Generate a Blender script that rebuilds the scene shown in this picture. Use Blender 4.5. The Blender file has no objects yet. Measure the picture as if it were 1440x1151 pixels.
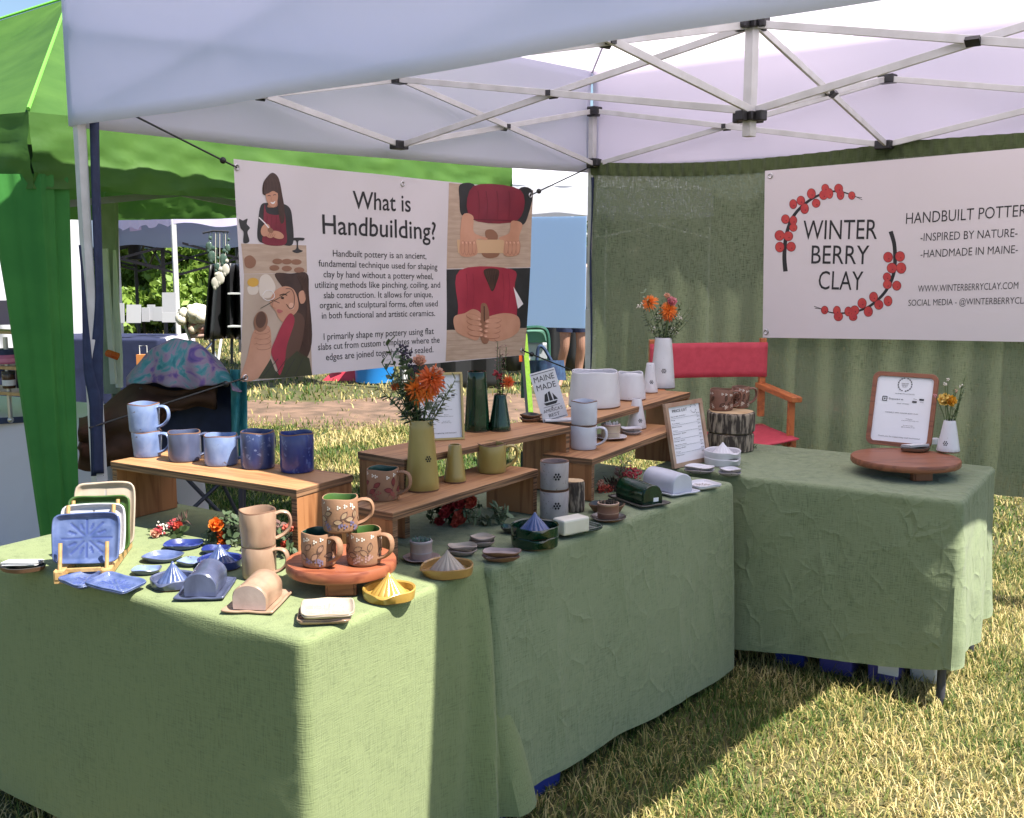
import bpy, bmesh, math, random
import numpy as np
from mathutils import Vector, Matrix, noise
from mathutils.geometry import tessellate_polygon
R = math.radians
PI = math.pi
C = bpy.context.scene.collection
scene = bpy.context.scene
random.seed(7)

# ------------------------------------------------------------------ camera, sky, sun, exposure
CAMZ, TILT, FOC = 1.56, R(8.25), 1500.0
cam_d = bpy.data.cameras.new('camera'); cam = bpy.data.objects.new('camera', cam_d); C.objects.link(cam)
cam.location = (0, 0, CAMZ); cam.rotation_euler = (R(90) - TILT, 0, 0)
cam_d.sensor_width = 36; cam_d.sensor_fit = 'HORIZONTAL'; cam_d.lens = FOC / 1440 * 36
cam_d.clip_end = 2000; cam_d.clip_start = .05
scene.camera = cam
SUNV = Vector((.536, -.327, 1.0)).normalized()
world = bpy.data.worlds.new('World'); scene.world = world; world.use_nodes = True
wn = world.node_tree.nodes; wl = world.node_tree.links
bg = wn['Background']; sky = wn.new('ShaderNodeTexSky'); sky.sky_type = 'NISHITA'; sky.sun_disc = False
sky.sun_elevation = math.asin(SUNV.z); sky.sun_rotation = math.atan2(SUNV.x, SUNV.y)
sky.air_density = 1.1; sky.dust_density = .3; sky.ozone_density = 2.5
wl.new(sky.outputs[0], bg.inputs[0]); bg.inputs[1].default_value = .066
sd = bpy.data.lights.new('sun', 'SUN'); so = bpy.data.objects.new('sun', sd); C.objects.link(so)
sd.energy = 5.0; sd.angle = R(.55); sd.color = (1, .95, .86)
so.rotation_euler = (-SUNV).to_track_quat('-Z', 'Y').to_euler(); so.location = SUNV * 30
scene.render.engine = 'CYCLES'
scene.view_settings.view_transform = 'Standard'; scene.view_settings.look = 'None'
scene.view_settings.gamma = 1; scene.view_settings.use_curve_mapping = False
scene.view_settings.exposure = 1.35
scene.cycles.use_denoising = True
scene.cycles.max_bounces = 8; scene.cycles.diffuse_bounces = 4; scene.cycles.transmission_bounces = 6; scene.cycles.transparent_max_bounces = 6

# ------------------------------------------------------------------ points in the place
cT, sT = math.cos(TILT), math.sin(TILT)
def ray(px, py):
    X = (px - 720) / FOC; Y = (575.5 - py) / FOC
    return Vector((X, cT + Y * sT, -sT + Y * cT))
def P(px, py, z):
    r = ray(px, py); t = (z - CAMZ) / r.z
    return Vector((r.x * t, r.y * t, z))
def PD(px, py, d):
    r = ray(px, py); t = d / r.y
    return Vector((r.x * t, d, CAMZ + r.z * t))
def PL(px, py, o, n):
    r = ray(px, py); c = Vector((0, 0, CAMZ))
    t = (o - c).dot(n) / r.dot(n)
    return c + r * t
def mpp(p):
    return (p[1] * cT - (p[2] - CAMZ) * sT) / FOC
def elev(p):
    return math.atan2(CAMZ - p[2], math.hypot(p[0], p[1]))

# ------------------------------------------------------------------ materials
def lin(c):
    if isinstance(c, str):
        c = [int(c[i:i + 2], 16) / 255 for i in (0, 2, 4)]
        return tuple(x / 12.92 if x <= .04045 else ((x + .055) / 1.055) ** 2.4 for x in c)
    return tuple(c)
def M(name, col, rough=.6, col2=None, nscale=20, bump=0, bscale=120, metal=0, coat=0, trans=0, stretch=(1, 1, 1),
      spec=.5, dist=0, lo=.35, hi=.65, detail=4, speck=None, bstretch=None, tcol=None):
    m = bpy.data.materials.new(name); m.use_nodes = True
    nt = m.node_tree; N = nt.nodes; L = nt.links
    b = N['Principled BSDF']; out = N['Material Output']
    b.inputs['Roughness'].default_value = rough; b.inputs['Metallic'].default_value = metal
    b.inputs['Coat Weight'].default_value = coat; b.inputs['Coat Roughness'].default_value = .12
    b.inputs['Specular IOR Level'].default_value = spec
    col = lin(col); b.inputs['Base Color'].default_value = (*col, 1)
    tc = N.new('ShaderNodeTexCoord'); mp = N.new('ShaderNodeMapping'); L.new(tc.outputs['Object'], mp.inputs[0])
    mp.inputs['Scale'].default_value = stretch
    csock = None
    if col2 is not None:
        nz = N.new('ShaderNodeTexNoise'); nz.inputs['Scale'].default_value = nscale; nz.inputs['Detail'].default_value = detail
        nz.inputs['Distortion'].default_value = dist
        L.new(mp.outputs[0], nz.inputs['Vector'])
        rp = N.new('ShaderNodeValToRGB'); rp.color_ramp.elements[0].position = lo; rp.color_ramp.elements[1].position = hi
        rp.color_ramp.elements[0].color = (*col, 1); rp.color_ramp.elements[1].color = (*lin(col2), 1)
        L.new(nz.outputs['Fac'], rp.inputs[0]); csock = rp.outputs[0]
    if speck is not None:
        vz = N.new('ShaderNodeTexNoise'); vz.inputs['Scale'].default_value = speck[1]; vz.inputs['Detail'].default_value = 2
        L.new(tc.outputs['Object'], vz.inputs['Vector'])
        r2 = N.new('ShaderNodeValToRGB'); r2.color_ramp.elements[0].position = speck[2]; r2.color_ramp.elements[1].position = speck[2] + .04
        L.new(vz.outputs['Fac'], r2.inputs[0])
        mx = N.new('ShaderNodeMix'); mx.data_type = 'RGBA'
        L.new(r2.outputs[0], mx.inputs['Factor'])
        if csock: L.new(csock, mx.inputs[6])
        else: mx.inputs[6].default_value = (*col, 1)
        mx.inputs[7].default_value = (*lin(speck[0]), 1); csock = mx.outputs[2]
    if csock: L.new(csock, b.inputs['Base Color'])
    if bump:
        n2 = N.new('ShaderNodeTexNoise'); n2.inputs['Scale'].default_value = bscale; n2.inputs['Detail'].default_value = 4
        if bstretch:
            mp2 = N.new('ShaderNodeMapping'); mp2.inputs['Scale'].default_value = bstretch
            L.new(tc.outputs['Object'], mp2.inputs[0]); L.new(mp2.outputs[0], n2.inputs['Vector'])
        else: L.new(mp.outputs[0], n2.inputs['Vector'])
        bp = N.new('ShaderNodeBump'); bp.inputs['Strength'].default_value = bump; bp.inputs['Distance'].default_value = .004
        L.new(n2.outputs['Fac'], bp.inputs['Height']); L.new(bp.outputs[0], b.inputs['Normal'])
    if trans:
        t = N.new('ShaderNodeBsdfTranslucent'); t.inputs[0].default_value = (*col, 1)
        if tcol: t.inputs[0].default_value = (*tcol, 1)
        elif csock: L.new(csock, t.inputs[0])
        mx = N.new('ShaderNodeMixShader'); mx.inputs[0].default_value = trans
        L.new(b.outputs[0], mx.inputs[1]); L.new(t.outputs[0], mx.inputs[2]); L.new(mx.outputs[0], out.inputs[0])
    return m

def linen(name, c1, c2, trans=0, weave=1.0, crease=0.0, loose=0.0, cscale=5):
    """woven linen: slubs along both thread directions, ironing creases as bump"""
    m = bpy.data.materials.new(name); m.use_nodes = True
    nt = m.node_tree; N = nt.nodes; L = nt.links
    b = N['Principled BSDF']; out = N['Material Output']; b.inputs['Roughness'].default_value = .92
    b.inputs['Specular IOR Level'].default_value = .15
    b.inputs['Sheen Weight'].default_value = .12; b.inputs['Sheen Roughness'].default_value = .5
    tc = N.new('ShaderNodeTexCoord')
    def nz(scl, s, det=3, d=0):
        mp = N.new('ShaderNodeMapping'); mp.inputs['Scale'].default_value = scl; L.new(tc.outputs['Object'], mp.inputs[0])
        n = N.new('ShaderNodeTexNoise'); n.inputs['Scale'].default_value = s; n.inputs['Detail'].default_value = det; n.inputs['Distortion'].default_value = d
        L.new(mp.outputs[0], n.inputs['Vector']); return n.outputs['Fac']
    h = nz((1, 1, 14), 32); v = nz((8, 8, .7), 36); big = nz((1, 1, 1), 3)
    def mth(op, a, bb):
        x = N.new('ShaderNodeMath'); x.operation = op
        for k, s in enumerate((a, bb)):
            if isinstance(s, (int, float)): x.inputs[k].default_value = s
            else: L.new(s, x.inputs[k])
        return x.outputs[0]
    w = mth('ADD', h, v)
    fac = mth('ADD', mth('MULTIPLY', w, .8), mth('MULTIPLY', big, .35))
    rp = N.new('ShaderNodeValToRGB'); rp.color_ramp.elements[0].position = .68; rp.color_ramp.elements[1].position = 1.2 if False else .98
    rp.color_ramp.elements[0].position = .62
    rp.color_ramp.elements[0].color = (*lin(c1), 1); rp.color_ramp.elements[1].color = (*lin(c2), 1)
    L.new(fac, rp.inputs[0]); L.new(rp.outputs[0], b.inputs['Base Color'])
    bp = N.new('ShaderNodeBump'); bp.inputs['Strength'].default_value = .35 * weave; bp.inputs['Distance'].default_value = .004
    L.new(w, bp.inputs['Height'])
    nrm = bp.outputs[0]
    if crease:
        def vor(scl, s, k):
            mp = N.new('ShaderNodeMapping'); mp.inputs['Scale'].default_value = scl; mp.inputs['Rotation'].default_value = (.3 * k, .5 * k, .7 * k); L.new(tc.outputs['Object'], mp.inputs[0])
            dn = N.new('ShaderNodeTexNoise'); dn.inputs['Scale'].default_value = s * 1.5; dn.inputs['Detail'].default_value = 2; L.new(mp.outputs[0], dn.inputs['Vector'])
            va = N.new('ShaderNodeVectorMath'); va.operation = 'MULTIPLY_ADD'; va.inputs[1].default_value = (.035, .035, .035); L.new(dn.outputs['Color'], va.inputs[0]); L.new(mp.outputs[0], va.inputs[2])
            n = N.new('ShaderNodeTexVoronoi'); n.feature = 'DISTANCE_TO_EDGE'; n.inputs['Scale'].default_value = s; L.new(va.outputs[0], n.inputs['Vector'])
            fade = nz((1, 1, 1), s * .8, 2)
            e = mth('POWER', mth('SUBTRACT', 1.0, mth('MINIMUM', mth('MULTIPLY', n.outputs['Distance'], 6.5), 1.0)), 1.7)
            return mth('MULTIPLY', e, mth('MAXIMUM', mth('MULTIPLY', mth('SUBTRACT', fade, .36), 4), 0.0))
        soft = nz((1, 1, .6), cscale * .7, 2, .5)
        ridge = mth('ADD', mth('ADD', mth('MULTIPLY', vor((1, 1, .45), cscale * .8, 1), .55), mth('MULTIPLY', vor((1.2, 1.2, .9), cscale * 1.9, 2), .30)), mth('MULTIPLY', soft, 1.3))
        b2 = N.new('ShaderNodeBump'); b2.inputs['Strength'].default_value = crease; b2.inputs['Distance'].default_value = .012
        L.new(ridge, b2.inputs['Height']); L.new(nrm, b2.inputs['Normal']); nrm = b2.outputs[0]
    L.new(nrm, b.inputs['Normal'])
    sh = b.outputs[0]
    if trans:
        t = N.new('ShaderNodeBsdfTranslucent'); L.new(rp.outputs[0], t.inputs[0])
        mx = N.new('ShaderNodeMixShader'); mx.inputs[0].default_value = trans
        L.new(sh, mx.inputs[1]); L.new(t.outputs[0], mx.inputs[2]); sh = mx.outputs[0]
    if loose:
        tr = N.new('ShaderNodeBsdfTransparent'); hole = N.new('ShaderNodeValToRGB')
        hole.color_ramp.elements[0].position = .70; hole.color_ramp.elements[1].position = 1.0
        hole.color_ramp.elements[0].color = (loose, loose, loose, 1); hole.color_ramp.elements[1].color = (0, 0, 0, 1)
        L.new(w, hole.inputs[0])
        mx = N.new('ShaderNodeMixShader'); L.new(hole.outputs[0], mx.inputs[0])
        L.new(sh, mx.inputs[1]); L.new(tr.outputs[0], mx.inputs[2]); sh = mx.outputs[0]
    L.new(sh, out.inputs[0])
    return m

def wood(name, c1, c2, axis=0, rough=.55, scale=9):
    m = bpy.data.materials.new(name); m.use_nodes = True
    nt = m.node_tree; N = nt.nodes; L = nt.links; b = N['Principled BSDF']; b.inputs['Roughness'].default_value = rough
    tc = N.new('ShaderNodeTexCoord'); mp = N.new('ShaderNodeMapping'); L.new(tc.outputs['Object'], mp.inputs[0])
    s = [scale] * 3; s[axis] = scale * .08; mp.inputs['Scale'].default_value = s
    n = N.new('ShaderNodeTexNoise'); n.inputs['Scale'].default_value = 1.6; n.inputs['Detail'].default_value = 3; n.inputs['Distortion'].default_value = .6
    L.new(mp.outputs[0], n.inputs['Vector'])
    k = N.new('ShaderNodeMath'); k.operation = 'MULTIPLY'; k.inputs[1].default_value = 9; L.new(n.outputs['Fac'], k.inputs[0])
    fr = N.new('ShaderNodeMath'); fr.operation = 'PINGPONG'; fr.inputs[1].default_value = 1; L.new(k.outputs[0], fr.inputs[0])
    n2 = N.new('ShaderNodeTexNoise'); n2.inputs['Scale'].default_value = 12; n2.inputs['Detail'].default_value = 5; L.new(mp.outputs[0], n2.inputs['Vector'])
    ad = N.new('ShaderNodeMath'); ad.operation = 'ADD'; L.new(fr.outputs[0], ad.inputs[0]); L.new(n2.outputs['Fac'], ad.inputs[1])
    rp = N.new('ShaderNodeValToRGB'); rp.color_ramp.elements[0].position = .35; rp.color_ramp.elements[1].position = 1.25 if False else 1.0
    rp.color_ramp.elements[0].color = (*lin(c2), 1); rp.color_ramp.elements[1].color = (*lin(c1), 1)
    L.new(ad.outputs[0], rp.inputs[0]); L.new(rp.outputs[0], b.inputs['Base Color'])
    bp = N.new('ShaderNodeBump'); bp.inputs['Strength'].default_value = .15; bp.inputs['Distance'].default_value = .002
    L.new(ad.outputs[0], bp.inputs['Height']); L.new(bp.outputs[0], b.inputs['Normal'])
    return m

# ------------------------------------------------------------------ mesh builder
class MB:
    def __init__(s): s.v = []; s.f = []; s.m = []; s.sm = []
    def add(s, vs, fs, mi=0, smooth=False):
        o = len(s.v); s.v += [tuple(v) for v in vs]
        for f in fs: s.f.append(tuple(i + o for i in f)); s.m.append(mi); s.sm.append(smooth)
        return s
    def box(s, c, d, rz=0, mi=0, mat=None):
        x, y, z = d[0] / 2, d[1] / 2, d[2] / 2
        vs = [Vector((i * x, j * y, k * z)) for k in (-1, 1) for j in (-1, 1) for i in (-1, 1)]
        m = mat if mat else Matrix.Rotation(rz, 3, 'Z')
        vs = [m @ v + Vector(c) for v in vs]
        return s.add(vs, [(0, 2, 3, 1), (4, 5, 7, 6), (0, 1, 5, 4), (2, 6, 7, 3), (0, 4, 6, 2), (1, 3, 7, 5)], mi)
    def bar(s, p, q, w, h=None, mi=0, up=(0, 0, 1)):
        h = h or w; p = Vector(p); q = Vector(q); d = (q - p); l = d.length; d.normalize()
        u = Vector(up)
        if abs(d.dot(u)) > .98: u = Vector((0, 1, 0))
        a = d.cross(u).normalized(); b = a.cross(d)
        m = Matrix((d, a, b)).transposed()
        return s.box((p + q) / 2, (l, w, h), mat=m, mi=mi)
    def tube(s, pts, r, n=8, mi=0, closed=False, caps=True):
        pts = [Vector(p) for p in pts]; k = len(pts)
        rr = r if isinstance(r, (list, tuple)) else [r] * k
        vs = []; prev = None
        for i, p in enumerate(pts):
            a = pts[(i - 1) % k] if (i > 0 or closed) else p; b = pts[(i + 1) % k] if (i < k - 1 or closed) else p
            d = (b - a)
            d = d.normalized() if d.length > 1e-9 else Vector((0, 0, 1))
            if prev is None:
                u = Vector((0, 0, 1)) if abs(d.z) < .9 else Vector((1, 0, 0))
            else: u = prev
            x = d.cross(u)
            if x.length < 1e-6: x = d.cross(Vector((0, 1, .1)))
            x.normalize(); y = x.cross(d).normalized(); prev = y
            ra, rb = rr[i] if isinstance(rr[i], (tuple, list)) else (rr[i], rr[i])
            for j in range(n):
                t = 2 * PI * j / n; vs.append(p + x * math.cos(t) * ra + y * math.sin(t) * rb)
        fs = []
        for i in range(k if closed else k - 1):
            for j in range(n):
                a = i * n + j; b = i * n + (j + 1) % n; c = ((i + 1) % k) * n + (j + 1) % n; d = ((i + 1) % k) * n + j
                fs.append((a, b, c, d))
        if caps and not closed: fs += [tuple(range(n))[::-1], tuple((k - 1) * n + j for j in range(n))]
        return s.add(vs, fs, mi, True)
    def lathe(s, prof, n=40, c=(0, 0, 0), mi=0, fn=None, mis=None, ell=(1, 1)):
        """prof: list of (r,z); fn(theta,r,z,i)->(r,z)"""
        vs = []; fs = []
        k = len(prof)
        for i, (r, z) in enumerate(prof):
            for j in range(n):
                t = 2 * PI * j / n; r2, z2 = fn(t, r, z, i) if fn else (r, z)
                vs.append((c[0] + r2 * math.cos(t) * ell[0], c[1] + r2 * math.sin(t) * ell[1], c[2] + z2))
        o = len(s.v)
        s.v += vs
        for i in range(k - 1):
            for j in range(n):
                s.f.append((o + i * n + j, o + i * n + (j + 1) % n, o + (i + 1) * n + (j + 1) % n, o + (i + 1) * n + j))
                s.m.append(mis[i] if mis else mi); s.sm.append(True)
        if prof[0][0] > 1e-6: s.f.append(tuple(o + j for j in range(n))[::-1]); s.m.append(mis[0] if mis else mi); s.sm.append(False)
        if prof[-1][0] > 1e-6: s.f.append(tuple(o + (k - 1) * n + j for j in range(n))); s.m.append(mis[-1] if mis else mi); s.sm.append(False)
        return s
    def grid(s, fn, nu, nv, mi=0, smooth=True):
        vs = [fn(i / nu, j / nv) for j in range(nv + 1) for i in range(nu + 1)]
        fs = [(j * (nu + 1) + i, j * (nu + 1) + i + 1, (j + 1) * (nu + 1) + i + 1, (j + 1) * (nu + 1) + i) for j in range(nv) for i in range(nu)]
        return s.add(vs, fs, mi, smooth)
    def ball(s, c, r, n=10, mi=0):
        r = r if isinstance(r, (tuple, list)) else (r, r, r)
        k = max(4, n // 2 + 1); vs = []; fs = []
        for i in range(k + 1):
            a = -PI / 2 + PI * i / k
            for j in range(n):
                t = 2 * PI * j / n; vs.append((c[0] + r[0] * math.cos(a) * math.cos(t), c[1] + r[1] * math.cos(a) * math.sin(t), c[2] + r[2] * math.sin(a)))
        for i in range(k):
            for j in range(n): fs.append((i * n + j, i * n + (j + 1) % n, (i + 1) * n + (j + 1) % n, (i + 1) * n + j))
        return s.add(vs, fs, mi, True)
    def prism(s, poly, z0, z1, mi=0):
        n = len(poly); vs = [(x, y, z0) for x, y in poly] + [(x, y, z1) for x, y in poly]
        tris = tessellate_polygon([[Vector((x, y, 0)) for x, y in poly]])
        fs = [tuple(t)[::-1] for t in tris] + [tuple(i + n for i in t) for t in tris]
        fs += [(i, (i + 1) % n, (i + 1) % n + n, i + n) for i in range(n)]
        return s.add(vs, fs, mi)
    def xf(s, m):
        s.v = [tuple(m @ Vector(v)) for v in s.v]; return s
    def join(s, o, m=None, mi=None):
        s.add([tuple(m @ Vector(v)) if m else v for v in o.v], [], 0)
        base = len(s.v) - len(o.v)
        for f, k, q in zip(o.f, o.m, o.sm):
            s.f.append(tuple(i + base for i in f)); s.m.append(k if mi is None else mi); s.sm.append(q)
        return s
    def build(s, name, mats, parent=None, bevel=0, merge=True, solid=0):
        me = bpy.data.meshes.new(name); me.from_pydata(s.v, [], s.f)
        if not isinstance(mats, (list, tuple)): mats = [mats]
        for m in mats: me.materials.append(m)
        me.polygons.foreach_set('material_index', s.m); me.polygons.foreach_set('use_smooth', s.sm)
        if merge:
            bm = bmesh.new(); bm.from_mesh(me); bmesh.ops.remove_doubles(bm, verts=bm.verts, dist=1e-6)
            bmesh.ops.recalc_face_normals(bm, faces=bm.faces)
            bm.to_mesh(me); bm.free()
            if any(s.sm): me.set_sharp_from_angle(angle=R(38))
        o = bpy.data.objects.new(name, me); C.objects.link(o)
        if parent: o.parent = parent
        if bevel:
            b = o.modifiers.new('bevel', 'BEVEL'); b.width = bevel; b.segments = 2; b.limit_method = 'ANGLE'; b.angle_limit = R(40)
        if solid:
            b = o.modifiers.new('thickness', 'SOLIDIFY'); b.thickness = solid; b.offset = 0
        return o

def thing(name, label, cat, loc=(0, 0, 0), rotz=0, group=None, rot=None):
    o = bpy.data.objects.new(name, None); C.objects.link(o); o.empty_display_size = .05
    o.location = loc; o.rotation_euler = rot if rot else (0, 0, rotz)
    o['label'] = label; o['category'] = cat
    if group: o['group'] = group
    return o
def tag(o, label, cat, group=None, kind=None):
    if label: o['label'] = label
    if cat: o['category'] = cat
    if group: o['group'] = group
    if kind: o['kind'] = kind
    return o
def struct(o): o['kind'] = 'structure'; return o
def rails(pts, closed=False, k=6):
    """catmull-rom through 2d/3d points"""
    pts = [Vector(p) for p in pts]; n = len(pts); out = []
    for i in range(n if closed else n - 1):
        if closed: a, b, c, d = pts[(i - 1) % n], pts[i], pts[(i + 1) % n], pts[(i + 2) % n]
        else: a, b, c, d = pts[max(i - 1, 0)], pts[i], pts[i + 1], pts[min(i + 2, n - 1)]
        for j in range(k):
            t = j / k
            out.append(.5 * ((2 * b) + (-a + c) * t + (2 * a - 5 * b + 4 * c - d) * t * t + (-a + 3 * b - 3 * c + d) * t ** 3))
    if not closed: out.append(pts[-1])
    return out
_tx = {}
def text_mesh(s, bold=0.0):
    """outline mesh of a text in the built-in font, scaled to width 1 and cap height 1: (verts, faces)"""
    if (s, bold) in _tx: return _tx[(s, bold)]
    def raw(t):
        cu = bpy.data.curves.new('t', 'FONT'); cu.body = t; cu.resolution_u = 3; cu.offset = bold
        ob = bpy.data.objects.new('t', cu); C.objects.link(ob)
        dg = bpy.context.evaluated_depsgraph_get(); me = bpy.data.meshes.new_from_object(ob.evaluated_get(dg))
        v = [tuple(x.co) for x in me.vertices]; f = [tuple(p.vertices) for p in me.polygons]
        bpy.data.objects.remove(ob); bpy.data.curves.remove(cu); bpy.data.meshes.remove(me)
        return v, f
    v, f = raw(s)
    x0 = min(a[0] for a in v); x1 = max(a[0] for a in v)
    _tx[(s, bold)] = ([((a[0] - x0) / (x1 - x0), a[1] / .729) for a in v], f)
    return _tx[(s, bold)]
# ------------------------------------------------------------------ shared materials
m_canopy = M('white_canopy_fabric', (.78, .79, .88), .75, tcol=(.91, .82, .91), trans=.62, bump=.35, bscale=5, spec=.2)
m_valance_skytint = M('valance_fabric_sky_tint', (.74, .81, 1.0), .75, tcol=(.93, .92, 1.0), trans=.54, bump=.35, bscale=5, spec=.2)  # same canopy fabric, with blue skylight put into its colour
m_white_steel = M('white_steel', (.56, .56, .56), .4, (.47, .47, .46), 12, bump=.05)
m_black = M('black_plastic', (.015, .015, .017), .45)
m_green_canopy = M('green_canopy_fabric', (.08, .19, .04), .6, (.11, .24, .05), 4, trans=.4, bump=.9, bscale=7, spec=.3)
m_green_leg = M('green_leg_fabric', (.045, .21, .042), .7, (.06, .25, .05), 6, trans=.12, bump=.5, bscale=6, spec=.25)
m_navy = M('navy_fabric', (.012, .02, .06), .75, (.018, .03, .08), 30, bump=.2)
m_linen = linen('sage_linen', (.125, .155, .072), (.205, .245, .115), crease=.10, cscale=4)
m_linen2 = linen('crumpled_sage_linen', (.105, .14, .075), (.215, .255, .145), crease=.65, cscale=4.5)
m_linen3 = linen('dark_sage_linen', (.11, .145, .08), (.205, .245, .14), crease=.95, cscale=5)
m_curtain = linen('green_curtain_linen', (.035, .055, .026), (.22, .25, .155), trans=.42, weave=1.8, loose=.17)
m_banner = M('banner_vinyl', (.68, .63, .66), .5, trans=.12, spec=.3)
m_ink = M('black_ink', (.015, .015, .018), .6)
m_steel = M('steel', (.5, .5, .5), .35, metal=.9)

# ------------------------------------------------------------------ ground, path, hills
g = MB()
def gz(x, y): return .0
rs = [0, 2, 4, 7, 11, 16, 24, 40, 80, 160, 400, 900]
vs = [(0, 0, 0)]; fs = []; NN = 72
for r in rs[1:]:
    for j in range(NN):
        a = 2 * PI * j / NN; vs.append((r * math.cos(a), r * math.sin(a), 0))
for j in range(NN): fs.append((0, 1 + j, 1 + (j + 1) % NN))
for i in range(len(rs) - 2):
    for j in range(NN):
        a = 1 + i * NN; fs.append((a + j, a + NN + j, a + NN + (j + 1) % NN, a + (j + 1) % NN))
g.add(vs, fs)
m_ground = M('dry_lawn_soil', (.11, .09, .035), .95, (.05, .06, .018), .9, bump=.8, bscale=40, lo=.35, hi=.62)
struct(g.build('ground', m_ground, merge=False))
p = MB()
def pathpt(u, v):
    x = -16 + 34 * u; c = 10.7 + .012 * x + .25 * math.sin(x * .5); w = 1.05 + .2 * math.sin(x * .9 + 1)
    y = c + (v - .5) * 2 * w + .12 * math.sin(x * 5 + v * 9)
    return (x, y, .006 + .01 * math.sin(PI * v))
p.grid(pathpt, 120, 6)
m_path = M('worn_dirt', (.22, .135, .09), .95, (.10, .065, .042), 5, bump=.9, bscale=60)
struct(p.build('dirt_path', m_path))

# ------------------------------------------------------------------ grass
def make_grass():
    rng = np.random.default_rng(5)
    def zone(n, d0, d1, ext, lmin, lmax, w):
        d = np.sqrt(rng.uniform(d0 ** 2, d1 ** 2, n)); x = rng.uniform(-ext, ext, n) * d
        return d, x, rng.uniform(lmin, lmax, n), np.full(n, w)
    parts = [zone(200000, 1.6, 5.4, .88, .022, .078, .0020), zone(112000, 5.4, 10.2, .72, .03, .10, .0042), zone(50000, 10.2, 22, .66, .05, .12, .008)]
    d = np.concatenate([q[0] for q in parts]); x = np.concatenate([q[1] for q in parts])
    l = np.concatenate([q[2] for q in parts]); w = np.concatenate([q[3] for q in parts])
    # tufts: pull blades to clump centres
    n = len(d)
    cx = np.round(x / .09 + rng.uniform(-.5, .5, n)) * .09; cy = np.round(d / .09 + rng.uniform(-.5, .5, n)) * .09
    k = rng.uniform(0, .38, n); hx = np.sin(cx * 91.7 + cy * 47.3) * .03; hy = np.sin(cx * 37.1 - cy * 71.9) * .03
    x = x * (1 - k) + (cx + hx) * k; d = d * (1 - k) + (cy + hy) * k
    tall = .6 + .5 * (np.sin(x * 3.1 + 1.3 * np.sin(d * 2.3)) * np.sin(d * 2.7 + x) * .5 + .5) + .5 * (rng.random(n) < .04)
    l = l * tall
    c = 10.7 + .012 * x + .25 * np.sin(x * .5); wv = 1.05 + .2 * np.sin(x * .9 + 1)
    keep = (np.abs(d - c) > wv * rng.uniform(.55, 1.1, n)) | (rng.random(n) < .06)
    x, d, l, w = x[keep], d[keep], l[keep], w[keep]; n = len(x)
    a = rng.uniform(0, 2 * np.pi, n); lean = rng.uniform(.4, 1.62, n)
    bx, by = np.cos(a), np.sin(a); px, py = -by * w, bx * w
    h1 = l * .55 * np.cos(lean * .6); o1 = l * .55 * np.sin(lean * .6)
    h2 = h1 + l * .45 * np.cos(lean * 1.3); o2 = o1 + l * .45 * np.sin(lean * 1.3)
    V = np.empty((n, 5, 3), np.float32)
    V[:, 0] = np.stack([x - px, d - py, np.full(n, -.004)], 1); V[:, 1] = np.stack([x + px, d + py, np.full(n, -.004)], 1)
    V[:, 2] = np.stack([x + bx * o1 - px * .75, d + by * o1 - py * .75, h1], 1); V[:, 3] = np.stack([x + bx * o1 + px * .75, d + by * o1 + py * .75, h1], 1)
    V[:, 4] = np.stack([x + bx * o2, d + by * o2, np.maximum(h2, .004)], 1)
    b = (np.arange(n) * 5)[:, None]
    loops = np.concatenate([b + np.array([[0, 1, 3, 2]]), b + np.array([[2, 3, 4]])], 1).astype(np.int32).ravel()
    tot = np.tile(np.array([4, 3], np.int32), n); start = np.concatenate([[0], np.cumsum(tot)[:-1]]).astype(np.int32)
    me = bpy.data.meshes.new('grass'); me.vertices.add(n * 5); me.loops.add(n * 7); me.polygons.add(n * 2)
    me.vertices.foreach_set('co', V.ravel()); me.loops.foreach_set('vertex_index', loops)
    me.polygons.foreach_set('loop_start', start); me.polygons.foreach_set('loop_total', tot); me.update()
    m = bpy.data.materials.new('grass_blades'); m.use_nodes = True; nt = m.node_tree; N = nt.nodes; L = nt.links
    bs = N['Principled BSDF']; bs.inputs['Roughness'].default_value = .6; bs.inputs['Specular IOR Level'].default_value = .25
    ge = N.new('ShaderNodeNewGeometry'); tc = N.new('ShaderNodeTexCoord')
    nz = N.new('ShaderNodeTexNoise'); nz.inputs['Scale'].default_value = 1.1; nz.inputs['Detail'].default_value = 4; L.new(tc.outputs['Object'], nz.inputs['Vector'])
    ad = N.new('ShaderNodeMath'); ad.operation = 'MULTIPLY_ADD'; ad.inputs[1].default_value = .75; L.new(ge.outputs['Random Per Island'], ad.inputs[0])
    sb = N.new('ShaderNodeMath'); sb.operation = 'MULTIPLY_ADD'; sb.inputs[1].default_value = 1.9; sb.inputs[2].default_value = -.98
    L.new(nz.outputs['Fac'], sb.inputs[0]); L.new(sb.outputs[0], ad.inputs[2])
    rp = N.new('ShaderNodeValToRGB'); e = rp.color_ramp.elements
    e[0].position = 0; e[0].color = (.05, .11, .018, 1); e[1].position = 1; e[1].color = (.74, .60, .34, 1)
    for pos, col in ((.28, (.14, .18, .04, 1)), (.45, (.38, .32, .11, 1)), (.7, (.62, .50, .22, 1))):
        x2 = e.new(pos); x2.color = col
    L.new(ad.outputs[0], rp.inputs[0]); L.new(rp.outputs[0], bs.inputs['Base Color'])
    t = N.new('ShaderNodeBsdfTranslucent'); L.new(rp.outputs[0], t.inputs[0]); mx = N.new('ShaderNodeMixShader'); mx.inputs[0].default_value = .3
    L.new(bs.outputs[0], mx.inputs[1]); L.new(t.outputs[0], mx.inputs[2]); L.new(mx.outputs[0], N['Material Output'].inputs[0])
    me.materials.append(m)
    o = bpy.data.objects.new('grass', me); C.objects.link(o)
    tag(o, 'dry straw and green lawn grass', 'grass', kind='stuff')
make_grass()

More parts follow.
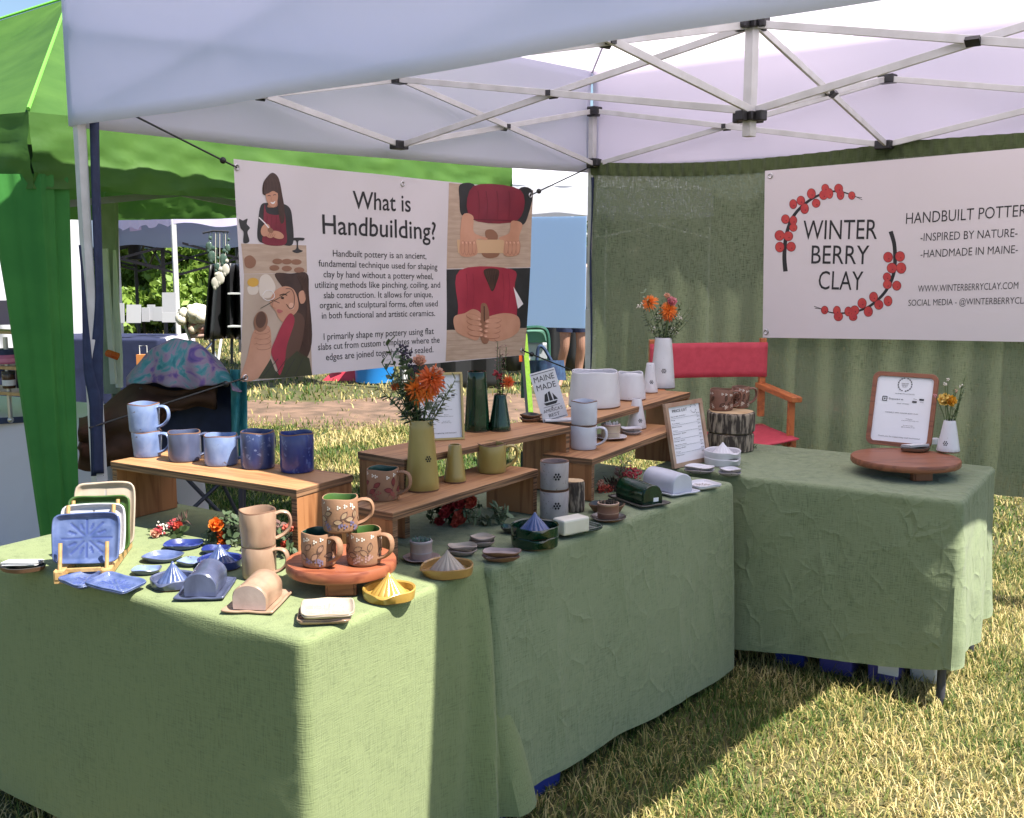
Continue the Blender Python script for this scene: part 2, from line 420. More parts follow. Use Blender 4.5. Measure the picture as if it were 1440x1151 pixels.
# ------------------------------------------------------------------ our white canopy
A = Vector((-1.62, 4.07, 0)); B = Vector((.463, 6.33, 0)); AD = Vector((.76, -.65, 0)).normalized() * 3.5
Dc = A + AD; Cc = B + AD; PK = (A + Cc) / 2
HUB = Vector((.855, 3.95, 0))
ZV, ZT, ZE, ZP = 2.03, 2.37, 2.60, 3.40
can = thing('canopy_tent', 'white pop up canopy with steel truss sheltering the pottery tables', 'canopy tent', A)
def W(o): o.location = o.location - can.location; return o     # build in world space, hang under the empty
can.location = (0, 0, 0)
def z3(p, z): return Vector((p.x, p.y, z))
roof = MB()
out = 1.006
cs = [PK + (q - PK) * out for q in (A, B, Cc, Dc)]
apex = z3(PK, ZP)
for i in range(4):
    a, b = z3(cs[i], ZE), z3(cs[(i + 1) % 4], ZE)
    def f(u, v, a=a, b=b, i=i):
        q = a.lerp(b, u); pnt = q.lerp(apex, v)
        sag = -.10 * math.sin(PI * v) * (.6 + .4 * math.cos(2 * PI * (u - .5)))
        wr = min(1, v * 6) * .012 * math.sin(u * 34 + 9 * v) * (1 - v) * math.sin(PI * u) * (1 - abs(2 * u - 1) * .3) * (.4 + .6 * noise.noise((u * 3, v * 3, i)))
        rad = (.02 * noise.noise((u * 9, v * 1.4, i * 7.3)) + .014 * noise.noise((u * 26, v * 2.2, i * 3.3)) * (1 - v)) * math.sin(PI * min(1, v * 1.2))
        return (pnt.x, pnt.y, pnt.z + sag + wr + rad)
    roof.grid(f, 60, 40)
roof.build('roof', m_canopy, can)
for i in range(4):
    a, b = cs[i], cs[(i + 1) % 4]
    if i == 3: a, b = cs[0], cs[3]
    mb = MB(); nrm = Vector(((b - a).y, -(b - a).x, 0)).normalized()
    if nrm.dot(a - PK) < 0: nrm = -nrm
    def f(u, v, a=a, b=b, nrm=nrm, i=i):
        q = a.lerp(b, u); z = ZE - (ZE - ZV) * v
        off = .012 + (.018 * math.sin(u * 7 + i) + .01 * math.sin(u * 17 + 2 * i + v * 2) + .02 * noise.noise((u * 6, v * 2, i * 3.1))) * math.sin(PI * u) * (.3 + v)
        off += .03 * v * math.sin(PI * u)
        off *= min(1, v * 5); z += .004 * (v < .01)
        z += -.015 * math.sin(PI * u) * v
        q = q + nrm * off
        return (q.x, q.y, z)
    mb.grid(f, 80, 12); mb.build('valance', m_canopy if i in (0, 1) else m_valance_skytint, can, solid=.002)  # right and front valances get the copy with skylight in its colour
hv = (B - A).normalized()
for q_ in (A, B, Cc, Dc):
    q = q_ + (PK - q_).normalized() * .014; q.z = 0
    leg = MB(); rz = math.atan2(hv.y, hv.x)
    leg.box((q.x, q.y, .62), (.046, .046, 1.24), rz); leg.box((q.x, q.y, 1.8), (.036, .036, 1.16), rz)
    for z in (.35, .8): leg.box((q.x + .0, q.y - .0, z), (.05, .012, .012), rz, mi=1)
    lo = leg.build('leg', [m_white_steel, m_black], can, bevel=.003)
    ft_ = MB(); ft_.box((q.x, q.y, .006), (.10, .10, .012), rz); ft_.build('foot_plate', m_white_steel, lo)
    dd = (PK - q); dd.z = 0; dd.normalize()
    for z in (ZT, ZV + .05):
        br = MB(); br.box((q.x + dd.x * .02, q.y + dd.y * .02, z), (.056, .056, .055), rz); br.box((q.x + dd.x * .06, q.y + dd.y * .06, z), (.05, .07, .04), rz)
        br.build('bracket', m_black, can, bevel=.004)
def truss(p, q, zl=ZV + .04, zu=ZT, lab='truss_bar'):
    """one scissor pair between two uprights"""
    d = (q - p); d.z = 0; s = Vector((-d.y, d.x, 0)).normalized() * .012
    for k, (za, zb) in enumerate(((zu, zl), (zl, zu))):
        mb = MB(); o = s if k else -s
        mb.bar(z3(p, za) + o, z3(q, zb) + o, .013, .027); mb.build(lab, m_white_steel, can, bevel=.002)
    mid = z3((p + q) / 2, (zl + zu) / 2)
    mb = MB(); mb.bar(mid - s * 2, mid + s * 2, .022); mb.bar(mid + s * 1.6, mid + s * 2.4 + Vector((0, 0, -.012)), .045, .03); mb.build('pivot', m_black, can)
mids = [(A + B) / 2, (B + Cc) / 2, (Cc + Dc) / 2, (Dc + A) / 2]
inn = lambda q: q + (PK - q).normalized() * .06
q4 = [inn(q) for q in (A, B, Cc, Dc)]; m4 = [inn(q) for q in mids]
for i in range(4):
    truss(q4[i], m4[i]); truss(m4[i], q4[(i + 1) % 4])
    truss(m4[i], HUB)
    br = MB(); dd = (PK - mids[i]); rz = math.atan2(dd.y, dd.x)
    for z in (ZT, ZV + .04):
        br = MB(); br.box((m4[i].x, m4[i].y, z), (.055, .075, .04), rz); br.build('bracket', m_black, can, bevel=.004)
sm_ = MB()
for q in cs:
    sm_.tube([z3(q, ZE).lerp(apex, k / 8) - Vector((0, 0, .10 * math.sin(PI * k / 8) * .2 + .006)) for k in range(9)], .006, 6)
sm_.build('seam', M('canopy_seam', (.5, .48, .55), .8), can)
pole = MB(); pole.box((HUB.x, HUB.y, 2.19), (.036, .036, .42), .7); pole.tube([(HUB.x, HUB.y, 2.4), (PK.x, PK.y, ZP - .02)], .014)
pole.build('center_post', m_white_steel, can, bevel=.002)
for z in (ZT - .0, ZV + .02):
    hb = MB(); hb.box((HUB.x, HUB.y, z), (.07, .07, .032), .75)
    for a in range(4): hb.box((HUB.x + .05 * math.cos(.72 + a * PI / 2), HUB.y + .05 * math.sin(.72 + a * PI / 2), z), (.028, .036, .036), .72 + a * PI / 2)
    hb.build('hub', m_black, can, bevel=.004)

# ------------------------------------------------------------------ neighbour's green canopy
N0 = Vector((-1.92, 4.36, 0)); F0 = Vector((.0, 6.74, 0)); N2 = Vector((-5.07, 6.03, 0)); F2 = F0 + (N2 - N0)
gp = Vector((-2.55, 6.42, 3.02)); gt = thing('canopy_tent', 'lime green canopy with fabric wrapped legs beside the white one', 'canopy tent')
gr = MB(); gv = MB(); m_dgsteel = M('dark_leg_steel', (.03, .05, .03), .5)
gc = [N0, F0, F2, N2]; ZG, ZGV = 2.12, 1.82
for i in range(4):
    a, b = gc[i], gc[(i + 1) % 4]
    def f(u, v, a=a, b=b, i=i):
        q = z3(a.lerp(b, u), ZG).lerp(gp, v); s = -.09 * math.sin(PI * v) * math.sin(PI * u) + .012 * noise.noise((u * 7, v * 5, i * 2.)) * math.sin(PI * u)
        return (q.x, q.y, q.z + s)
    gr.grid(f, 36, 24)
    nrm = Vector(((b - a).y, -(b - a).x, 0)).normalized()
    if nrm.dot(a - z3(gp, 0)) < 0: nrm = -nrm
    def f2(u, v, a=a, b=b, nrm=nrm, i=i):
        q = a.lerp(b, u); z = ZG - (ZG - ZGV) * v
        off = (.008 * math.sin(u * 29 + i + 3 * v) + .022 * noise.noise((u * 11, v * 3, i * 5.2)) + .022 * noise.noise((u * 34, v * 7 + u * 9, i * 5.2))) * (.15 + v) + .06 * v * math.sin(PI * u)
        q = q + nrm * off; return (q.x, q.y, z + .006 * noise.noise((u * 9, 0, i)) * v)
    gv.grid(f2, 90, 14)
gr.build('roof', m_green_canopy, gt); gv.build('valance', m_green_canopy, gt)
# hip tapes
hp = MB()
for q in gc: hp.tube([z3(q, ZG + .012), z3(q, ZG).lerp(gp, .5) + Vector((0, 0, .012)), gp + Vector((0, 0, .01))], .008, 6)
hp.build('seam', M('green_seam', (.16, .5, .06), .6), gt)
for q in (N0, F2, N2):
    lg = MB(); lg.box((q.x - .04, q.y + .08, 1.0), (.04, .04, 2.0), .6); lg.build('leg', m_dgsteel, gt)
# gathered fabric wrap on the near leg and the far leg
for q, w0, w1 in ((N0, .152, .062), (N2, .12, .06)):
    wr = MB()
    def f(u, v, q=q, w0=w0, w1=w1):
        a = 2 * PI * u; w = w0 + (w1 - w0) * v ** .9; z = 1.88 - 1.73 * v
        fold = 1 + .13 * math.sin(5 * a + 2 * v) + .07 * math.sin(11 * a + 1.5 * v)
        cx = q.x - .075 + .085 * v; r = w * fold
        return (cx + r * math.cos(a), q.y + .10 - .06 * v + .6 * r * math.sin(a), z)
    wr.grid(f, 64, 30); wr.build('leg_wrap', m_green_leg, gt)
tb = MB()
gm = (N0 + F0) / 2
for p_, q_ in ((N0, gm), (gm, F0), ):
    p_ = p_.lerp(z3(gp, 0), .10); q_ = q_.lerp(z3(gp, 0), .10); tb.bar(z3(p_, 1.93), z3(q_, 1.76), .014, .03); tb.bar(z3(p_, 1.76), z3(q_, 1.93), .014, .03)
tb.build('truss', M('grey_steel', (.25, .25, .26), .5), gt)

# ------------------------------------------------------------------ tablecloths
def tablecloth(label, corner, u, L_, v, W_, zt, zb, mat, seed, flare=.03, fold=.012, wrinkle=.004, bulge=None, hem=None, z_of=None):
    """cloth over a table: rounded rectangle top, skirt with folds. corner = plan point, u/v unit vectors"""
    rc = .028; step = .013; per = []          # (x,y,nx,ny)
    seg = [((rc, 0), (L_ - rc, 0), (0, -1)), ((L_, rc), (L_, W_ - rc), (1, 0)), ((L_ - rc, W_), (rc, W_), (0, 1)), ((0, W_ - rc), (0, rc), (-1, 0))]
    cen = [(L_ - rc, rc), (L_ - rc, W_ - rc), (rc, W_ - rc), (rc, rc)]
    for k in range(4):
        a, b, n = seg[k]; m = max(2, int(math.dist(a, b) / step))
        for i in range(m): t = i / m; per.append((a[0] + (b[0] - a[0]) * t, a[1] + (b[1] - a[1]) * t, *n))
        a0 = math.atan2(n[1], n[0])
        for i in range(7):
            t = a0 + PI / 2 * i / 7; per.append((cen[k][0] + rc * math.cos(t), cen[k][1] + rc * math.sin(t), math.cos(t), math.sin(t)))
    n = len(per); mb = MB(); vs = []
    er = .018; rows = []
    for k in range(11): rows.append(('t', k / 11))
    for k in range(6): rows.append(('e', k / 5))
    H = zt - zb; nr = int(H / .0135)
    for k in range(1, nr + 1): rows.append(('s', k / nr))
    cx, cy = L_ / 2, W_ / 2
    for kind, t in rows:
        for i, (x, y, nx, ny) in enumerate(per):
            if kind == 't':
                s = t; ix, iy = x - nx * er, y - ny * er
                X = cx + (ix - cx) * s; Y = cy + (iy - cy) * s
                Z = zt + .0035 * noise.noise((X * 4, Y * 4, seed)) + .0025 * noise.noise((X * 11, Y * 11, seed + 5))
                # lies flat where things stand; a slight sag toward the rim
            elif kind == 'e':
                a = t * PI / 2; X = x - nx * er * (1 - math.sin(a)); Y = y - ny * er * (1 - math.sin(a)); Z = zt - er * (1 - math.cos(a))
            else:
                q = t; Z = zt - er - (H - er) * q
                hm = (hem(x, y) if hem else 0)
                Z += (hm + .012 * noise.noise((x * 3, y * 3, seed))) * q
                o = flare * q + fold * q ** 1.1 * (noise.noise((x * 4.2, y * 4.2, seed * 3.7)) + .6 * noise.noise((x * 10, y * 10, seed * 1.3 + q * .8)))
                o += fold * .5 * noise.noise((x * 3, y * 3, q * 2 + seed))
                r1 = 1 - min(1, abs(noise.noise((x * 5 + Z * 2.2, y * 5 - Z * 1.3, Z * 4 + seed))) * 7)
                r2 = 1 - min(1, abs(noise.noise((x * 9 - Z * 3, y * 9 + Z * 2, Z * 7 + seed * 2))) * 6)
                o += wrinkle * (r1 + .5 * r2) * min(1, q * 4)
                if bulge: o += bulge(x, y, q)
                X = x + nx * o; Y = y + ny * o
            vs.append((X, Y, Z))
    fs = []
    for r in range(len(rows) - 1):
        for i in range(n): fs.append((r * n + i, r * n + (i + 1) % n, (r + 1) * n + (i + 1) % n, (r + 1) * n + i))
    c3 = Vector((corner[0], corner[1], 0)); u3 = Vector((*u, 0)); v3 = Vector((*v, 0))
    vs = [c3 + u3 * a + v3 * b + Vector((0, 0, c)) for a, b, c in vs]
    mb.add(vs, fs, 0, True)
    o = mb.build('tablecloth', mat); tag(o, label, 'tablecloth'); return o
ZTAB = .74
u1 = (-.835, .55); v1 = (.55, .835)
def bul1(x, y, q):
    # the back corner of the right hand side hangs in two loose folds
    b = math.exp(-((x - 0) / .05) ** 2 - ((y - .72) / .14) ** 2) * .10 * q ** .8
    return b * (1 + .35 * math.sin(y * 60 + q * 3)) if x < .06 else 0
tablecloth('sage linen cloth on the nearest table, its right side sunlit', (-.447, 2.19), u1, 1.27, v1, .715, ZTAB, .05, m_linen, 1.3, .004, .006, .001, bul1)
u2 = (.625, .781); v2 = (-.781, .625)
tablecloth('sage linen cloth on the long middle table, wholly in shade', (-.05, 2.735), u2, 1.385, v2, .74, ZTAB - .003, .075, m_linen2, 5.1, .03, .010, .0012, hem=lambda x, y: -.03 * x if y < .3 else 0)
F3 = (1.505, 3.475); u3_ = (-.845, .535); v3_ = (.535, .845)
tablecloth('crumpled sage linen cloth on the right table before the curtain', F3, u3_, 1.14, v3_, .71, ZTAB + .004, .165, m_linen3, 9.4, .02, .014, .0018,
           lambda x, y, q: (.012 * math.sin(y * 17 + 2 * q) + .006 * math.sin(y * 43)) * q if x < .02 else 0, hem=lambda x, y: -.11 * (x / 1.16) ** .7 if y < .3 else .0)
# the folding table under the right cloth (its legs show)
ft = thing('folding_table', 'folding table with dark steel legs under the right hand cloth', 'table')
F3v = Vector((*F3, 0)); U3 = Vector((*u3_, 0)); V3 = Vector((*v3_, 0))
tp = MB(); cc = F3v + U3 * .57 + V3 * .355; tp.box((cc.x, cc.y, .71), (1.10, .66, .04), math.atan2(u3_[1], u3_[0]))
tp.build('tabletop', M('grey_tabletop', (.4, .4, .4), .5), ft, bevel=.005)
m_dleg = M('dark_steel_leg', (.045, .045, .06), .5)
for a in (.045, 1.08):
    for b in (.06, .65):
        q = F3v + U3 * a + V3 * b; l = MB(); l.tube([(q.x, q.y, 0), (q.x, q.y, .70)], .0155, 10); l.build('leg', m_dleg, ft)
br = MB(); p0 = F3v + U3 * .05 + V3 * .06; p1 = F3v + U3 * .05 + V3 * .60
br.tube([z3(p0, .13), z3(p1, .13)], .010, 8); br.tube([z3(p0, .16) + V3 * .0, z3(p0 + V3 * .42 - U3 * .02, .27)], .011, 8, mi=0)
br.build('brace', M('grey_steel_brace', (.3, .3, .32), .4), ft)

# ------------------------------------------------------------------ green curtain behind
bd = (Cc - B).normalized(); bn = Vector((-bd.y, bd.x, 0)); bn = -bn if bn.y > 0 else bn   # bn faces us
cur = MB()
CO = B + bd * .05 - bn * -.02
def fc(u, v):
    s = .02 + u * 3.25; z = 2.085 - .04 * math.sin(PI * min(1, u * 1.8)) * (1 - v) - (2.085 - .47) * v
    pl = math.sin(s * 7 + 1.3 * math.sin(s * 2.1)) * .016 + math.sin(s * 37 + 2) * .006 + .02 * noise.noise((s * 2.3, z * 1.2, 3))
    pl *= (.45 + .55 * v)
    if v < .045: pl += .008 * math.sin(s * 90)
    q = B + bd * s + bn * (.022 + pl)
    return (q.x, q.y, z)
cur.grid(fc, 420, 60); cu_o = cur.build('curtain', m_curtain); tag(cu_o, 'translucent green linen curtain hung across the back of the booth', 'curtain')
hm = MB()
def fh(u, v):
    x, y, z = fc(u, v * .045); q = Vector((x, y, z)) + bn * .006; return tuple(q)
hm.grid(fh, 420, 4); hm.build('hem', linen('green_curtain_hem', (.035, .055, .02), (.08, .105, .045)), cu_o)
# ------------------------------------------------------------------ printed banners
class Banner:
    def __init__(s, name, label, o, d, n, corners, wave, grp=None):
        s.o, s.d, s.n, s.wave = o, d, n, wave
        s.c = corners
        mb = MB()
        def f(u, v):
            p = s.c[0].lerp(s.c[1], u).lerp(s.c[3].lerp(s.c[2], u), v); return tuple(s.lift(p, 0))
        mb.grid(f, 90, 44); s.obj = mb.build(name, m_banner); tag(s.obj, label, 'banner')
        s.groups = {}; s.cur = 'lettering'
    def lift(s, p, k):
        q = p - s.o; return p + s.n * (s.wave(q.dot(s.d), p.z) + .0006 + .0005 * k)
    def px(s, x, y): return PL(x, y, s.o, s.n)
    def put(s, ink, vs, fs):
        mb, names = s.groups.setdefault(s.cur, (MB(), []))
        if ink not in names: names.append(ink)
        mb.add(vs, fs, names.index(ink))
    def poly(s, pts, ink, k=1, smooth=True, sub=5):
        pts = [Vector((*p, 0)) for p in pts]
        if smooth: pts = rails(pts, True, sub)
        else:
            out = []
            for i in range(len(pts)):
                a, b = pts[i], pts[(i + 1) % len(pts)]
                m = 6
                out += [a.lerp(b, j / m) for j in range(m)]
            pts = out
        tr = tessellate_polygon([pts])
        bm = bmesh.new(); bv = [bm.verts.new(p) for p in pts]
        for t in tr:
            try: bm.faces.new([bv[i] for i in t])
            except ValueError: pass
        for _ in range(5):
            le = [e for e in bm.edges if e.calc_length() > 14]
            if not le: break
            bmesh.ops.subdivide_edges(bm, edges=le, cuts=1); bmesh.ops.triangulate(bm, faces=bm.faces)
        bm.verts.index_update()
        s.put(ink, [s.lift(s.px(v.co.x, v.co.y), k) for v in bm.verts], [tuple(v.index for v in f.verts) for f in bm.faces]); bm.free()
    def ell(s, x, y, rx, ry, ink, k=1, rot=0, n=22):
        c_, s_ = math.cos(rot), math.sin(rot)
        s.poly([(x + rx * math.cos(2 * PI * i / n) * c_ - ry * math.sin(2 * PI * i / n) * s_, y + rx * math.cos(2 * PI * i / n) * s_ + ry * math.sin(2 * PI * i / n) * c_) for i in range(n)], ink, k, False if n > 30 else True, 1)
    def line(s, pts, w, ink, k=1, w2=None, sub=5):
        pts = rails([Vector((*p, 0)) for p in pts], False, sub); n = len(pts); vs = []
        for i, p in enumerate(pts):
            a, b = pts[max(0, i - 1)], pts[min(n - 1, i + 1)]; d = (b - a).normalized(); q = Vector((-d.y, d.x, 0))
            ww = (w + ((w2 if w2 is not None else w) - w) * i / (n - 1)) / 2
            vs += [s.lift(s.px(*(p + q * ww).xy), k), s.lift(s.px(*(p - q * ww).xy), k)]
        s.put(ink, vs, [(2 * i, 2 * i + 1, 2 * i + 3, 2 * i + 2) for i in range(n - 1)])
    def text(s, t, a, b, cap, ink='ink', k=2, bold=0.0):
        """baseline from photo point a to b, capital height in photo pixels"""
        v, f = text_mesh(t, bold); a3, b3 = s.px(*a), s.px(*b)
        m = mpp((a3 + b3) / 2) * cap
        up = Vector((0, 0, 1)); s.put(ink, [s.lift(a3.lerp(b3, x) + up * (y * m), k) for x, y in v], f)
    def done(s, inks):
        for key, (mb, names) in s.groups.items(): mb.build(key.split('#')[0], [inks[k] for k in names], s.obj, merge=False)

ab = (B - A).normalized(); abn = Vector((ab.y, -ab.x, 0)); abn = abn if abn.y < 0 else -abn
def wv1(s_, z): return .014 * math.sin(s_ * 2.6 + .4) + .008 * math.sin(s_ * 5.5 + z * 3) + .003 * math.sin(s_ * 13 - z * 9)
o1 = A.copy(); o1.z = 0
cz = lambda x, y: (320 + x / 3.2727, 220 + y / 3.2727)
cn = [PL(326.5, 224, o1, abn), PL(747, 267.5, o1, abn), PL(738, 499.5, o1, abn), PL(338.5, 537, o1, abn)]
b1 = Banner('banner', 'white banner explaining handbuilding with four photos of a potter at work', o1, ab, abn, cn, wv1)
inks1 = dict(pale2=M('print_knuckle', (.66, .38, .27), .5), mdark=M('print_dark_maroon', (.11, .01, .02), .5), mdark2=M('print_dark_red', (.24, .016, .035), .5), grain=M('print_grain', (.36, .26, .19), .5), lips=M('print_lips', (.42, .12, .11), .5),
    
    ink=m_ink, wood=M('print_wood', (.50, .38, .29), .5, (.42, .31, .23), 9, stretch=(1, 1, 6)), skin=M('print_skin', (.55, .29, .19), .5, (.48, .24, .15), 9), skin2=M('print_skin_dark', (.36, .16, .10), .5),
    hair=M('print_hair', (.035, .017, .014), .5, (.06, .03, .022), 14), hair2=M('print_hair_light', (.10, .05, .035), .5), maroon=M('print_maroon', (.20, .018, .035), .5, (.16, .014, .03), 8), red=M('print_red', (.36, .03, .055), .5, (.29, .022, .045), 7),
    black=M('print_black', (.018, .018, .02), .5, (.03, .03, .032), 8), clay=M('print_clay', (.26, .125, .075), .5), claydark=M('print_dark_clay', (.10, .045, .03), .5),
    beige=M('print_beige', (.48, .38, .30), .5, (.42, .32, .25), 6), olive=M('print_olive', (.045, .05, .025), .5), yellow=M('print_yellow', (.62, .36, .06), .5),
    pale=M('print_pale', (.66, .58, .50), .5), white=M('print_white', (.75, .72, .72), .5), pin=M('print_rolling_pin', (.58, .38, .22), .5))
def Q(pts): return [cz(*p) for p in pts]
b1.cur = 'picture#1'
# photo one: potter at her bench
b1.poly(Q([(50, 402), (367, 410), (368, 536), (61, 541)]), 'wood', 1, False)
b1.poly(Q([(146, 228), (178, 214), (240, 216), (285, 236), (300, 290), (303, 402), (245, 408), (160, 402), (128, 378), (132, 300)]), 'black', 2)
b1.poly(Q([(165, 222), (176, 262), (236, 268), (250, 222), (262, 262), (268, 330), (264, 406), (156, 402), (160, 340), (158, 280)]), 'maroon', 3)
b1.poly(Q([(158, 175), (160, 125), (182, 92), (205, 76), (228, 92), (240, 125), (248, 170), (260, 240), (258, 300), (240, 306), (230, 250), (222, 200), (190, 180)]), 'hair', 4)
b1.poly(Q([(178, 235), (222, 232), (222, 205), (190, 212)]), 'skin2', 5)
b1.poly(Q([(170, 180), (178, 160), (218, 155), (228, 180), (222, 215), (208, 236), (190, 228), (175, 208)]), 'skin', 6)
b1.poly(Q([(160, 172), (166, 128), (190, 104), (220, 112), (230, 150), (228, 170), (205, 160), (180, 172)]), 'hair', 7)
b1.line(Q([(178, 183), (186, 181), (193, 184)]), .9, 'black', 8); b1.line(Q([(204, 180), (212, 177), (219, 179)]), .9, 'black', 8)
b1.line(Q([(196, 190), (194, 201), (199, 203)]), .7, 'skin2', 8)
b1.poly(Q([(191, 211), (203, 213), (214, 206), (209, 218), (199, 220)]), 'white', 8)
b1.line(Q([(135, 282), (160, 305), (182, 330)]), 1.6, 'white', 5)
for x, y, rx, ry, r in ((166, 340, 22, 30, .4), (224, 362, 34, 17, .3), (186, 362, 20, 14, .3)): b1.ell(*cz(x, y), rx / 3.27, ry / 3.27, 'skin', 5, r)
for k in range(6): b1.line(Q([(165 + 12 * k, 100 + abs(k - 3) * 6), (164 + 15 * k, 130), (162 + 16 * k, 158 + (k > 4) * 90)]), .5, 'hair2', 8, .3)
for k in range(4): b1.line(Q([(176 + 22 * k, 276), (172 + 23 * k, 330), (168 + 24 * k, 400)]), .8, 'mdark', 4, .3)
for k in range(4): b1.line(Q([(186 + 9 * k, 352 + 2 * k), (178 + 9 * k, 368 + 2 * k)]), .8, 'skin2', 7)
b1.ell(*cz(190, 342), 15 / 3.27, 11 / 3.27, 'clay', 6, .5)
b1.poly(Q([(42, 290), (60, 296), (82, 288), (78, 312), (92, 330), (80, 350), (88, 392), (60, 398), (62, 350), (48, 330)]), 'black', 3)
b1.poly(Q([(295, 376), (355, 376), (352, 388), (330, 390), (330, 425), (350, 436), (322, 446), (298, 436), (318, 425), (318, 390), (298, 388)]), 'black', 3)
for x, y in ((225, 484), (272, 485), (318, 487), (210, 514), (271, 517), (330, 524)): b1.ell(*cz(x, y), 25 / 3.27, 13 / 3.27, 'clay', 3)
b1.poly(Q([(64, 470), (92, 456), (118, 478), (114, 504), (92, 516), (68, 506)]), 'clay', 3)
b1.cur = 'picture#2'
# photo two: close up with a cup
b1.poly(Q([(62, 542), (368, 538), (388, 1008), (50, 1034)]), 'beige', 1, False)
b1.poly(Q([(140, 560), (180, 545), (215, 600), (190, 650), (140, 640)]), 'pale', 2)
b1.poly(Q([(212, 542), (290, 540), (367, 540), (374, 640), (385, 860), (330, 960), (270, 930), (240, 940), (262, 840), (310, 700), (260, 620)]), 'hair', 3)
b1.poly(Q([(262, 790), (310, 720), (350, 760), (320, 900), (250, 960), (232, 940)]), 'hair2', 4)
b1.poly(Q([(186, 672), (212, 620), (262, 598), (306, 620), (322, 690), (300, 728), (262, 740), (244, 762), (222, 738), (214, 716)]), 'skin', 5)
b1.poly(Q([(324, 632), (344, 618), (358, 640), (350, 672), (330, 676)]), 'skin', 6)
b1.line(Q([(262, 610), (288, 612), (302, 640), (298, 690), (280, 700), (264, 680)]), 1.0, 'hair2', 7); b1.line(Q([(188, 662), (214, 668), (232, 676)]), .8, 'hair', 7)
b1.line(Q([(140, 700), (200, 668), (280, 622)]), 1.0, 'olive', 8)
b1.line(Q([(150, 640), (168, 618), (200, 622), (206, 650), (176, 664), (150, 650)]), .9, 'white', 7)
b1.poly(Q([(282, 722), (246, 764), (214, 830), (188, 900), (212, 960), (226, 1006), (250, 950), (262, 870), (300, 760)]), 'red', 6)
b1.poly(Q([(128, 1022), (186, 930), (206, 985), (228, 1006), (258, 940), (310, 895), (372, 930), (386, 1006), (250, 1018)]), 'olive', 5, False)
b1.poly(Q([(112, 800), (178, 780), (190, 850), (182, 930), (130, 1018), (54, 1028), (80, 920)]), 'skin', 4)
for k in range(3): b1.line(Q([(112, 812 + 26 * k), (140, 806 + 26 * k), (172, 800 + 28 * k)]), .8, 'skin2', 5)
b1.ell(*cz(142, 760), 33 / 3.27, 48 / 3.27, 'clay', 6, .12); b1.ell(*cz(142, 752), 24 / 3.27, 38 / 3.27, 'claydark', 7, .12)
for k in range(6): b1.line(Q([(318 + 8 * k, 545), (346 + 5 * k, 610 + 6 * k), (362 + 2 * k, 730), (318 + 9 * k, 920)]), .7, 'hair2', 7, .3)
b1.line(Q([(232, 640), (252, 634), (268, 640)]), 1.3, 'hair', 8); b1.poly(Q([(222, 704), (240, 708), (246, 714), (230, 722), (220, 714)]), 'lips', 8); b1.ell(*cz(246, 652), 2.4, 1.5, 'hair', 8); b1.ell(*cz(288, 690), 4, 5, 'pale2', 6)
b1.line(Q([(206, 656), (196, 690), (212, 700)]), .8, 'skin2', 8)
for k in range(4):
    b1.ell(*cz(150 + 2 * k, 806 + 24 * k), 34 / 3.27, 13 / 3.27, 'skin2', 5, -.1); b1.ell(*cz(149 + 2 * k, 805 + 24 * k), 32 / 3.27, 11 / 3.27, 'skin', 5.5, -.1)
for k in range(4): b1.line(Q([(150 + 50 * k, 1012), (190 + 44 * k, 965), (220 + 40 * k, 930)]), .9, 'black', 6.5)
b1.ell(*cz(105, 580), 28 / 3.27, 21 / 3.27, 'yellow', 3); b1.poly(Q([(80, 600), (130, 600), (124, 632), (88, 634)]), 'pale', 2)
b1.cur = 'picture#3'
# photo three: rolling pin
b1.poly(Q([(1026, 122), (1397, 159), (1389, 512), (1013, 518)]), 'wood', 1, False)
b1.poly(Q([(1078, 130), (1150, 138), (1148, 276), (1086, 270), (1076, 200)]), 'black', 2)
b1.poly(Q([(1330, 154), (1394, 161), (1378, 270), (1355, 316), (1308, 300)]), 'black', 2)
b1.poly(Q([(1140, 137), (1340, 156), (1330, 296), (1130, 288)]), 'maroon', 3)
b1.poly(Q([(1062, 384), (1340, 384), (1344, 446), (1066, 446)]), 'pin', 4, False)
b1.poly(Q([(1190, 345), (1222, 338), (1245, 362), (1238, 390), (1200, 392)]), 'clay', 3); b1.poly(Q([(1176, 440), (1250, 440), (1246, 462), (1210, 470), (1182, 462)]), 'clay', 3)
b1.poly(Q([(1090, 272), (1138, 276), (1140, 350), (1196, 376), (1190, 386), (1150, 384), (1150, 452), (1078, 458), (1076, 390)]), 'skin', 5)
b1.poly(Q([(1305, 298), (1352, 312), (1340, 372), (1340, 450), (1276, 456), (1274, 392), (1255, 384), (1252, 374), (1296, 352)]), 'skin', 5)
for k in range(3): b1.line(Q([(1097 + 17 * k, 392), (1099 + 17 * k, 452)]), 1.0, 'skin2', 6); b1.line(Q([(1292 + 16 * k, 392), (1292 + 16 * k, 448)]), 1.0, 'skin2', 6)
b1.cur = 'picture#4'
for k in range(4):
    for x0 in (1088 + 17 * k, 1285 + 17 * k):
        b1.ell(*cz(x0, 424 + (k in (0, 3)) * -4), 9.6 / 3.27, 33 / 3.27, 'skin2', 6, .04); b1.ell(*cz(x0 - .6, 423 + (k in (0, 3)) * -4), 7.6 / 3.27, 31 / 3.27, 'skin', 7, .04); b1.ell(*cz(x0 - 1, 398), 4 / 3.27, 5 / 3.27, 'pale2', 8)
for x0 in (1160, 1195, 1240, 1290): b1.line(Q([(x0, 160), (x0 + 6, 220), (x0 + 2, 288)]), 1.0, 'mdark', 5, .4)
b1.line(Q([(1130, 290), (1230, 294), (1330, 297)]), 1.4, 'mdark', 5)
for k in range(7): b1.line(Q([(1020, 330 + 27 * k), (1200, 336 + 26 * k + 4 * (k % 2)), (1385, 334 + 27 * k)]), .5, 'grain', 2, .3)
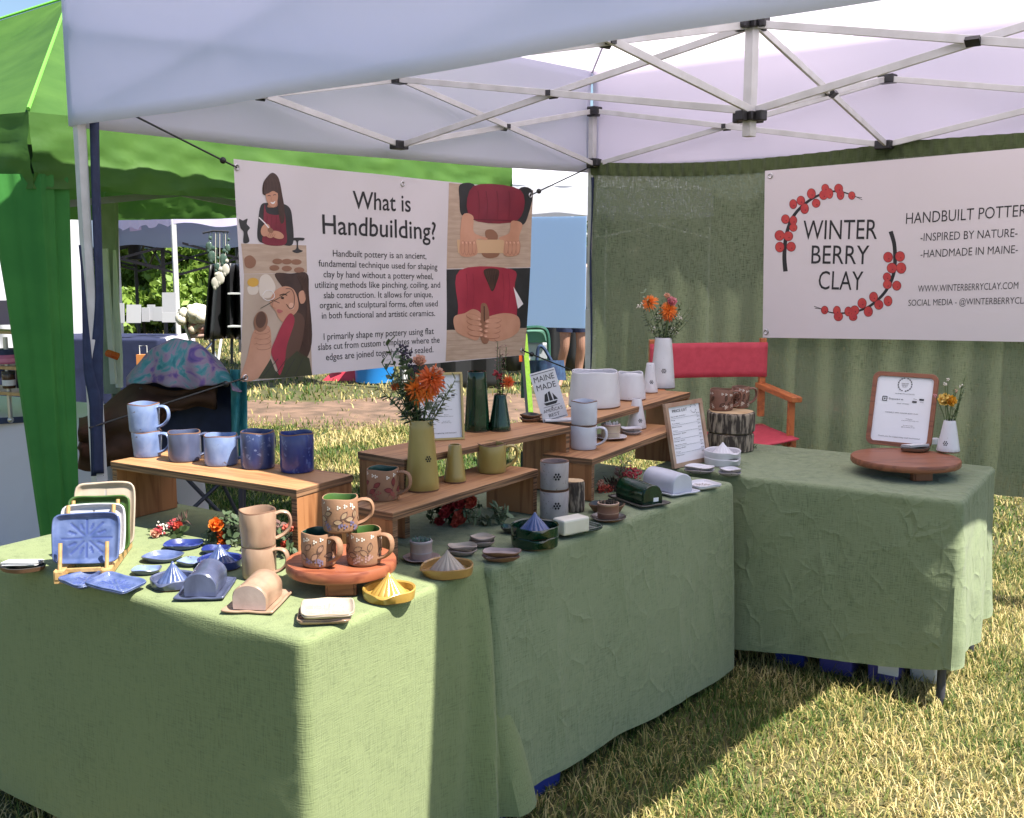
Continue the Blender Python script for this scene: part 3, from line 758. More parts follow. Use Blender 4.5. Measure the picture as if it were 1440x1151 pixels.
# photo four: pinching a form
b1.poly(Q([(1012, 521), (1388, 514), (1376, 810), (1008, 820)]), 'black', 1, False)
b1.poly(Q([(1008, 800), (1376, 790), (1368, 914), (1005, 944)]), 'wood', 2, False)
b1.poly(Q([(1072, 524), (1310, 520), (1322, 600), (1330, 720), (1300, 790), (1080, 790), (1060, 690)]), 'red', 3)
b1.poly(Q([(1182, 524), (1252, 524), (1240, 590), (1222, 622), (1204, 590)]), 'hair', 4)
b1.poly(Q([(1316, 600), (1358, 680), (1334, 702)]), 'white', 4, False)
b1.poly(Q([(1040, 740), (1090, 722), (1130, 704), (1168, 726), (1166, 800), (1150, 846), (1110, 838), (1050, 806)]), 'skin', 5)
b1.poly(Q([(1336, 740), (1280, 722), (1210, 736), (1172, 760), (1180, 830), (1220, 852), (1290, 838), (1340, 800)]), 'skin', 5)
b1.poly(Q([(1168, 684), (1184, 676), (1198, 690), (1206, 740), (1200, 850), (1172, 858), (1158, 800), (1166, 740)]), 'clay', 6)
for k in range(4):
    for x0, y0, r_ in ((1132 + 3 * k, 742 + 25 * k, .30 - .06 * k), (1222 - 3 * k, 758 + 23 * k, -.12 + .05 * k)):
        b1.ell(*cz(x0, y0), 38 / 3.27, 14 / 3.27, 'skin2', 7, r_); b1.ell(*cz(x0, y0 - 1.2), 36 / 3.27, 11.4 / 3.27, 'skin', 8, r_); b1.ell(*cz(x0 + (26 if x0 < 1180 else -26), y0 + (7 if x0 < 1180 else 2)), 6 / 3.27, 4 / 3.27, 'pale2', 9, r_)
for x0 in (1100, 1130, 1270, 1296): b1.line(Q([(x0, 540), (x0 + 5, 620), (x0 - 4, 700)]), 1.2, 'mdark2', 4, .4)
for k in range(5): b1.line(Q([(1190 + 12 * k, 526), (1200 + 8 * k, 560), (1214 + 3 * k, 612)]), .6, 'hair2', 5)
for k in range(4): b1.line(Q([(1010, 850 + 22 * k), (1180, 842 + 22 * k), (1368, 826 + 22 * k)]), .6, 'grain', 3, .3)
b1.line(Q([(1182, 690), (1182, 760)]), 1.6, 'claydark', 10)
for k in range(0):
    b1.line(Q([(1120, 752 + 26 * k), (1146, 762 + 26 * k), (1166, 770 + 26 * k)]), 1.0, 'skin2', 7)
    b1.line(Q([(1180, 766 + 24 * k), (1210, 770 + 24 * k), (1250, 764 + 24 * k)]), 1.0, 'skin2', 7)
b1.cur = 'heading'
for t, x0, y0, x1, y1, cap in (
    ('What is', 580, 240, 848, 256, 82), ('Handbuilding?', 444, 356, 962, 384, 88),
    ('Handbuilt pottery is an ancient,', 490, 461, 917, 473, 30), ('fundamental technique used for shaping', 423, 507, 970, 522, 30),
    ('clay by hand without a pottery wheel,', 445, 557, 950, 566, 30), ('utilizing methods like pinching, coiling, and', 404, 606, 982, 605, 30),
    ('slab construction. It allows for unique,', 446, 654, 948, 649, 30), ('organic, and sculptural forms, often used', 426, 700, 970, 691, 30),
    ('in both functional and artistic ceramics.', 437, 748, 958, 735, 30), ('I primarily shape my pottery using flat', 446, 846, 952, 818, 31),
    ('slabs cut from custom templates where the', 418, 893, 977, 858, 31), ('edges are joined together and sealed.', 456, 940, 950, 902, 31)):
    b1.cur = 'heading' if cap > 50 else ('paragraph#1' if y0 < 780 else 'paragraph#2')
    b1.text(t, cz(x0, y0), cz(x1, y1), cap / 3.2727, bold=.008 if cap > 50 else .004)
b1.done(inks1)
def grommet(b, x, y, parent):
    p = b.lift(b.px(x, y), 3); mb = MB(); pts = []
    for i in range(16): t = 2 * PI * i / 16; pts.append(p + b.d * .011 * math.cos(t) + Vector((0, 0, .011 * math.sin(t))))
    mb.tube(pts, .0035, 6, closed=True); mb.build('grommet', m_steel, parent)
for x, y in ((331, 236), (567.5, 259), (743, 275), (342, 531), (734, 493)): grommet(b1, x, y, b1.obj)

wv2 = lambda s_, z: .010 * math.sin(s_ * 2.1 + 1) + .006 * math.sin(s_ * 4.7 + z * 2)
o2 = B + bn * .10
cz2 = lambda x, y: (1060 + x / 3.7895, 200 + y / 3.7895)
W2 = PL(1075.5, 238, o2, bn); s0 = (W2 - o2).dot(bd)
tl, bl = PL(1075.5, 240.5, o2, bn), PL(1073, 475, o2, bn)
tr, brr = PL(1560, 198, o2, bn), PL(1560, 483, o2, bn)
b2 = Banner('banner', 'white shop banner with red berry sprigs on the green curtain', o2, bd, bn, [tl, tr, brr, bl], wv2)
inks2 = dict(ink=m_ink, berry=M('print_berry', (.50, .055, .045), .5, (.40, .03, .04), 30), rim=M('print_berry_rim', (.14, .012, .02), .5))
for t, x0, y0, x1, y1, cap, bo in (
    ('WINTER', 258, 519, 650, 517, 108, .0), ('BERRY', 302, 648, 606, 652, 104, .0), ('CLAY', 340, 785, 574, 790, 104, 0),
    ('HANDBUILT POTTERY', 806, 437, 1500, 392, 64, -.004), ('-INSPIRED BY NATURE-', 884, 529, 1406, 505, 46, -.004), ('-HANDMADE IN MAINE-', 884, 617, 1408, 592, 44, -.004),
    ('WWW.WINTERBERRYCLAY.COM', 870, 800, 1410, 782, 38, -.004), ('SOCIAL MEDIA - @WINTERBERRYCLAY', 818, 874, 1490, 860, 36, -.004)):
    b2.cur = 'shop_name' if cap > 90 else ('tagline' if y0 < 700 else 'contact_line')
    b2.text(t, cz2(x0, y0), cz2(x1, y1), cap / 3.7895, bold=bo)
b2.cur = 'berry_sprig#1'
b2.line([cz2(*p) for p in ((168, 690), (162, 600), (175, 480), (215, 385), (290, 312), (370, 272), (440, 262), (500, 276), (540, 292))], 6.2, 'ink', 1, 1.2)
b2.line([cz2(*p) for p in ((540, 292), (572, 308))], .8, 'ink', 1); b2.line([cz2(*p) for p in ((538, 292), (570, 296))], .8, 'ink', 1)
b2.cur = 'berry_sprig#2'
b2.line([cz2(*p) for p in ((724, 476), (745, 560), (742, 690), (700, 790), (630, 862), (560, 898), (480, 912), (410, 910), (360, 890))], 6.2, 'ink', 1, 1.2)
b2.line([cz2(*p) for p in ((360, 890), (318, 876))], .8, 'ink', 1); b2.line([cz2(*p) for p in ((360, 890), (322, 886))], .8, 'ink', 1)
for x, y, rx, ry in ((137, 498, 24, 26), (182, 502, 23, 24), (138, 560, 22, 26), (197, 558, 22, 24), (167, 411, 20, 23), (208, 418, 18, 23), (208, 456, 19, 20), (207, 331, 18, 24), (247, 312, 20, 23),
                     (267, 355, 20, 26), (302, 275, 21, 26), (327, 326, 20, 22), (366, 282, 21, 24), (375, 246, 18, 21), (398, 274, 17, 26), (446, 248, 21, 24), (456, 280, 18, 26), (516, 285, 17, 20),
                     (710, 614, 24, 26), (774, 610, 24, 26), (730, 672, 25, 26), (780, 672, 25, 28), (704, 720, 20, 22), (706, 760, 22, 22), (756, 766, 22, 24), (632, 826, 21, 25), (709, 848, 21, 26),
                     (660, 868, 22, 24), (571, 860, 22, 26), (604, 904, 22, 26), (498, 904, 18, 24), (532, 898, 22, 24), (524, 934, 20, 18), (438, 900, 18, 24), (446, 930, 22, 23), (374, 896, 17, 20)):
    X, Y = cz2(x, y); b2.cur = 'berry_sprig#1' if x < 560 and y < 580 else 'berry_sprig#2'; b2.ell(X, Y, (rx + 2.6) / 3.79, (ry + 2.6) / 3.79, 'rim', 2); b2.ell(X, Y, rx / 3.79, ry / 3.79, 'berry', 3); b2.ell(X + 1.2, Y + 2.0, .9, .9, 'rim', 4, n=8)
b2.done(inks2)
for x, y in ((1083, 247.5), (1078, 467)): grommet(b2, x, y, b2.obj)

# ------------------------------------------------------------------ bungees and straps
def cord(label, p, q, r=.004, ball=True, sag=.0, name='bungee_cord', mat=None):
    mb = MB(); p = Vector(p); q = Vector(q)
    pts = [p.lerp(q, t / 8) - Vector((0, 0, sag * math.sin(PI * t / 8))) for t in range(9)]
    mb.tube(pts, r, 8)
    if ball: mb.ball(p.lerp(q, .86), .014, 10)
    o = mb.build(name, mat or m_black); tag(o, label, 'bungee cord'); return o
lf = lambda x, y: b1.lift(b1.px(x, y), 4)
cord('black bungee from the top left of the handbuilding banner to the tent front', PL(183, 160, o1, abn), lf(331, 236))
cord('black bungee from the top right of the handbuilding banner to the back post', PL(826, 237, o1, abn), lf(743, 275))
cord('black bungee from the lower right banner corner toward the back post', PL(826, 530, o1, abn), lf(734, 493))
cord('black bungee from the lower left banner corner to the front post', PL(117, 600, o1, abn) + abn * .05, lf(342, 531))
def strap(label, pts, grp=None, mat=None):
    """flat webbing: list of (photo x, y, width px) on the plane just in front of the post"""
    mb = MB(); o = pts['o']; off = abn * pts.get('off', .035)
    rows = pts['rows']; vs = []; n = len(rows)
    P3 = rails([Vector((x, y, w)) for x, y, w in rows], False, 5)
    def f(u, v):
        k = v * (len(P3) - 1); i = min(int(k), len(P3) - 2); q = P3[i].lerp(P3[i + 1], k - i)
        p = PL(q.x + (u - .5) * q.z, q.y, o, abn) + off; return tuple(p + abn * .006 * math.sin(v * 9 + u * 3))
    mb.grid(f, 4, 40); ob = mb.build('webbing_strap', mat or m_navy, solid=.004); tag(ob, label, 'strap', grp); return ob
strap('navy fabric strip hanging down the right side of the front post', dict(o=o1, rows=[(126, 172, 13), (128, 250, 14), (131, 330, 13), (134, 420, 10), (130, 500, 15), (129, 570, 19), (130, 620, 19), (131, 668, 18)]))
strap('navy fabric strip crossing the front post from its left side', dict(o=o1, off=.045, rows=[(104, 345, 2), (109, 400, 6), (113, 460, 9), (117, 520, 12), (125, 560, 16), (129, 610, 17), (131, 664, 16)]))
strap('dark navy strip running along the left of the back post', dict(o=B.copy(), off=.03, rows=[(828, 250, 5), (828, 330, 6), (828, 420, 7), (827, 530, 6)]))

# ------------------------------------------------------------------ background: tents, trees, stalls
m_blue_can = M('blue_grey_canopy', (.28, .36, .48), .7, trans=.35, bump=.3, bscale=6)
m_lav_can = M('lavender_canopy', (.62, .58, .78), .7, trans=.35, bump=.3, bscale=6)
m_white_wall = M('white_sidewall', (.72, .72, .76), .7, trans=.3, bump=.5, bscale=5)
m_pale_blue = M('pale_blue_panel', (.58, .74, .95), .6, trans=.5)
def tent(label, c, rot, w, dpt, ze, zp, val, mc, ml, bar=True):
    t = thing('canopy_tent', label, 'canopy tent', (c[0], c[1], 0), rot)
    cs = [Vector((sx * w / 2, sy * dpt / 2, 0)) for sx, sy in ((-1, -1), (1, -1), (1, 1), (-1, 1))]
    rf = MB(); va = MB()
    for i in range(4):
        a, b = cs[i], cs[(i + 1) % 4]
        rf.grid(lambda u, v: tuple(z3(a.lerp(b, u), ze).lerp(Vector((0, 0, zp)), v) - Vector((0, 0, .1 * math.sin(PI * v) * math.sin(PI * u)))), 14, 10)
        va.grid(lambda u, v: (lambda q: (q.x * (1 + .01 * math.sin(u * 40)), q.y * (1 + .01 * math.sin(u * 33)), ze - val * v + .02 * math.sin(u * 25) * v))(a.lerp(b, u)), 40, 4)
    rf.build('roof', mc, t); va.build('valance', mc, t)
    for q in cs:
        l = MB(); l.box((q.x * .985, q.y * .985, ze / 2), (.045, .045, ze)); l.build('leg', ml, t)
    if bar:
        tb = MB()
        for i in range(4):
            a, b = cs[i] * .985, cs[(i + 1) % 4] * .985; m = (a + b) / 2
            for p_, q_ in ((a, m), (m, b)): tb.bar(z3(p_, ze - val + .05), z3(q_, ze - .35 - val), .02, .03); tb.bar(z3(p_, ze - .35 - val), z3(q_, ze - val + .05), .02, .03)
        tb.build('truss', ml, t)
    return t
m_dark_steel = M('dark_grey_steel', (.03, .03, .035), .5)
def at_px(px, d): r = ray(px, 358); return (r.x / r.y * d, d)
c = at_px(222, 15.0); tent('blue grey canopy with dark frame far behind the camp chair', c, .5, 3.0, 3.0, 2.02, 2.8, .36, m_blue_can, m_dark_steel)
c = at_px(358, 12.8); tent('lavender white canopy whose white post stands before the hedge', c, .55, 2.6, 2.8, 2.08, 2.9, .22, m_lav_can, m_white_steel, False)
c = at_px(35, 14.5); tent('grey blue canopy with white sidewall behind the green wrapped leg', c, .45, 3.2, 3.0, 2.05, 2.9, .32, M('slate_canopy', (.2, .22, .30), .7, trans=.3), m_dark_steel)
sw = MB(); a_, b_ = PD(-30, 400, 9.5), PD(122, 400, 10.5)
sw.grid(lambda u, v: (a_.x + (b_.x - a_.x) * u, a_.y + (b_.y - a_.y) * u + .05 * math.sin(u * 18 + 4 * v) + .03 * math.sin(v * 9 + u * 6), .62 + 1.4 * v), 40, 24)
tag(sw.build('tent_sidewall', m_white_wall, solid=.004), 'wrinkled white tent sidewall at the far left', 'tent wall')
c = at_px(775, 18.5); tent('white canopy roofs seen through the gap beside the back post', c, .45, 4.2, 3.4, 2.6, 3.5, .42, M('far_white_canopy', (.68, .68, .75), .7, trans=.35, bump=.3, bscale=5), m_white_steel)
c = at_px(560, 21); tent('white canopy far behind the handbuilding banner', c, .2, 3.2, 3.2, 2.2, 3.0, .3, m_lav_can, m_white_steel)
pn = MB(); p0, p1 = PD(690, 382, 9.4), PD(824, 382, 9.1)
zb_, zt_ = PD(760, 461, 9.2).z, PD(760, 305, 9.2).z; pn.bar(z3(p0, (zb_ + zt_) / 2), z3(p1, (zb_ + zt_) / 2), .008, zt_ - zb_)
for x in (0.02, .98): 
    for z in (.03, .97): pass
tag(pn.build('fabric_panel', m_pale_blue), 'pale blue fabric panel hung in the gap beside the back post', 'panel')
bw = MB(); p0, p1 = PD(700, 400, 13.8), PD(838, 400, 13.5)
bw.grid(lambda u, v: (p0.x + (p1.x - p0.x) * u, p0.y + .04 * math.sin(u * 30), .06 + 1.6 * v), 50, 8)
tag(bw.build('booth_backdrop', m_black, solid=.006), 'black booth backdrop behind the bare legs', 'backdrop')

# hedge of leaf sized faces with trunks
def leaf_mass(name, label, cat, cx, cy, sx, sy, h, n, size, kind=None, zb=.0, seed=1, grp=None):
    rng = np.random.default_rng(seed); root = thing(name, label, cat, (cx, cy, 0), group=grp)
    cl = [(rng.uniform(-sx, sx), rng.uniform(-sy, sy), zb + h * rng.uniform(.08, .92), rng.uniform(.3, .62)) for _ in range(max(26, int(sx * 18)))]
    V = []; F = []
    ci = rng.integers(0, len(cl), n); g3 = rng.normal(0, 1, (n, 3)); g3 /= np.linalg.norm(g3, axis=1)[:, None]; rr = rng.uniform(.5, 1.05, n)
    t = rng.normal(0, 1, (n, 3)); w_ = rng.normal(0, 1, (n, 3)); s_ = size * rng.uniform(.5, 1.3, n)
    c_ = np.array([q[:3] for q in cl])[ci] + g3 * (rr * np.array([q[3] for q in cl])[ci])[:, None] * np.array([1, 1, .8])
    t /= np.linalg.norm(t, axis=1)[:, None]; w_ = np.cross(t, w_); w_ /= np.linalg.norm(w_, axis=1)[:, None]
    c_[:, 2] = np.maximum(c_[:, 2], .02)
    q = np.stack([c_ - t * s_[:, None], c_ + w_ * s_[:, None] * .5, c_ + t * s_[:, None], c_ - w_ * s_[:, None] * .5], 1).reshape(-1, 3)
    me = bpy.data.meshes.new('crown'); me.from_pydata(q.tolist(), [], [(4 * i, 4 * i + 1, 4 * i + 2, 4 * i + 3) for i in range(n)]); me.materials.append(m_leaf)
    o = bpy.data.objects.new('crown', me); C.objects.link(o); o.parent = root
    st = MB()
    for k in range(max(2, int(sx * 2))):
        x, y = rng.uniform(-sx, sx), rng.uniform(-sy, sy)
        st.tube([(x, y, 0), (x + rng.uniform(-.2, .2), y, h * .5), (x + rng.uniform(-.3, .3), y, h * .85)], [.035, .025, .01], 6)
    st.build('trunk', m_bark, root)
    return root
def leafmat(name, a, b, trans=.35):
    m = M(name, a, .55, b, 1.2, trans=trans, lo=.3, hi=.7); return m
m_leaf = leafmat('hedge_leaf', (.14, .25, .035), (.32, .45, .085)); m_bark = M('bark', (.07, .05, .035), .9)
for i, (px, d, s) in enumerate(((190, 21.5, 1.5), (262, 22.5, 1.5), (330, 21.8, 1.4), (90, 24, 1.8), (-20, 25, 2.0), (430, 24, 1.6))):
    x, y = at_px(px, d)
    leaf_mass('tree', ['bushy green tree left of the white tent post', 'bushy green tree right behind the white tent post', 'bushy green tree behind the black ornament stand',
                       'bushy tree hidden behind the green wrapped leg', 'bushy tree at the far left edge behind the sidewall', 'bushy tree behind the handbuilding banner'][i], 'tree', x, y, s, .9, 2.5, 9500, .10, seed=20 + i, grp='bushy trees beyond the far stalls')
rng = np.random.default_rng(3)
fw = []
n = 16000; a = rng.uniform(-1.0, 1.15, n); dd = rng.uniform(52, 58, n)
hh = 3.6 + 1.6 * np.sin(a * 9) + 1.1 * np.sin(a * 23 + 1) + .7 * np.sin(a * 51)
ct = np.stack([np.sin(a) * dd, np.cos(a) * dd, rng.uniform(0, 1, n) ** .8 * hh], 1)
t = rng.normal(0, 1, (n, 3)); t /= np.linalg.norm(t, axis=1)[:, None]; w_ = np.cross(t, rng.normal(0, 1, (n, 3))); w_ /= np.linalg.norm(w_, axis=1)[:, None]; s_ = rng.uniform(.25, .6, n)[:, None]
q = np.stack([ct - t * s_, ct + w_ * s_ * .6, ct + t * s_, ct - w_ * s_ * .6], 1).reshape(-1, 3)
me = bpy.data.meshes.new('far_woods'); me.from_pydata(q.tolist(), [], [(4 * i, 4 * i + 1, 4 * i + 2, 4 * i + 3) for i in range(n)]); me.materials.append(leafmat('far_leaf', (.05, .10, .02), (.11, .19, .05)))
fo = bpy.data.objects.new('far_woods', me); C.objects.link(fo); tag(fo, 'belt of green woods at the far edge of the fairground', 'woods', kind='stuff')
# ------------------------------------------------------------------ glazes and woods
def glaze(name, a, b, sc=14, rough=.28, speck=None, bump=.12, stretch=(1, 1, 1), lo=.35, hi=.65, dist=.4):
    return M(name, a, rough, b, sc, bump=bump, bscale=90, coat=.35, stretch=stretch, speck=speck, lo=lo, hi=hi, dist=dist, spec=.4)
G = dict(
    sky=glaze('pale_blue_glaze', (.21, .275, .45), (.125, .18, .35), 18, speck=((.10, .09, .11), 60, .68)),
    slate=glaze('slate_blue_glaze', (.048, .056, .10), (.085, .10, .175), 16, stretch=(1, 1, .4)),
    cobalt=glaze('cobalt_glaze', (.02, .03, .11), (.06, .09, .21), 26, stretch=(1, 1, .35), speck=((.12, .15, .28), 70, .60)),
    deep=glaze('deep_blue_glaze', (.014, .022, .13), (.028, .045, .20), 18, speck=((.07, .10, .26), 50, .62)),
    blue=glaze('mid_blue_glaze', (.045, .07, .18), (.115, .15, .29), 22),
    tan=glaze('blush_tan_glaze', (.40, .265, .18), (.27, .165, .11), 16, .45, stretch=(1, 1, .4)),
    clay=M('bare_terracotta', (.28, .15, .085), .7, (.235, .12, .065), 16, bump=.15, bscale=200),
    claybrown=M('brown_terracotta', (.22, .10, .065), .6, (.17, .075, .05), 16, bump=.15, bscale=200),
    mustard=glaze('mustard_glaze', (.34, .26, .075), (.28, .20, .055), 9, stretch=(1, 1, .5)),
    yellow=glaze('yellow_glaze', (.42, .27, .06), (.36, .21, .045), 9),
    ochre=glaze('ochre_glaze', (.40, .23, .07), (.32, .18, .05), 9),
    forest=glaze('forest_green_glaze', (.002, .018, .008), (.006, .036, .016), 24, .08, stretch=(1, 1, .3)),
    moss=glaze('moss_interior', (.045, .10, .02), (.06, .125, .03), 12),
    dgreen=glaze('dark_green_interior', (.01, .04, .03), (.015, .055, .035), 12),
    white=glaze('soft_white_glaze', (.62, .61, .64), (.56, .55, .58), 10, .35, speck=((.35, .32, .3), 130, .72)),
    cool=glaze('cool_white_glaze', (.52, .54, .61), (.46, .48, .55), 10, .35),
    grey=glaze('grey_speckled_glaze', (.28, .25, .26), (.38, .34, .34), 22, .5, speck=((.15, .12, .12), 90, .66), stretch=(1, 1, .5)),
    pink=glaze('mauve_clay_glaze', (.30, .225, .205), (.38, .29, .265), 18, .5),
    cream=glaze('cream_glaze', (.44, .37, .29), (.38, .30, .22), 12, .4),
    dark=glaze('charcoal_glaze', (.03, .028, .026), (.06, .05, .04), 14, .3),
    brown=M('toasted_rim', (.16, .08, .045), .6),
    groove=M('pooled_grey_glaze', (.30, .27, .25), .5), groove_b=M('pooled_blue_glaze', (.05, .075, .22), .4), groove_d=M('pooled_green_glaze', (.012, .03, .02), .4),
    hole=M('pierced_hole', (.015, .013, .013), .9))
m_ply = wood('plywood_face', (.43, .22, .095), (.25, .105, .042), 0)
m_plyleg = wood('plywood_panel', (.36, .16, .065), (.21, .08, .028), 2)
m_plyedge = M('plywood_edge', (.26, .14, .07), .7, (.08, .04, .02), 3, stretch=(1, 1, 60), lo=.45, hi=.55)
m_redwood = wood('red_stained_wood', (.30, .095, .045), (.17, .042, .022), 0, .4)
m_teak = wood('brown_stained_wood', (.24, .085, .04), (.13, .04, .02), 0, .45)
m_pine = wood('pale_pine', (.46, .29, .12), (.36, .21, .08), 1, .5)
m_paper = M('white_paper', (.74, .74, .78), .6)
m_card = M('white_card', (.60, .60, .62), .6)
HD = lambda p: Vector((p[0], p[1], 0)).normalized()
def fit(xl, xr, yt, yb, z, rb=1.0):
    """cylinder whose silhouette in the photograph spans xl..xr, yt..yb when it stands at height z; rb = base radius / widest"""
    p = P((xl + xr) / 2, yb, z); r = 0
    for _ in range(4):
        c = p + HD(p) * r * rb; r = (xr - xl) / 2 * mpp(c)
    e = elev(c); h = ((yb - yt) * mpp(c) - (r + r * rb) * math.sin(e)) / math.cos(e)
    return c, r, h

def leaf_on(mb, rad, th, z, ln, wd, rot, mi, mi2=None, flip=1):
    """flat leaf wrapped on a round wall"""
    n = 10; c_, s_ = math.cos(rot), math.sin(rot)
    def wrap(a, b, k):
        x = a * c_ - b * s_; y = a * s_ + b * c_; r = rad + .0006 + .0004 * k; t = th + x / rad
        return (r * math.cos(t), r * math.sin(t), z + y)
    def shape(k, sc):
        o = []
        for i in range(n): t = i / (n - 1); o.append((ln * (t - .5) * sc, wd * .5 * math.sin(PI * t) ** .8 * sc))
        for i in range(1, n - 1): t = 1 - i / (n - 1); o.append((ln * (t - .5) * sc, -wd * .5 * math.sin(PI * t) ** .8 * sc))
        return o
    o = shape(0, 1); ce = [wrap(0, 0, 0)]
    mb.add(ce + [wrap(a, b, 0) for a, b in o], [(0, i + 1, (i + 1) % len(o) + 1) for i in range(len(o))], mi)
    if mi2 is not None:
        o = shape(1, .72); mb.add([wrap(0, 0, 1)] + [wrap(a, b, 1) for a, b in o], [(0, i + 1, (i + 1) % len(o) + 1) for i in range(len(o))], mi2)
        mb.add([wrap(-ln * .5, -.0006, 2), wrap(ln * .5, -.0006, 2), wrap(ln * .5, .0006, 2), wrap(-ln * .5, .0006, 2)], [(0, 1, 2, 3)], mi)
def dots_on(mb, rad, th, z, rr, mi, n=6, cr=.0022, ctr=True, slope=0):
    for i in range(n + (1 if ctr else 0)):
        a = 2 * PI * i / n; x, y = (rr * math.cos(a), rr * math.sin(a)) if i < n else (0, 0)
        pts = []
        for k in range(8):
            b = 2 * PI * k / 8; xx, yy = x + cr * math.cos(b), y + cr * 1.15 * math.sin(b)
            r = rad + .0007 + slope * yy; t = th + xx / rad; pts.append((r * math.cos(t), r * math.sin(t), z + yy))
        mb.add(pts, [tuple(range(8))], mi)

def mug(label, xl, xr, yt, yb, z, outer, inner, hdir, top=1.03, group=None, decor=None, cat='mug', handle=True, rim='brown', name='mug', hh=None, fitted=None):
    c, r, h = fitted or fit(xl, xr, yt, yb, z)
    t = thing(name, label, cat, c, R(hdir), group)
    b = MB(); w = .0045; sd_ = random.random() * 9
    def fn(th, rr, zz, i): return rr * (1 + .011 * math.sin(2 * th + sd_) + .006 * math.sin(5 * th + sd_ * 2 + zz * 30) ), zz + (.0018 * math.sin(3 * th + sd_) if zz > h * .9 else 0)
    rt = r * top
    prof = [(r * .90, 0), (r * .955, .002), (r * .985, .006), (r, h * .2), (r * (1 + (top - 1) * .5), h * .55), (rt, h - .003), (rt - .0012, h), (rt - w + .001, h), (rt - w, h - .003), (rt - w, h * .5), (r - w, .01), (r * .5, .006), (0, .006)]
    mis = [2 if rim == 'brown' else 0, 0, 0, 0, 0, 2 if rim else 0, 2 if rim else 0, 1, 1, 1, 1, 1]
    b.lathe(prof, 44, mis=mis + [1], fn=fn)
    mats = [G[outer], G[inner], G[rim or outer]]
    if decor: decor(b, r * (1 + (top - 1) * .6), h, mats)
    b.build('body', mats, t)
    if handle:
        hb = MB(); s_ = min(1.0, h / .085); pts = []
        k = hh or .036
        for a, q in ((.86, -.002), (.90, .35), (.86, .8), (.68, 1.0), (.45, .92), (.28, .55), (.20, .15), (.17, -.04)): pts.append((r * (1 + (top - 1) * .6) - .001 + q * k, 0, a * h))
        hb.tube(rails([Vector(p) for p in pts], False, 4), [(.0095, .0046)] * (7 * 4 + 1), 10)
        hb.build('handle', G[outer], t)
    return t, c, r, h

# ------------------------------------------------------------------ plywood risers
def riser(label, fl, ang, L_, D_, zt, zb=ZTAB, legs=(0, 1)):
    d = Vector((math.cos(ang), math.sin(ang), 0)); t = thing('display_riser', label, 'riser', (fl[0], fl[1], zb), ang, 'plywood display risers')
    th = .022; h = zt - zb
    mb = MB(); mb.box((L_ / 2, D_ / 2, h - th / 2), (L_, D_, th)); mb.m = [0, 0, 1, 1, 1, 1]; mb.build('shelf_board', [m_ply, m_plyedge], t, bevel=.0015)
    for k in legs:
        x = .013 + k * (L_ - .026)
        lg = MB(); lg.box((x, D_ / 2, (h - th) / 2), (.021, D_ - .006, h - th - .001)); lg.m = [0, 0, 1, 1, 0, 0]; lg.build('leg_panel', [m_plyleg, m_plyedge], t, bevel=.0015)
    return t
def benchfrom(label, p, q, D_, zt, zb=ZTAB):
    d = q - p; riser(label, p, math.atan2(d.y, d.x), Vector((d.x, d.y)).length, D_, zt, zb)
Z1, ZL, ZU = .93, .885, .975
benchfrom('sunlit plywood riser holding the row of blue mugs', P(155, 649, Z1), P(417, 689, Z1), .235, Z1)
benchfrom('low plywood riser under the mustard vase and mug', P(552, 722, ZL), P(757, 660, ZL), .19, ZL)
benchfrom('low plywood riser under the stacked white mugs', P(833, 646, ZL), P(958, 600, ZL), .19, ZL)
benchfrom('tall plywood riser behind the mustard pieces, carrying the green vases', P(568, 647, ZU), P(803, 600, ZU), .20, ZU)
benchfrom('tall plywood riser farthest back under the white vases', P(812, 596, ZU), P(971, 552, ZU), .20, ZU)

# ------------------------------------------------------------------ mugs
def nodec(*a): pass
def floral(seed, leafc, berry, dotc=(.75, .7, .62), dark=(.10, .05, .035)):
    def d(b, r, h, mats):
        rnd = random.Random(seed); k = len(mats)
        mats += [M('carved_leaf', dark, .7), M('leaf_fill', leafc, .7), M('slip_dot', dotc, .6), M('berry_slip', berry, .6)]
        for a in range(7):
            th = a * .9 + rnd.uniform(-.2, .2)
            leaf_on(b, r, th, h * rnd.uniform(.30, .42), .027, .015, rnd.uniform(-.6, .9), k, k + 1)
            leaf_on(b, r, th + .35, h * rnd.uniform(.50, .64), .026, .014, rnd.uniform(.3, 1.6), k, k + 1)
            leaf_on(b, r, th + .2, h * .35, .05, .0014, rnd.uniform(.9, 1.5), k)
            for q in range(4): dots_on(b, r, th + rnd.uniform(.1, .5), h * rnd.uniform(.12, .30), .0042, k + 3, 3, .0024, False)
            for q in range(2): dots_on(b, r, th + q * .37 + rnd.uniform(-.12, .12), h * rnd.uniform(.74, .9), .0032, k + 2, 3, .0021, False)
    return d
BM = 'blue mugs on the sunlit riser'
_, c, r, h = mug('pale blue mug under another pale blue mug, leftmost on the sunlit riser', 189, 227, 602, 645, Z1, 'sky', 'sky', -14, 1.1, BM)
mug('pale blue mug stacked on top at the left end of the sunlit riser', 184, 229, 0, 0, 0, 'sky', 'sky', -8, 1.07, BM, fitted=(c + Vector((-.006, 0, h - .004)), r * 1.06, .090))
mug('slate grey blue mug right beside the pale blue stack', 238, 283, 603, 651.5, Z1, 'slate', 'slate', 12, 1.0, BM)
mug('single pale blue mug between the slate and cobalt mugs', 289, 335, 607, 657.5, Z1, 'sky', 'sky', 14, 1.0, BM)
mug('mottled cobalt mug second from the riser right end', 340, 387, 602, 662, Z1, 'cobalt', 'cobalt', 70, 1.0, BM)
mug('deep blue mug at the right end of the sunlit riser', 395, 442, 604, 667.5, Z1, 'deep', 'deep', 95, 1.0, BM)
TM = 'blush tan mugs stacked on the near table'
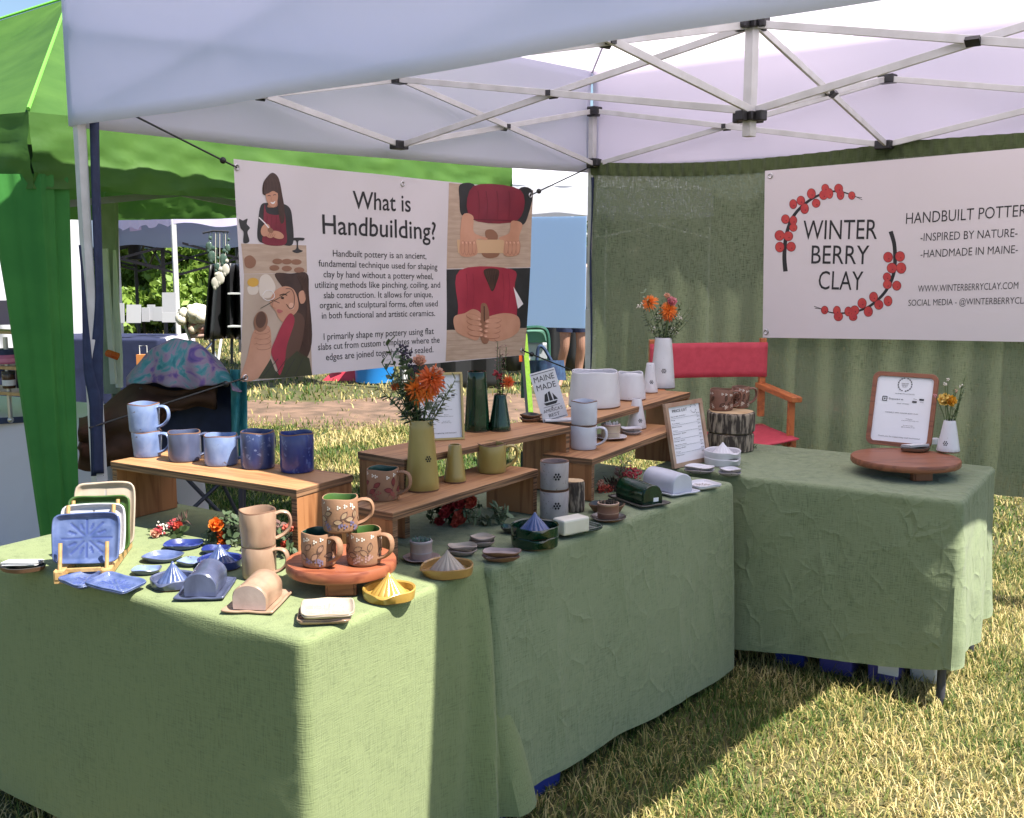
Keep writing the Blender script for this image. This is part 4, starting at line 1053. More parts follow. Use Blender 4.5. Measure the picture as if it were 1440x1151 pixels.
_, c, r, h = mug('blush tan mug carrying a second tan mug beside the red wood stand', 342, 389, 760, 818.5, ZTAB, 'tan', 'tan', -12, 1.0, TM)
mug('blush tan mug standing on top of another tan mug', 338, 391, 0, 0, 0, 'tan', 'tan', 14, 1.08, TM, fitted=(c + Vector((0, 0, h - .002)), r * 1.03, .094))
# red wood round stand
def round_stand(label, c, r, zb, zt, mat, th=.026, cut=None, feet=R(30), seed=1):
    t = thing('round_stand', label, 'wooden stand', (c[0], c[1], zb), feet)
    m = MB(); n = 64; h = zt - zb; prof = [(r * .985, h - th), (r, h - th + .004), (r, h - .004), (r * .985, h), (0, h)]
    m.lathe([(0, h - th)] + prof, n); m.build('disc', mat, t)
    for s_ in (-1, 1):
        f = MB(); f.box((0, s_ * r * .62, (h - th) / 2), (.075, .028, h - th)); f.box((0, s_ * r * .62, (h - th) / 2 ), (.062, .036, h - th - .004)); f.build('foot', mat, t, bevel=.002)
    return t
cR = P(480, 789, ZTAB + .06); round_stand('red stained round wood stand under three flowered mugs', cR, .137, ZTAB, ZTAB + .066, m_redwood, .027, feet=R(8))
FM = 'flowered terracotta mugs'
ZR = ZTAB + .068
_, c1_, r1_, h1_ = mug('terracotta flowered mug on the left of the red stand, dark green inside', 425, 473, 741, 800, ZR, 'clay', 'dgreen', -38, 1.0, FM, floral(3, (.30, .17, .11), (.15, .12, .19)), rim=None)
_, c2_, r2_, h2_ = mug('terracotta flowered mug on the right of the red stand, moss green inside', 488, 537, 738, 798, ZR, 'clay', 'moss', -22, 1.0, FM, floral(5, (.28, .16, .09), (.33, .2, .18)), rim=None)
cm = (c1_ + c2_) / 2 + Vector((.0, -.004, max(h1_, h2_) + .001))
mug('terracotta flowered mug topping the pyramid on the red stand', 450, 500, 0, 0, 0, 'clay', 'moss', 6, 1.02, FM, floral(9, (.30, .2, .12), (.13, .11, .2)), rim=None, fitted=(cm, r1_ * 1.02, h1_))
mug('brick red leaf patterned mug on the low riser, dark teal inside', 517, 561, 654, 707, ZL, 'clay', 'dgreen', -12, 1.02, FM, floral(12, (.22, .035, .03), (.28, .06, .05), dark=(.12, .02, .02)), rim=None)
mug('mustard yellow mug alone on the low riser', 671, 712, 620, 668, ZL, 'mustard', 'mustard', 10, 1.0)
WM = 'white mugs stacked on the far low riser'
_, c, r, h = mug('cool white mug at the bottom of the stacked pair', 802.5, 839, 594, 634.5, ZL, 'cool', 'cool', -15, 1.0, WM)
mug('cool white mug on top of the stacked pair, handle hidden', 802, 840, 0, 0, 0, 'cool', 'cool', 80, 1.02, WM, fitted=(c + Vector((0, 0, h)), r * 1.01, h * .98))
def logdec(sd): return floral(sd, (.12, .05, .03), (.5, .4, .33), dark=(.05, .022, .015))
# grey tumblers
def tumbler(label, fitted, group):
    c, r, h = fitted
    t = thing('tumbler', label, 'tumbler', c, 0, group); b = MB(); w = .004
    def fn(th, rr, zz, i): return rr * (1 + .012 * math.sin(2 * th + 1) + .006 * math.sin(7 * th + zz * 90)), zz
    b.lathe([(r * .93, 0), (r, .005), (r * 1.0, h * .5), (r * 1.02, h - .002), (r * 1.0, h), (r - w, h - .002), (r - w, .008), (0, .008)], 44, fn=fn, mis=[2, 0, 0, 2, 2, 1, 1, 1])
    a = math.atan2(-c[1], -c[0]); dots_on(b, r * 1.01, a + .2, h * .52, .0088, 3, 6, .0033)
    b.build('body', [G['grey'], G['pink'], G['brown'], G['hole']], t); return t
c, r, h = fit(759.5, 799, 684, 733, ZTAB)
tumbler('grey speckled tumbler with pierced flower, lower of the stacked two', (c, r, h), 'grey pierced tumblers'); tumbler('grey speckled tumbler with pierced flower, standing on the other tumbler', (c + Vector((0, 0, h + .001)), r * .99, h), 'grey pierced tumblers')

# ------------------------------------------------------------------ vases
def vase(label, xl, xr, yt, yb, z, mat, tops=.6, holes=None, rim='brown', group=None, cat='vase', name='bud_vase'):
    c, r, h = fit(xl, xr, yt, yb, z); h += r * (1 - tops) * math.sin(elev(c))
    t = thing(name, label, cat, c, 0, group); b = MB(); rt = r * tops; w = .004; sd_ = random.random() * 7
    def fn(th, rr, zz, i): return rr * (1 + .01 * math.sin(2 * th + sd_) + .008 * math.sin(3 * th + zz * 40 + sd_)), zz
    prof = [(r * .95, 0), (r, .005)] + [(r + (rt - r) * k / 8, .005 + (h - .007) * k / 8) for k in range(1, 9)] + [(rt - .001, h), (rt - w, h), (rt - w, h * .9), (r - w * 1.5, .01), (0, .01)]
    b.lathe(prof, 40, fn=fn, mis=[2] + [0] * 8 + [0, 0, 0, 1, 1, 1])
    if holes:
        a = math.atan2(-c[1], -c[0]) + holes[0]; zz = h * holes[1]; dots_on(b, r + (rt - r) * holes[1] + .0006, a, zz, holes[2], 3, 6, holes[2] * .36, slope=(rt - r) / h)
    b.build('body', [G[mat], G['dark'], G[rim], G['hole']], t)
    return c, r, h
V1 = vase('tall mustard vase holding orange mums and eucalyptus', 570, 618, 588, 694, ZL, 'mustard', .66, (.45, .47, .007), name='tall_vase')
vase('small empty mustard bud vase between the tall vase and the mustard mug', 624, 656, 624, 681, ZL, 'mustard', .56)
V2 = vase('tall glossy dark green vase beside the framed payment sign', 653, 689, 521, 609, ZU, 'forest', .72, name='tall_vase', rim='dark')
V3 = vase('short glossy dark green vase with dried red flowers', 687, 719, 554, 608, ZU, 'forest', .52, rim='dark')
V4 = vase('tall white pierced vase holding orange and pink flowers', 914, 949, 474, 548, ZU, 'white', .66, (.1, .36, .008), name='tall_vase')
vase('small white pierced bud vase, empty, left of the tall white vase', 903, 925, 510, 554, ZU, 'white', .5, (.2, .38, .006))
vase('white bud vase standing on the far low riser', 881, 909, 560, 605, ZL, 'white', .46, (.45, .3, .006))
V5 = vase('small white pierced vase with yellow flowers on the brown stand', 1317, 1349, 590, 638, ZTAB + .072, 'white', .50, (-.3, .3, .007))
# lampshade like white planters
def shade(label, xl, xr, yt, yb, z, tops):
    c, r, h = fit(xl, xr, yt, yb, z); t = thing('planter', label, 'planter', c, 0, 'white flared planters'); b = MB(); rt = r * tops; w = .005
    def fn(th, rr, zz, i): return rr * (1 + .012 * math.sin(3 * th + 1)), zz + (.003 * math.sin(3 * th) if zz > .6 * h else 0)
    b.lathe([(r * .97, 0), (r, .006)] + [(r + (rt - r) * (k / 8) ** 1.15, .006 + (h - .008) * k / 8) for k in range(1, 9)] + [(rt - .002, h), (rt - w, h - .002), (r - 2 * w, h * .3), (0, h * .28)], 48, fn=fn, mis=[1] + [0] * 12)
    b.build('body', [G['white'], G['brown']], t)
shade('large white flared planter at the middle of the tall risers', 799, 872, 517, 577, ZU, .88)
shade('smaller white flared planter right of the large one', 864, 908, 521, 565, ZU, .80)

# ------------------------------------------------------------------ bowls, dishes, juicers, trays
def dish(label, xl, xr, yb, z, mat, n=1, ecc=1.0, h=.016, group=None, rim='brown', name='dish', wav=.03):
    out = []
    p = P((xl + xr) / 2, yb, z); r = 0
    for _ in range(4): c = p + HD(p) * r * ecc; r = (xr - xl) / 2 * mpp(c)
    for k in range(n):
        t = thing(name, label if n == 1 else label[k], 'dish', c + Vector((.002 * k, .002 * k, k * .0125)), math.atan2(c.y, c.x) - PI / 2, group); b = MB(); sd_ = random.random() * 9
        def fn(th, rr, zz, i): return rr * (1 + wav * .6 * math.sin(2 * th + sd_) + wav * .4 * math.sin(3 * th + 2 * sd_)), zz + (.0022 * math.sin(3 * th + sd_) if i in (2, 3, 4) else 0)
        b.lathe([(r * .62, 0), (r * .75, .0015), (r * .97, h * .8), (r, h), (r * .97, h + .0012), (r * .80, h * .42), (r * .4, h * .32), (0, h * .32)], 40, fn=fn, mis=[1, 1, 1, 1, 0, 0, 0, 0], ell=(1, ecc))
        b.build('body', [G[mat], G[rim]], t); out.append((c, r))
    return out[0]
SD = 'small blue dishes on the near table'
dish('periwinkle oval dish left of the two blue citrus juicers', 201, 259, 795, ZTAB, 'blue', ecc=.8, group=SD, rim='slate')
dish('smallest grey blue dish below the periwinkle oval dish', 186, 227, 811, ZTAB, 'sky', ecc=.8, group=SD, rim='slate', h=.013)
dish('deep blue oval dish nearest the ribboned flower bunch', 231, 286, 777, ZTAB, 'deep', ecc=.8, group=SD, rim='deep')
dish('pale blue little dish tucked behind the front blue juicer', 249, 289, 799, ZTAB, 'sky', ecc=.8, group=SD, rim='slate', h=.013)
dish('deep blue round dish under the orange flowers', 284, 324, 783, ZTAB, 'deep', ecc=.85, group=SD, rim='deep')
TD = 'mauve stoneware dishes on the middle table'
dish(['lower dish of the mauve pair nearest the mustard juicer', 'upper dish of the mauve pair nearest the mustard juicer'], 628, 671, 784, ZTAB, 'cream', 2, .7, .013, TD, rim='pink')
dish(['lower dish of the small cream mauve pair below the red roses', 'upper dish of the small cream mauve pair below the red roses'], 659, 696, 771, ZTAB, 'cream', 2, .8, .013, TD, rim='pink')
dish(['lower dish of the long mauve pair left of the green juicer', 'upper dish of the long mauve pair left of the green juicer'], 677, 732, 793, ZTAB, 'pink', 2, .62, .013, TD)
WD = 'white little dishes on the right table'
dish(['lower white dish of the larger pair by the price list', 'upper white dish of the larger pair by the price list'], 962, 1004, 668, ZTAB + .004, 'white', 2, .75, .012, WD, rim='grey')
dish(['lower white dish of the smaller pair by the white juicer', 'upper white dish of the smaller pair by the white juicer'], 1010, 1042, 671, ZTAB + .004, 'white', 2, .75, .012, WD, rim='grey')
dish(['lower white dish of the pair on the far low riser', 'upper white dish of the pair on the far low riser'], 872, 903, 613, ZL, 'white', 2, .8, .012, 'white dishes on the far low riser', rim='grey')
dish(['lower charcoal dish of the pair beside the Maine sign', 'upper charcoal dish of the pair beside the Maine sign'], 730, 762, 595, ZU, 'dark', 2, .8, .013, 'charcoal dishes on the tall riser')
dish('dark olive dish behind the brown flower frog jar', 828, 878, 724, ZTAB, 'dark', ecc=.7, h=.026)
dish('dark green oval dish half hidden behind the green juicer', 704, 742, 752, ZTAB, 'forest', ecc=.8, rim='dark')

def juicer(label, xl, xr, yb, z, bowl, cone, group=None, h=.028, sa=-100, stack=False, ch=.062):
    p = P((xl + xr) / 2, yb, z); r = 0
    for _ in range(4): c = p + HD(p) * r; r = (xr - xl) / 2 * mpp(c)
    t = thing('citrus_juicer', label, 'juicer', c, 0, group); a0 = R(sa)
    def bowlmb(z0):
        b = MB()
        def fn(th, rr, zz, i):
            d = math.atan2(math.sin(th - a0), math.cos(th - a0)); k = math.exp(-(d / .30) ** 2) * (1 if i in (2, 3, 4, 5) else 0)
            return rr + k * .010 * (zz / h), zz - k * .007 * (1 if i in (3, 4) else 0) + .001 * math.sin(4 * th)
        b.lathe([(r * .90, 0), (r * .96, .003), (r * .99, h * .6), (r, h - .001), (r - .002, h + .001), (r - .006, h - .002), (r - .007, .009), (r * .5, .006), (0, .006)], 80, fn=fn, mis=[1, 0, 0, 0, 0, 0, 0, 0, 0], c=(0, 0, z0)); return b
    bowlmb(0).build('bowl', [G[bowl], G['brown']], t)
    z0 = 0
    if stack: z0 = h * .9; bowlmb(z0).build('upper_bowl', [G[stack], G['brown']], t)
    k = MB(); rc = r * .70
    def fr(th, rr, zz, i): return rr * (1 + .10 * (abs(math.sin(th * 7)) - .5) * (1 if 0 < i < 8 else .3)), zz
    prof = [(rc, .006), (rc * .97, .010)] + [(rc * (1 - .97 * (q / 7) ** .95), .010 + (ch - .012) * (q / 7)) for q in range(1, 7)] + [(rc * .05, ch), (0, ch + .001)]
    k.lathe(prof, 84, fn=fr, c=(0, 0, z0)); k.build('reamer', G[cone], t); return c, r
JB = 'blue citrus juicers'
juicer('blue grey citrus juicer in front beside the flat blue trays', 213, 276, 833, ZTAB, 'slate', 'blue', JB, .024)
juicer('darker blue citrus juicer partly shaded behind the butter dish', 279, 341, 806, ZTAB, 'deep', 'blue', JB, .024)
juicer('yellow citrus juicer at the sunlit table edge', 510, 585, 853, ZTAB, 'yellow', 'yellow', None, .026, sa=-95)
juicer('ochre citrus juicer with pale clay cone in the shade', 593, 666, 818, ZTAB, 'ochre', 'cream', None, .026, sa=-150)
juicer('dark green stacked juicer with blue cone on the middle table', 718, 786, 776, ZTAB, 'forest', 'blue', None, .032, sa=-80, stack='forest', ch=.066)
juicer('white stacked juicer in front of the log slices', 990, 1041, 658, ZTAB + .004, 'white', 'white', None, .030, sa=-60, stack='white', ch=.060)

def tray(name, label, w, d, mat, gro, loc, rot, group=None, rim=.010, star=True, cat='tray'):
    """square slab tray with a raised wavy rim and a pressed starburst"""
    t = thing(name, label, cat, loc, 0, group, rot); b = MB(); nu, nv = 56, 48; sd_ = random.random() * 9; vs = []; fl = []
    for j in range(nv + 1):
        for i in range(nu + 1):
            u, v = 2 * i / nu - 1, 2 * j / nv - 1
            m = max(abs(u), abs(v)); k = 1 - .10 * (min(abs(u), abs(v)) / (m + 1e-6)) ** 6 * m ** 3
            x, y = u * k * w / 2, v * k * d / 2
            x *= 1 + .012 * math.sin(3 * v + sd_); y *= 1 + .012 * math.sin(3.3 * u + sd_)
            e = max(0, (m - .80) / .20); z = .003 + rim * min(1, e * 1.25) ** 1.5 - (.003 * max(0, e - .85) * 6 if e > .85 else 0)
            z += .0012 * math.sin(5 * u + sd_) * e
            g_ = 0
            if star:
                a = math.atan2(y, x); rr = math.hypot(x / w, y / d) * 2; q = (a / (PI / 8)) % 1; q = min(q, 1 - q); ds = q * PI / 8 * math.hypot(x, y)
                lim = .78 if int(round(a / (PI / 8))) % 2 == 0 else .62
                lo_ = .14 if int(round(a / (PI / 8))) % 2 == 0 else .34
                if ds < .0026 and lo_ < rr < lim and m < .78: z -= .0018; g_ = 1
            vs.append((x, y, z)); fl.append(g_)
    fs = [(j * (nu + 1) + i, j * (nu + 1) + i + 1, (j + 1) * (nu + 1) + i + 1, (j + 1) * (nu + 1) + i) for j in range(nv) for i in range(nu)]
    b.add(vs, fs, 0, True); b.m = [1 if sum(fl[i] for i in f) >= 2 else 0 for f in fs]
    o = b.build('body', [G[mat], G[gro], G['brown']], t, merge=False); s_ = o.modifiers.new('thickness', 'SOLIDIFY'); s_.thickness = .005; s_.offset = -1
    return t
yaw1 = math.atan2(-u1[1], -u1[0])         # x axis along the near table's front edge
p = P(121, 819, ZTAB + .004); tray('slab_tray', 'flat blue starburst tray lying left, slipped under its neighbour', .118, .10, 'blue', 'groove_b', (p.x, p.y, ZTAB + .005), (0, 0, yaw1 - .12), 'flat blue trays before the rack')
p = P(163, 828, ZTAB + .01); tray('slab_tray', 'flat blue starburst tray lying on the right, overlapping its neighbour', .118, .10, 'blue', 'groove_b', (p.x, p.y, ZTAB + .017), (R(0), R(7), yaw1 + .30), 'flat blue trays before the rack')
p = P(457, 871, ZTAB); tray('slab_tray', 'lower cream square tray of the pair at the table corner', .122, .105, 'tan', 'groove', (p.x, p.y, ZTAB + .005), (0, 0, .12), 'cream trays at the table corner')
p = P(461, 860, ZTAB + .02); tray('slab_tray', 'upper cream starburst tray of the pair at the table corner', .120, .105, 'cream', 'groove', (p.x, p.y, ZTAB + .021), (R(2), R(1), .16), 'cream trays at the table corner')
p = P(987, 686, ZTAB); tray('slab_tray', 'white starburst tray at the far end of the middle table', .115, .10, 'white', 'groove', (p.x, p.y, ZTAB + .005), (0, 0, .55))
p = P(950, 680, ZTAB); tray('slab_tray', 'white starburst tray half behind the white butter dish', .10, .10, 'white', 'groove', (p.x - .01, p.y + .05, ZTAB + .005), (0, 0, .7))
def arch(w, l, h, mats, tray_mat, label, c, ang, group=None, endmi=0, tag_=False):
    t = thing('butter_dish', label, 'butter dish', c, ang, group)        # local y runs along the dish, front end at -y
    tm = MB(); nu, nv = 26, 30
    def f(u, v):
        x, y = (2 * u - 1), (2 * v - 1); m = max(abs(x), abs(y)); e = max(0, (m - .84) / .16)
        return (x * (w / 2 + .018) * (1 + .01 * math.sin(4 * y)), y * (l / 2 + .018), .005 + .007 * e ** 1.4 + .001 * math.sin(6 * x + 5 * y) * e)
    tm.grid(f, nu, nv); o = tm.build('tray', tray_mat, t); s_ = o.modifiers.new('thickness', 'SOLIDIFY'); s_.thickness = .005; s_.offset = -1
    b = MB(); pr = [(-w / 2 * .96, .007), (-w / 2, .012), (-w / 2, h * .48)]
    for k in range(1, 16): a = PI - PI * k / 16; pr.append((w / 2 * math.cos(a), h * .48 + h * .52 * math.sin(a)))
    pr += [(w / 2, h * .48), (w / 2, .012), (w / 2 * .96, .007)]
    n = len(pr); ny = 12
    vs = []; 
    ys = [-l / 2, -l / 2 + .003] + [-l / 2 + .003 + (l - .006) * k / ny for k in range(1, ny)] + [l / 2 - .003, l / 2]
    for j, y in enumerate(ys):
        k = .955 if j in (0, len(ys) - 1) else 1
        for i, (x, z) in enumerate(pr): vs.append((x * k * (1 + .012 * math.sin(y * 60 + i)), y, z * (k if z > h * .3 else 1) + .001 * math.sin(y * 40 + x * 60)))
    fs = [(j * n + i, j * n + i + 1, (j + 1) * n + i + 1, (j + 1) * n + i) for j in range(len(ys) - 1) for i in range(n - 1)]
    b.add(vs, fs, 0, True); b.add([vs[i] for i in range(n)], [tuple(range(n))], endmi); b.add([vs[(len(ys) - 1) * n + i] for i in range(n)], [tuple(range(n))], endmi)
    if endmi:
        for q in (0, len(ys) - 1):
            pass
    cov = b.build('cover', mats, t)
    if tag_:
        s2 = MB(); s2.box((.012, -l / 2 - .001, .022), (.02, .0012, .013)); s2.build('price_sticker', m_paper, cov)
    return t
c = P(290, 832, ZTAB); arch(.078, .125, .066, [G['slate']], G['slate'], 'dark slate blue butter dish at the sunlit table edge', (c.x, c.y, ZTAB), R(3))
c = P(363, 850, ZTAB); arch(.082, .125, .068, [G['tan'], G['pink']], G['tan'], 'peach tan butter dish with grey end at the sunlit edge', (c.x, c.y, ZTAB), -R(5), endmi=1)
c = P(898, 706, ZTAB); arch(.080, .155, .072, [G['forest']], G['dark'], 'forest green butter dish with price sticker', (c.x, c.y, ZTAB), R(30), tag_=True)
c = P(938, 690, ZTAB); arch(.088, .165, .074, [G['cool']], G['cool'], 'plain white butter dish beside the green one', (c.x, c.y, ZTAB), R(32))
# soap on a green tray
c = P(811, 749, ZTAB); tray('slab_tray', 'dark green ridged tray carrying the ivory soap bar', .155, .085, 'forest', 'groove_d', (c.x, c.y, ZTAB + .005), (0, 0, R(38)))
c = P(803, 744, ZTAB + .02); s_ = MB(); s_.box((0, 0, .025), (.098, .055, .046)); so_ = s_.build('soap_bar', M('ivory_soap', (.66, .64, .54), .45, (.58, .55, .45), 12), bevel=.006); so_.location = (c.x, c.y, ZTAB + .008); so_.rotation_euler = (0, 0, R(36)); tag(so_, 'ivory soap bar lying on the dark green tray', 'soap')
# flower frog jars on saucers
def frog(label, xl, xr, yt, yb, z, body, sau, band):
    c, r, h = fit(xl, xr, yt, yb, z); t = thing('flower_frog', label, 'flower frog', c, 0, 'flower frog jars'); rs_ = r * 1.7
    s = MB(); s.lathe([(rs_ * .6, 0), (rs_ * .75, .002), (rs_, .011), (rs_ * .97, .012), (rs_ * .75, .006), (0, .005)], 40, fn=lambda th, rr, zz, i: (rr * (1 + .015 * math.sin(5 * th)), zz + .001 * math.sin(4 * th) * (zz > .008)), mis=[1, 1, 0, 0, 0, 0]); s.build('saucer', [G[sau], G['brown']], t)
    b = MB(); b.lathe([(r * .95, .006), (r, .009), (r * 1.0, h * .36), (r * 1.02, h * .40), (r, h * .44), (r, h * .78), (r * 1.04, h * .82), (r * 1.03, h * .9), (r * .9, h * .92), (r * .88, h * .8), (0, h * .8)], 40, mis=[1, 0, 0, 1, 0, 0, 1, 1, 1, 2, 2]); b.build('jar', [G[body], G[band], G['dark']], t)
    pz = MB(); rnd = random.Random(len(label))
    for k in range(26):
        a = rnd.uniform(0, 2 * PI); q = r * .8 * math.sqrt(rnd.random()); pz.tube([(q * math.cos(a), q * math.sin(a), h * .78), (q * 1.05 * math.cos(a), q * 1.05 * math.sin(a), h * (.98 + .08 * rnd.random()))], .0016, 5)
    pz.build('pins', M('teal_pins', (.12, .2, .16), .6) if body == 'pink' else G[sau], t)
    return c, r, h
frog('mauve flower frog jar on a scalloped saucer by the low riser', 577, 608, 753, 793, ZTAB, 'pink', 'pink', 'grey')
frog('brown and tan flower frog jar on a dark saucer', 840, 870, 701, 735, ZTAB, 'claybrown', 'dark', 'tan')
frog('cream banded flower frog jar on the far low riser', 845, 872, 592, 620, ZL, 'cream', 'white', 'pink')

# square green planter behind the tumblers
pl = MB(); c = P(758, 660, ZTAB); c = P(762, 690, ZTAB) + HD(P(762, 690, ZTAB)) * .10
t = thing('planter_box', 'square dark green pot behind the stacked grey tumblers', 'planter', (c.x, c.y, ZTAB), .5)
for k, (x, y, dx, dy) in enumerate(((0, -.052, .115, .006), (0, .052, .115, .006), (-.0545, 0, .006, .098), (.0545, 0, .006, .098))): pl.box((x, y, .06), (dx, dy, .115))
pl.box((0, 0, .004), (.103, .098, .006)); pl.build('body', [G['forest']], t, bevel=.0)
# ------------------------------------------------------------------ flowers
m_stem = M('flower_stem', (.07, .11, .03), .6); m_euc = M('eucalyptus_leaf', (.14, .20, .12), .6, (.19, .25, .14), 30, trans=.25)
m_dkleaf = M('dark_sprig_leaf', (.05, .085, .04), .6, (.09, .135, .06), 30, trans=.2); m_fern = M('grey_green_fern', (.16, .19, .12), .7, (.22, .25, .15), 40, trans=.25)
m_orange = M('orange_petal', (.78, .16, .015), .6, (.85, .24, .03), 60, trans=.25); m_orange2 = M('deep_orange_petal', (.60, .09, .015), .6, (.72, .14, .02), 60, trans=.25)
m_peach = M('peach_petal', (.76, .46, .33), .6, (.68, .36, .26), 40, trans=.25); m_crim = M('crimson_petal', (.38, .03, .05), .6, (.48, .06, .06), 40, trans=.2)
m_yel = M('yellow_petal', (.82, .55, .10), .6, (.85, .66, .25), 40, trans=.25); m_dry = M('dried_umber', (.10, .055, .05), .8, (.17, .09, .07), 40); m_purple = M('dusky_purple', (.06, .045, .07), .8)
m_yel2 = M('amber_petal', (.75, .36, .03), .6, (.8, .45, .05), 40, trans=.25); m_coral = M('coral_petal', (.60, .09, .06), .6, (.70, .16, .10), 40, trans=.25); m_white_p = M('white_floret', (.72, .66, .58), .7); m_pinkp = M('pink_petal', (.66, .20, .26), .6, (.72, .34, .36), 30, trans=.2)
def frame(ax):
    ax = Vector(ax).normalized(); u = ax.cross(Vector((0, 0, 1))) if abs(ax.z) < .95 else ax.cross(Vector((1, 0, 0)))
    u.normalize(); return Matrix((u, ax.cross(u), ax)).transposed()
def petal(mb, m, o, az, tilt, ln, wd, curl=.3, r0=0):
    """one petal: strip of quads rising from the centre, tilt 0 = upright"""
    vs = []; n = 3
    for i in range(n + 1):
        t = i / n; a = tilt + curl * t * t; rad = r0 + ln * t * math.sin(a); z = ln * t * math.cos(a); w = wd * (.45 + .9 * t - .75 * t * t) * (.35 if i == n else 1)
        for s_ in (-1, 1): vs.append(m @ Vector((rad * math.cos(az) - s_ * w * math.sin(az) * .5, rad * math.sin(az) + s_ * w * math.cos(az) * .5, z)) + o)
    mb.add(vs, [(2 * i, 2 * i + 1, 2 * i + 3, 2 * i + 2) for i in range(n)], 0, True)
def mum(o, ax, r, rnd, layers=5):
    mb = MB(); m = frame(ax)
    for k in range(layers):
        f = k / (layers - 1); nn = int(7 + 13 * f)
        for i in range(nn): petal(mb, m, o - m @ Vector((0, 0, r * .5)), 2 * PI * (i + rnd.random() * .7) / nn, .2 + 1.35 * f + rnd.uniform(-.12, .12), r * (.85 + .3 * f) * rnd.uniform(.85, 1.1), r * .24, .25)
    return mb
def rose(o, ax, r, rnd):
    mb = MB(); m = frame(ax)
    for k in range(5):
        f = k / 4; nn = 3 + k
        for i in range(nn): petal(mb, m, o - m @ Vector((0, 0, r * .7)), 2 * PI * (i + .5 * k) / nn + rnd.random() * .4, .12 + .75 * f, r * (1.5 - .25 * f), r * (.75 + .5 * f), -.55 + .5 * f)
    mb.ball(o - m @ Vector((0, 0, r * .5)), r * .45, 8); return mb
def sprig(mb, pts, n, size, rnd, wd=.55, shape='oval', mi=0):
    """leaves in pairs along a stem"""
    P_ = rails(pts, False, 8); k = len(P_)
    for i in range(n):
        t = .25 + .75 * i / max(1, n - 1); q = P_[min(k - 1, int(t * (k - 1)))]; d = (P_[min(k - 1, int(t * (k - 1)) + 1)] - P_[max(0, int(t * (k - 1)) - 1)])
        d = d.normalized() if d.length > 0 else Vector((0, 0, 1))
        for s_ in (-1, 1):
            side = d.cross(Vector((rnd.uniform(-1, 1), rnd.uniform(-1, 1), rnd.uniform(-.4, .4)))).normalized() * s_
            ax = (side + d * rnd.uniform(.3, 1)).normalized(); w = ax.cross(d).normalized() if ax.cross(d).length > .05 else Vector((1, 0, 0))
            L_ = size * rnd.uniform(.7, 1.2); wv = L_ * wd * .5; nn = ax.cross(w) * L_ * .12
            mb.add([q, q + ax * L_ * .3 + w * wv, q + ax * L_ * .7 + w * wv * .9 + nn, q + ax * L_ + nn * 1.5, q + ax * L_ * .7 - w * wv * .9 + nn, q + ax * L_ * .3 - w * wv], [(0, 1, 2, 3, 4, 5)], mi, True)
def arc(a, b, bend, rnd):
    m = a.lerp(b, .5) + Vector((rnd.uniform(-1, 1), rnd.uniform(-1, 1), .3)) * bend; return [a, m, b]
class Bq:
    def __init__(s, label, base, seed, cat='bouquet', group=None, name='bouquet'):
        s.t = thing(name, label, cat, base, 0, group); s.b = Vector(base); s.r = random.Random(seed); s.st = MB(); s.lv = {}
    def stem(s, tip, r=.0016, start=None):
        a = (start or Vector((s.r.uniform(-.008, .008), s.r.uniform(-.008, .008), -.05))); pts = arc(a, tip, .006, s.r); s.st.tube(rails(pts, False, 5), r, 6); return pts
    def leaf(s, tip, mat, n, size, wd=.55, start=None, nm='leaf_spray'):
        pts = s.stem(tip, .0013, start); mb = MB(); sprig(mb, pts, int(n * 1.25), size * 1.3, s.r, wd); mb.build(nm, mat, s.t, merge=False)
    def fl(s, mb, mat, nm='flower'): mb.build(nm, mat, s.t, merge=False)
    def tuft(s, o, r, n, mat, br=.003, nm='floret_cluster'):
        mb = MB()
        for _ in range(n):
            d = Vector((s.r.gauss(0, 1), s.r.gauss(0, 1), s.r.gauss(0, 1))).normalized() * r * s.r.uniform(.4, 1); mb.ball(o + d, br * s.r.uniform(.7, 1.3), 6)
        mb.build(nm, mat, s.t, merge=False)
    def end(s): 
        if s.st.v: s.st.build('stems', m_stem, s.t, merge=False)
def vp(base, px, py, dz=0):
    """offset from base to the point seen at a photo pixel, at the base's own distance (+dz metres nearer)"""
    return PD(px, py, base[1] - dz) - Vector(base)
# main bouquet in the mustard vase
c, r, h = V1; base = c + Vector((0, 0, h)); q = Bq('orange mum bouquet with eucalyptus in the tall mustard vase', base, 4)
for px, py, rr, ax, mt in ((583, 547, .041, (-.2, -1, .35), m_orange), (608, 531, .043, (.25, -1, .5), m_orange2), (600, 551, .031, (.1, -1, .1), m_orange), (553, 543, .014, (-.6, -.7, .5), m_orange2)):
    tip = vp(base, px, py, .02); q.stem(tip); q.fl(mum(tip, ax, rr, q.r), mt)
for px, py, rr, mt in ((590, 507, .022, m_peach), (613, 524, .024, m_peach)):
    tip = vp(base, px, py, .0); q.stem(tip); q.fl(rose(tip, (.1, -.7, .8), rr, q.r), mt)
for px, py, mt, n, sz, wd in ((545, 486, m_dkleaf, 9, .030, .34), (538, 512, m_dkleaf, 9, .028, .36), (535, 548, m_dkleaf, 8, .024, .4), (563, 505, m_euc, 11, .026, .8), (556, 530, m_euc, 10, .024, .85), (548, 560, m_euc, 8, .02, .85), (566, 560, m_euc, 8, .024, .85), (580, 575, m_euc, 5, .022, .85),
                              (572, 512, m_euc, 10, .024, .8), (640, 535, m_fern, 14, .020, .3), (632, 548, m_fern, 13, .02, .3), (626, 560, m_fern, 11, .018, .3), (618, 555, m_fern, 10, .02, .35), (600, 568, m_euc, 6, .02, .7), (610, 572, m_fern, 6, .02, .3)):
    q.leaf(vp(base, px, py, q.r.uniform(-.03, .03)), mt, n, sz, wd)
for px, py in ((572, 500), (580, 516), (567, 492)): q.stem(vp(base, px, py)); q.tuft(vp(base, px, py), .018, 26, m_purple, .0035)
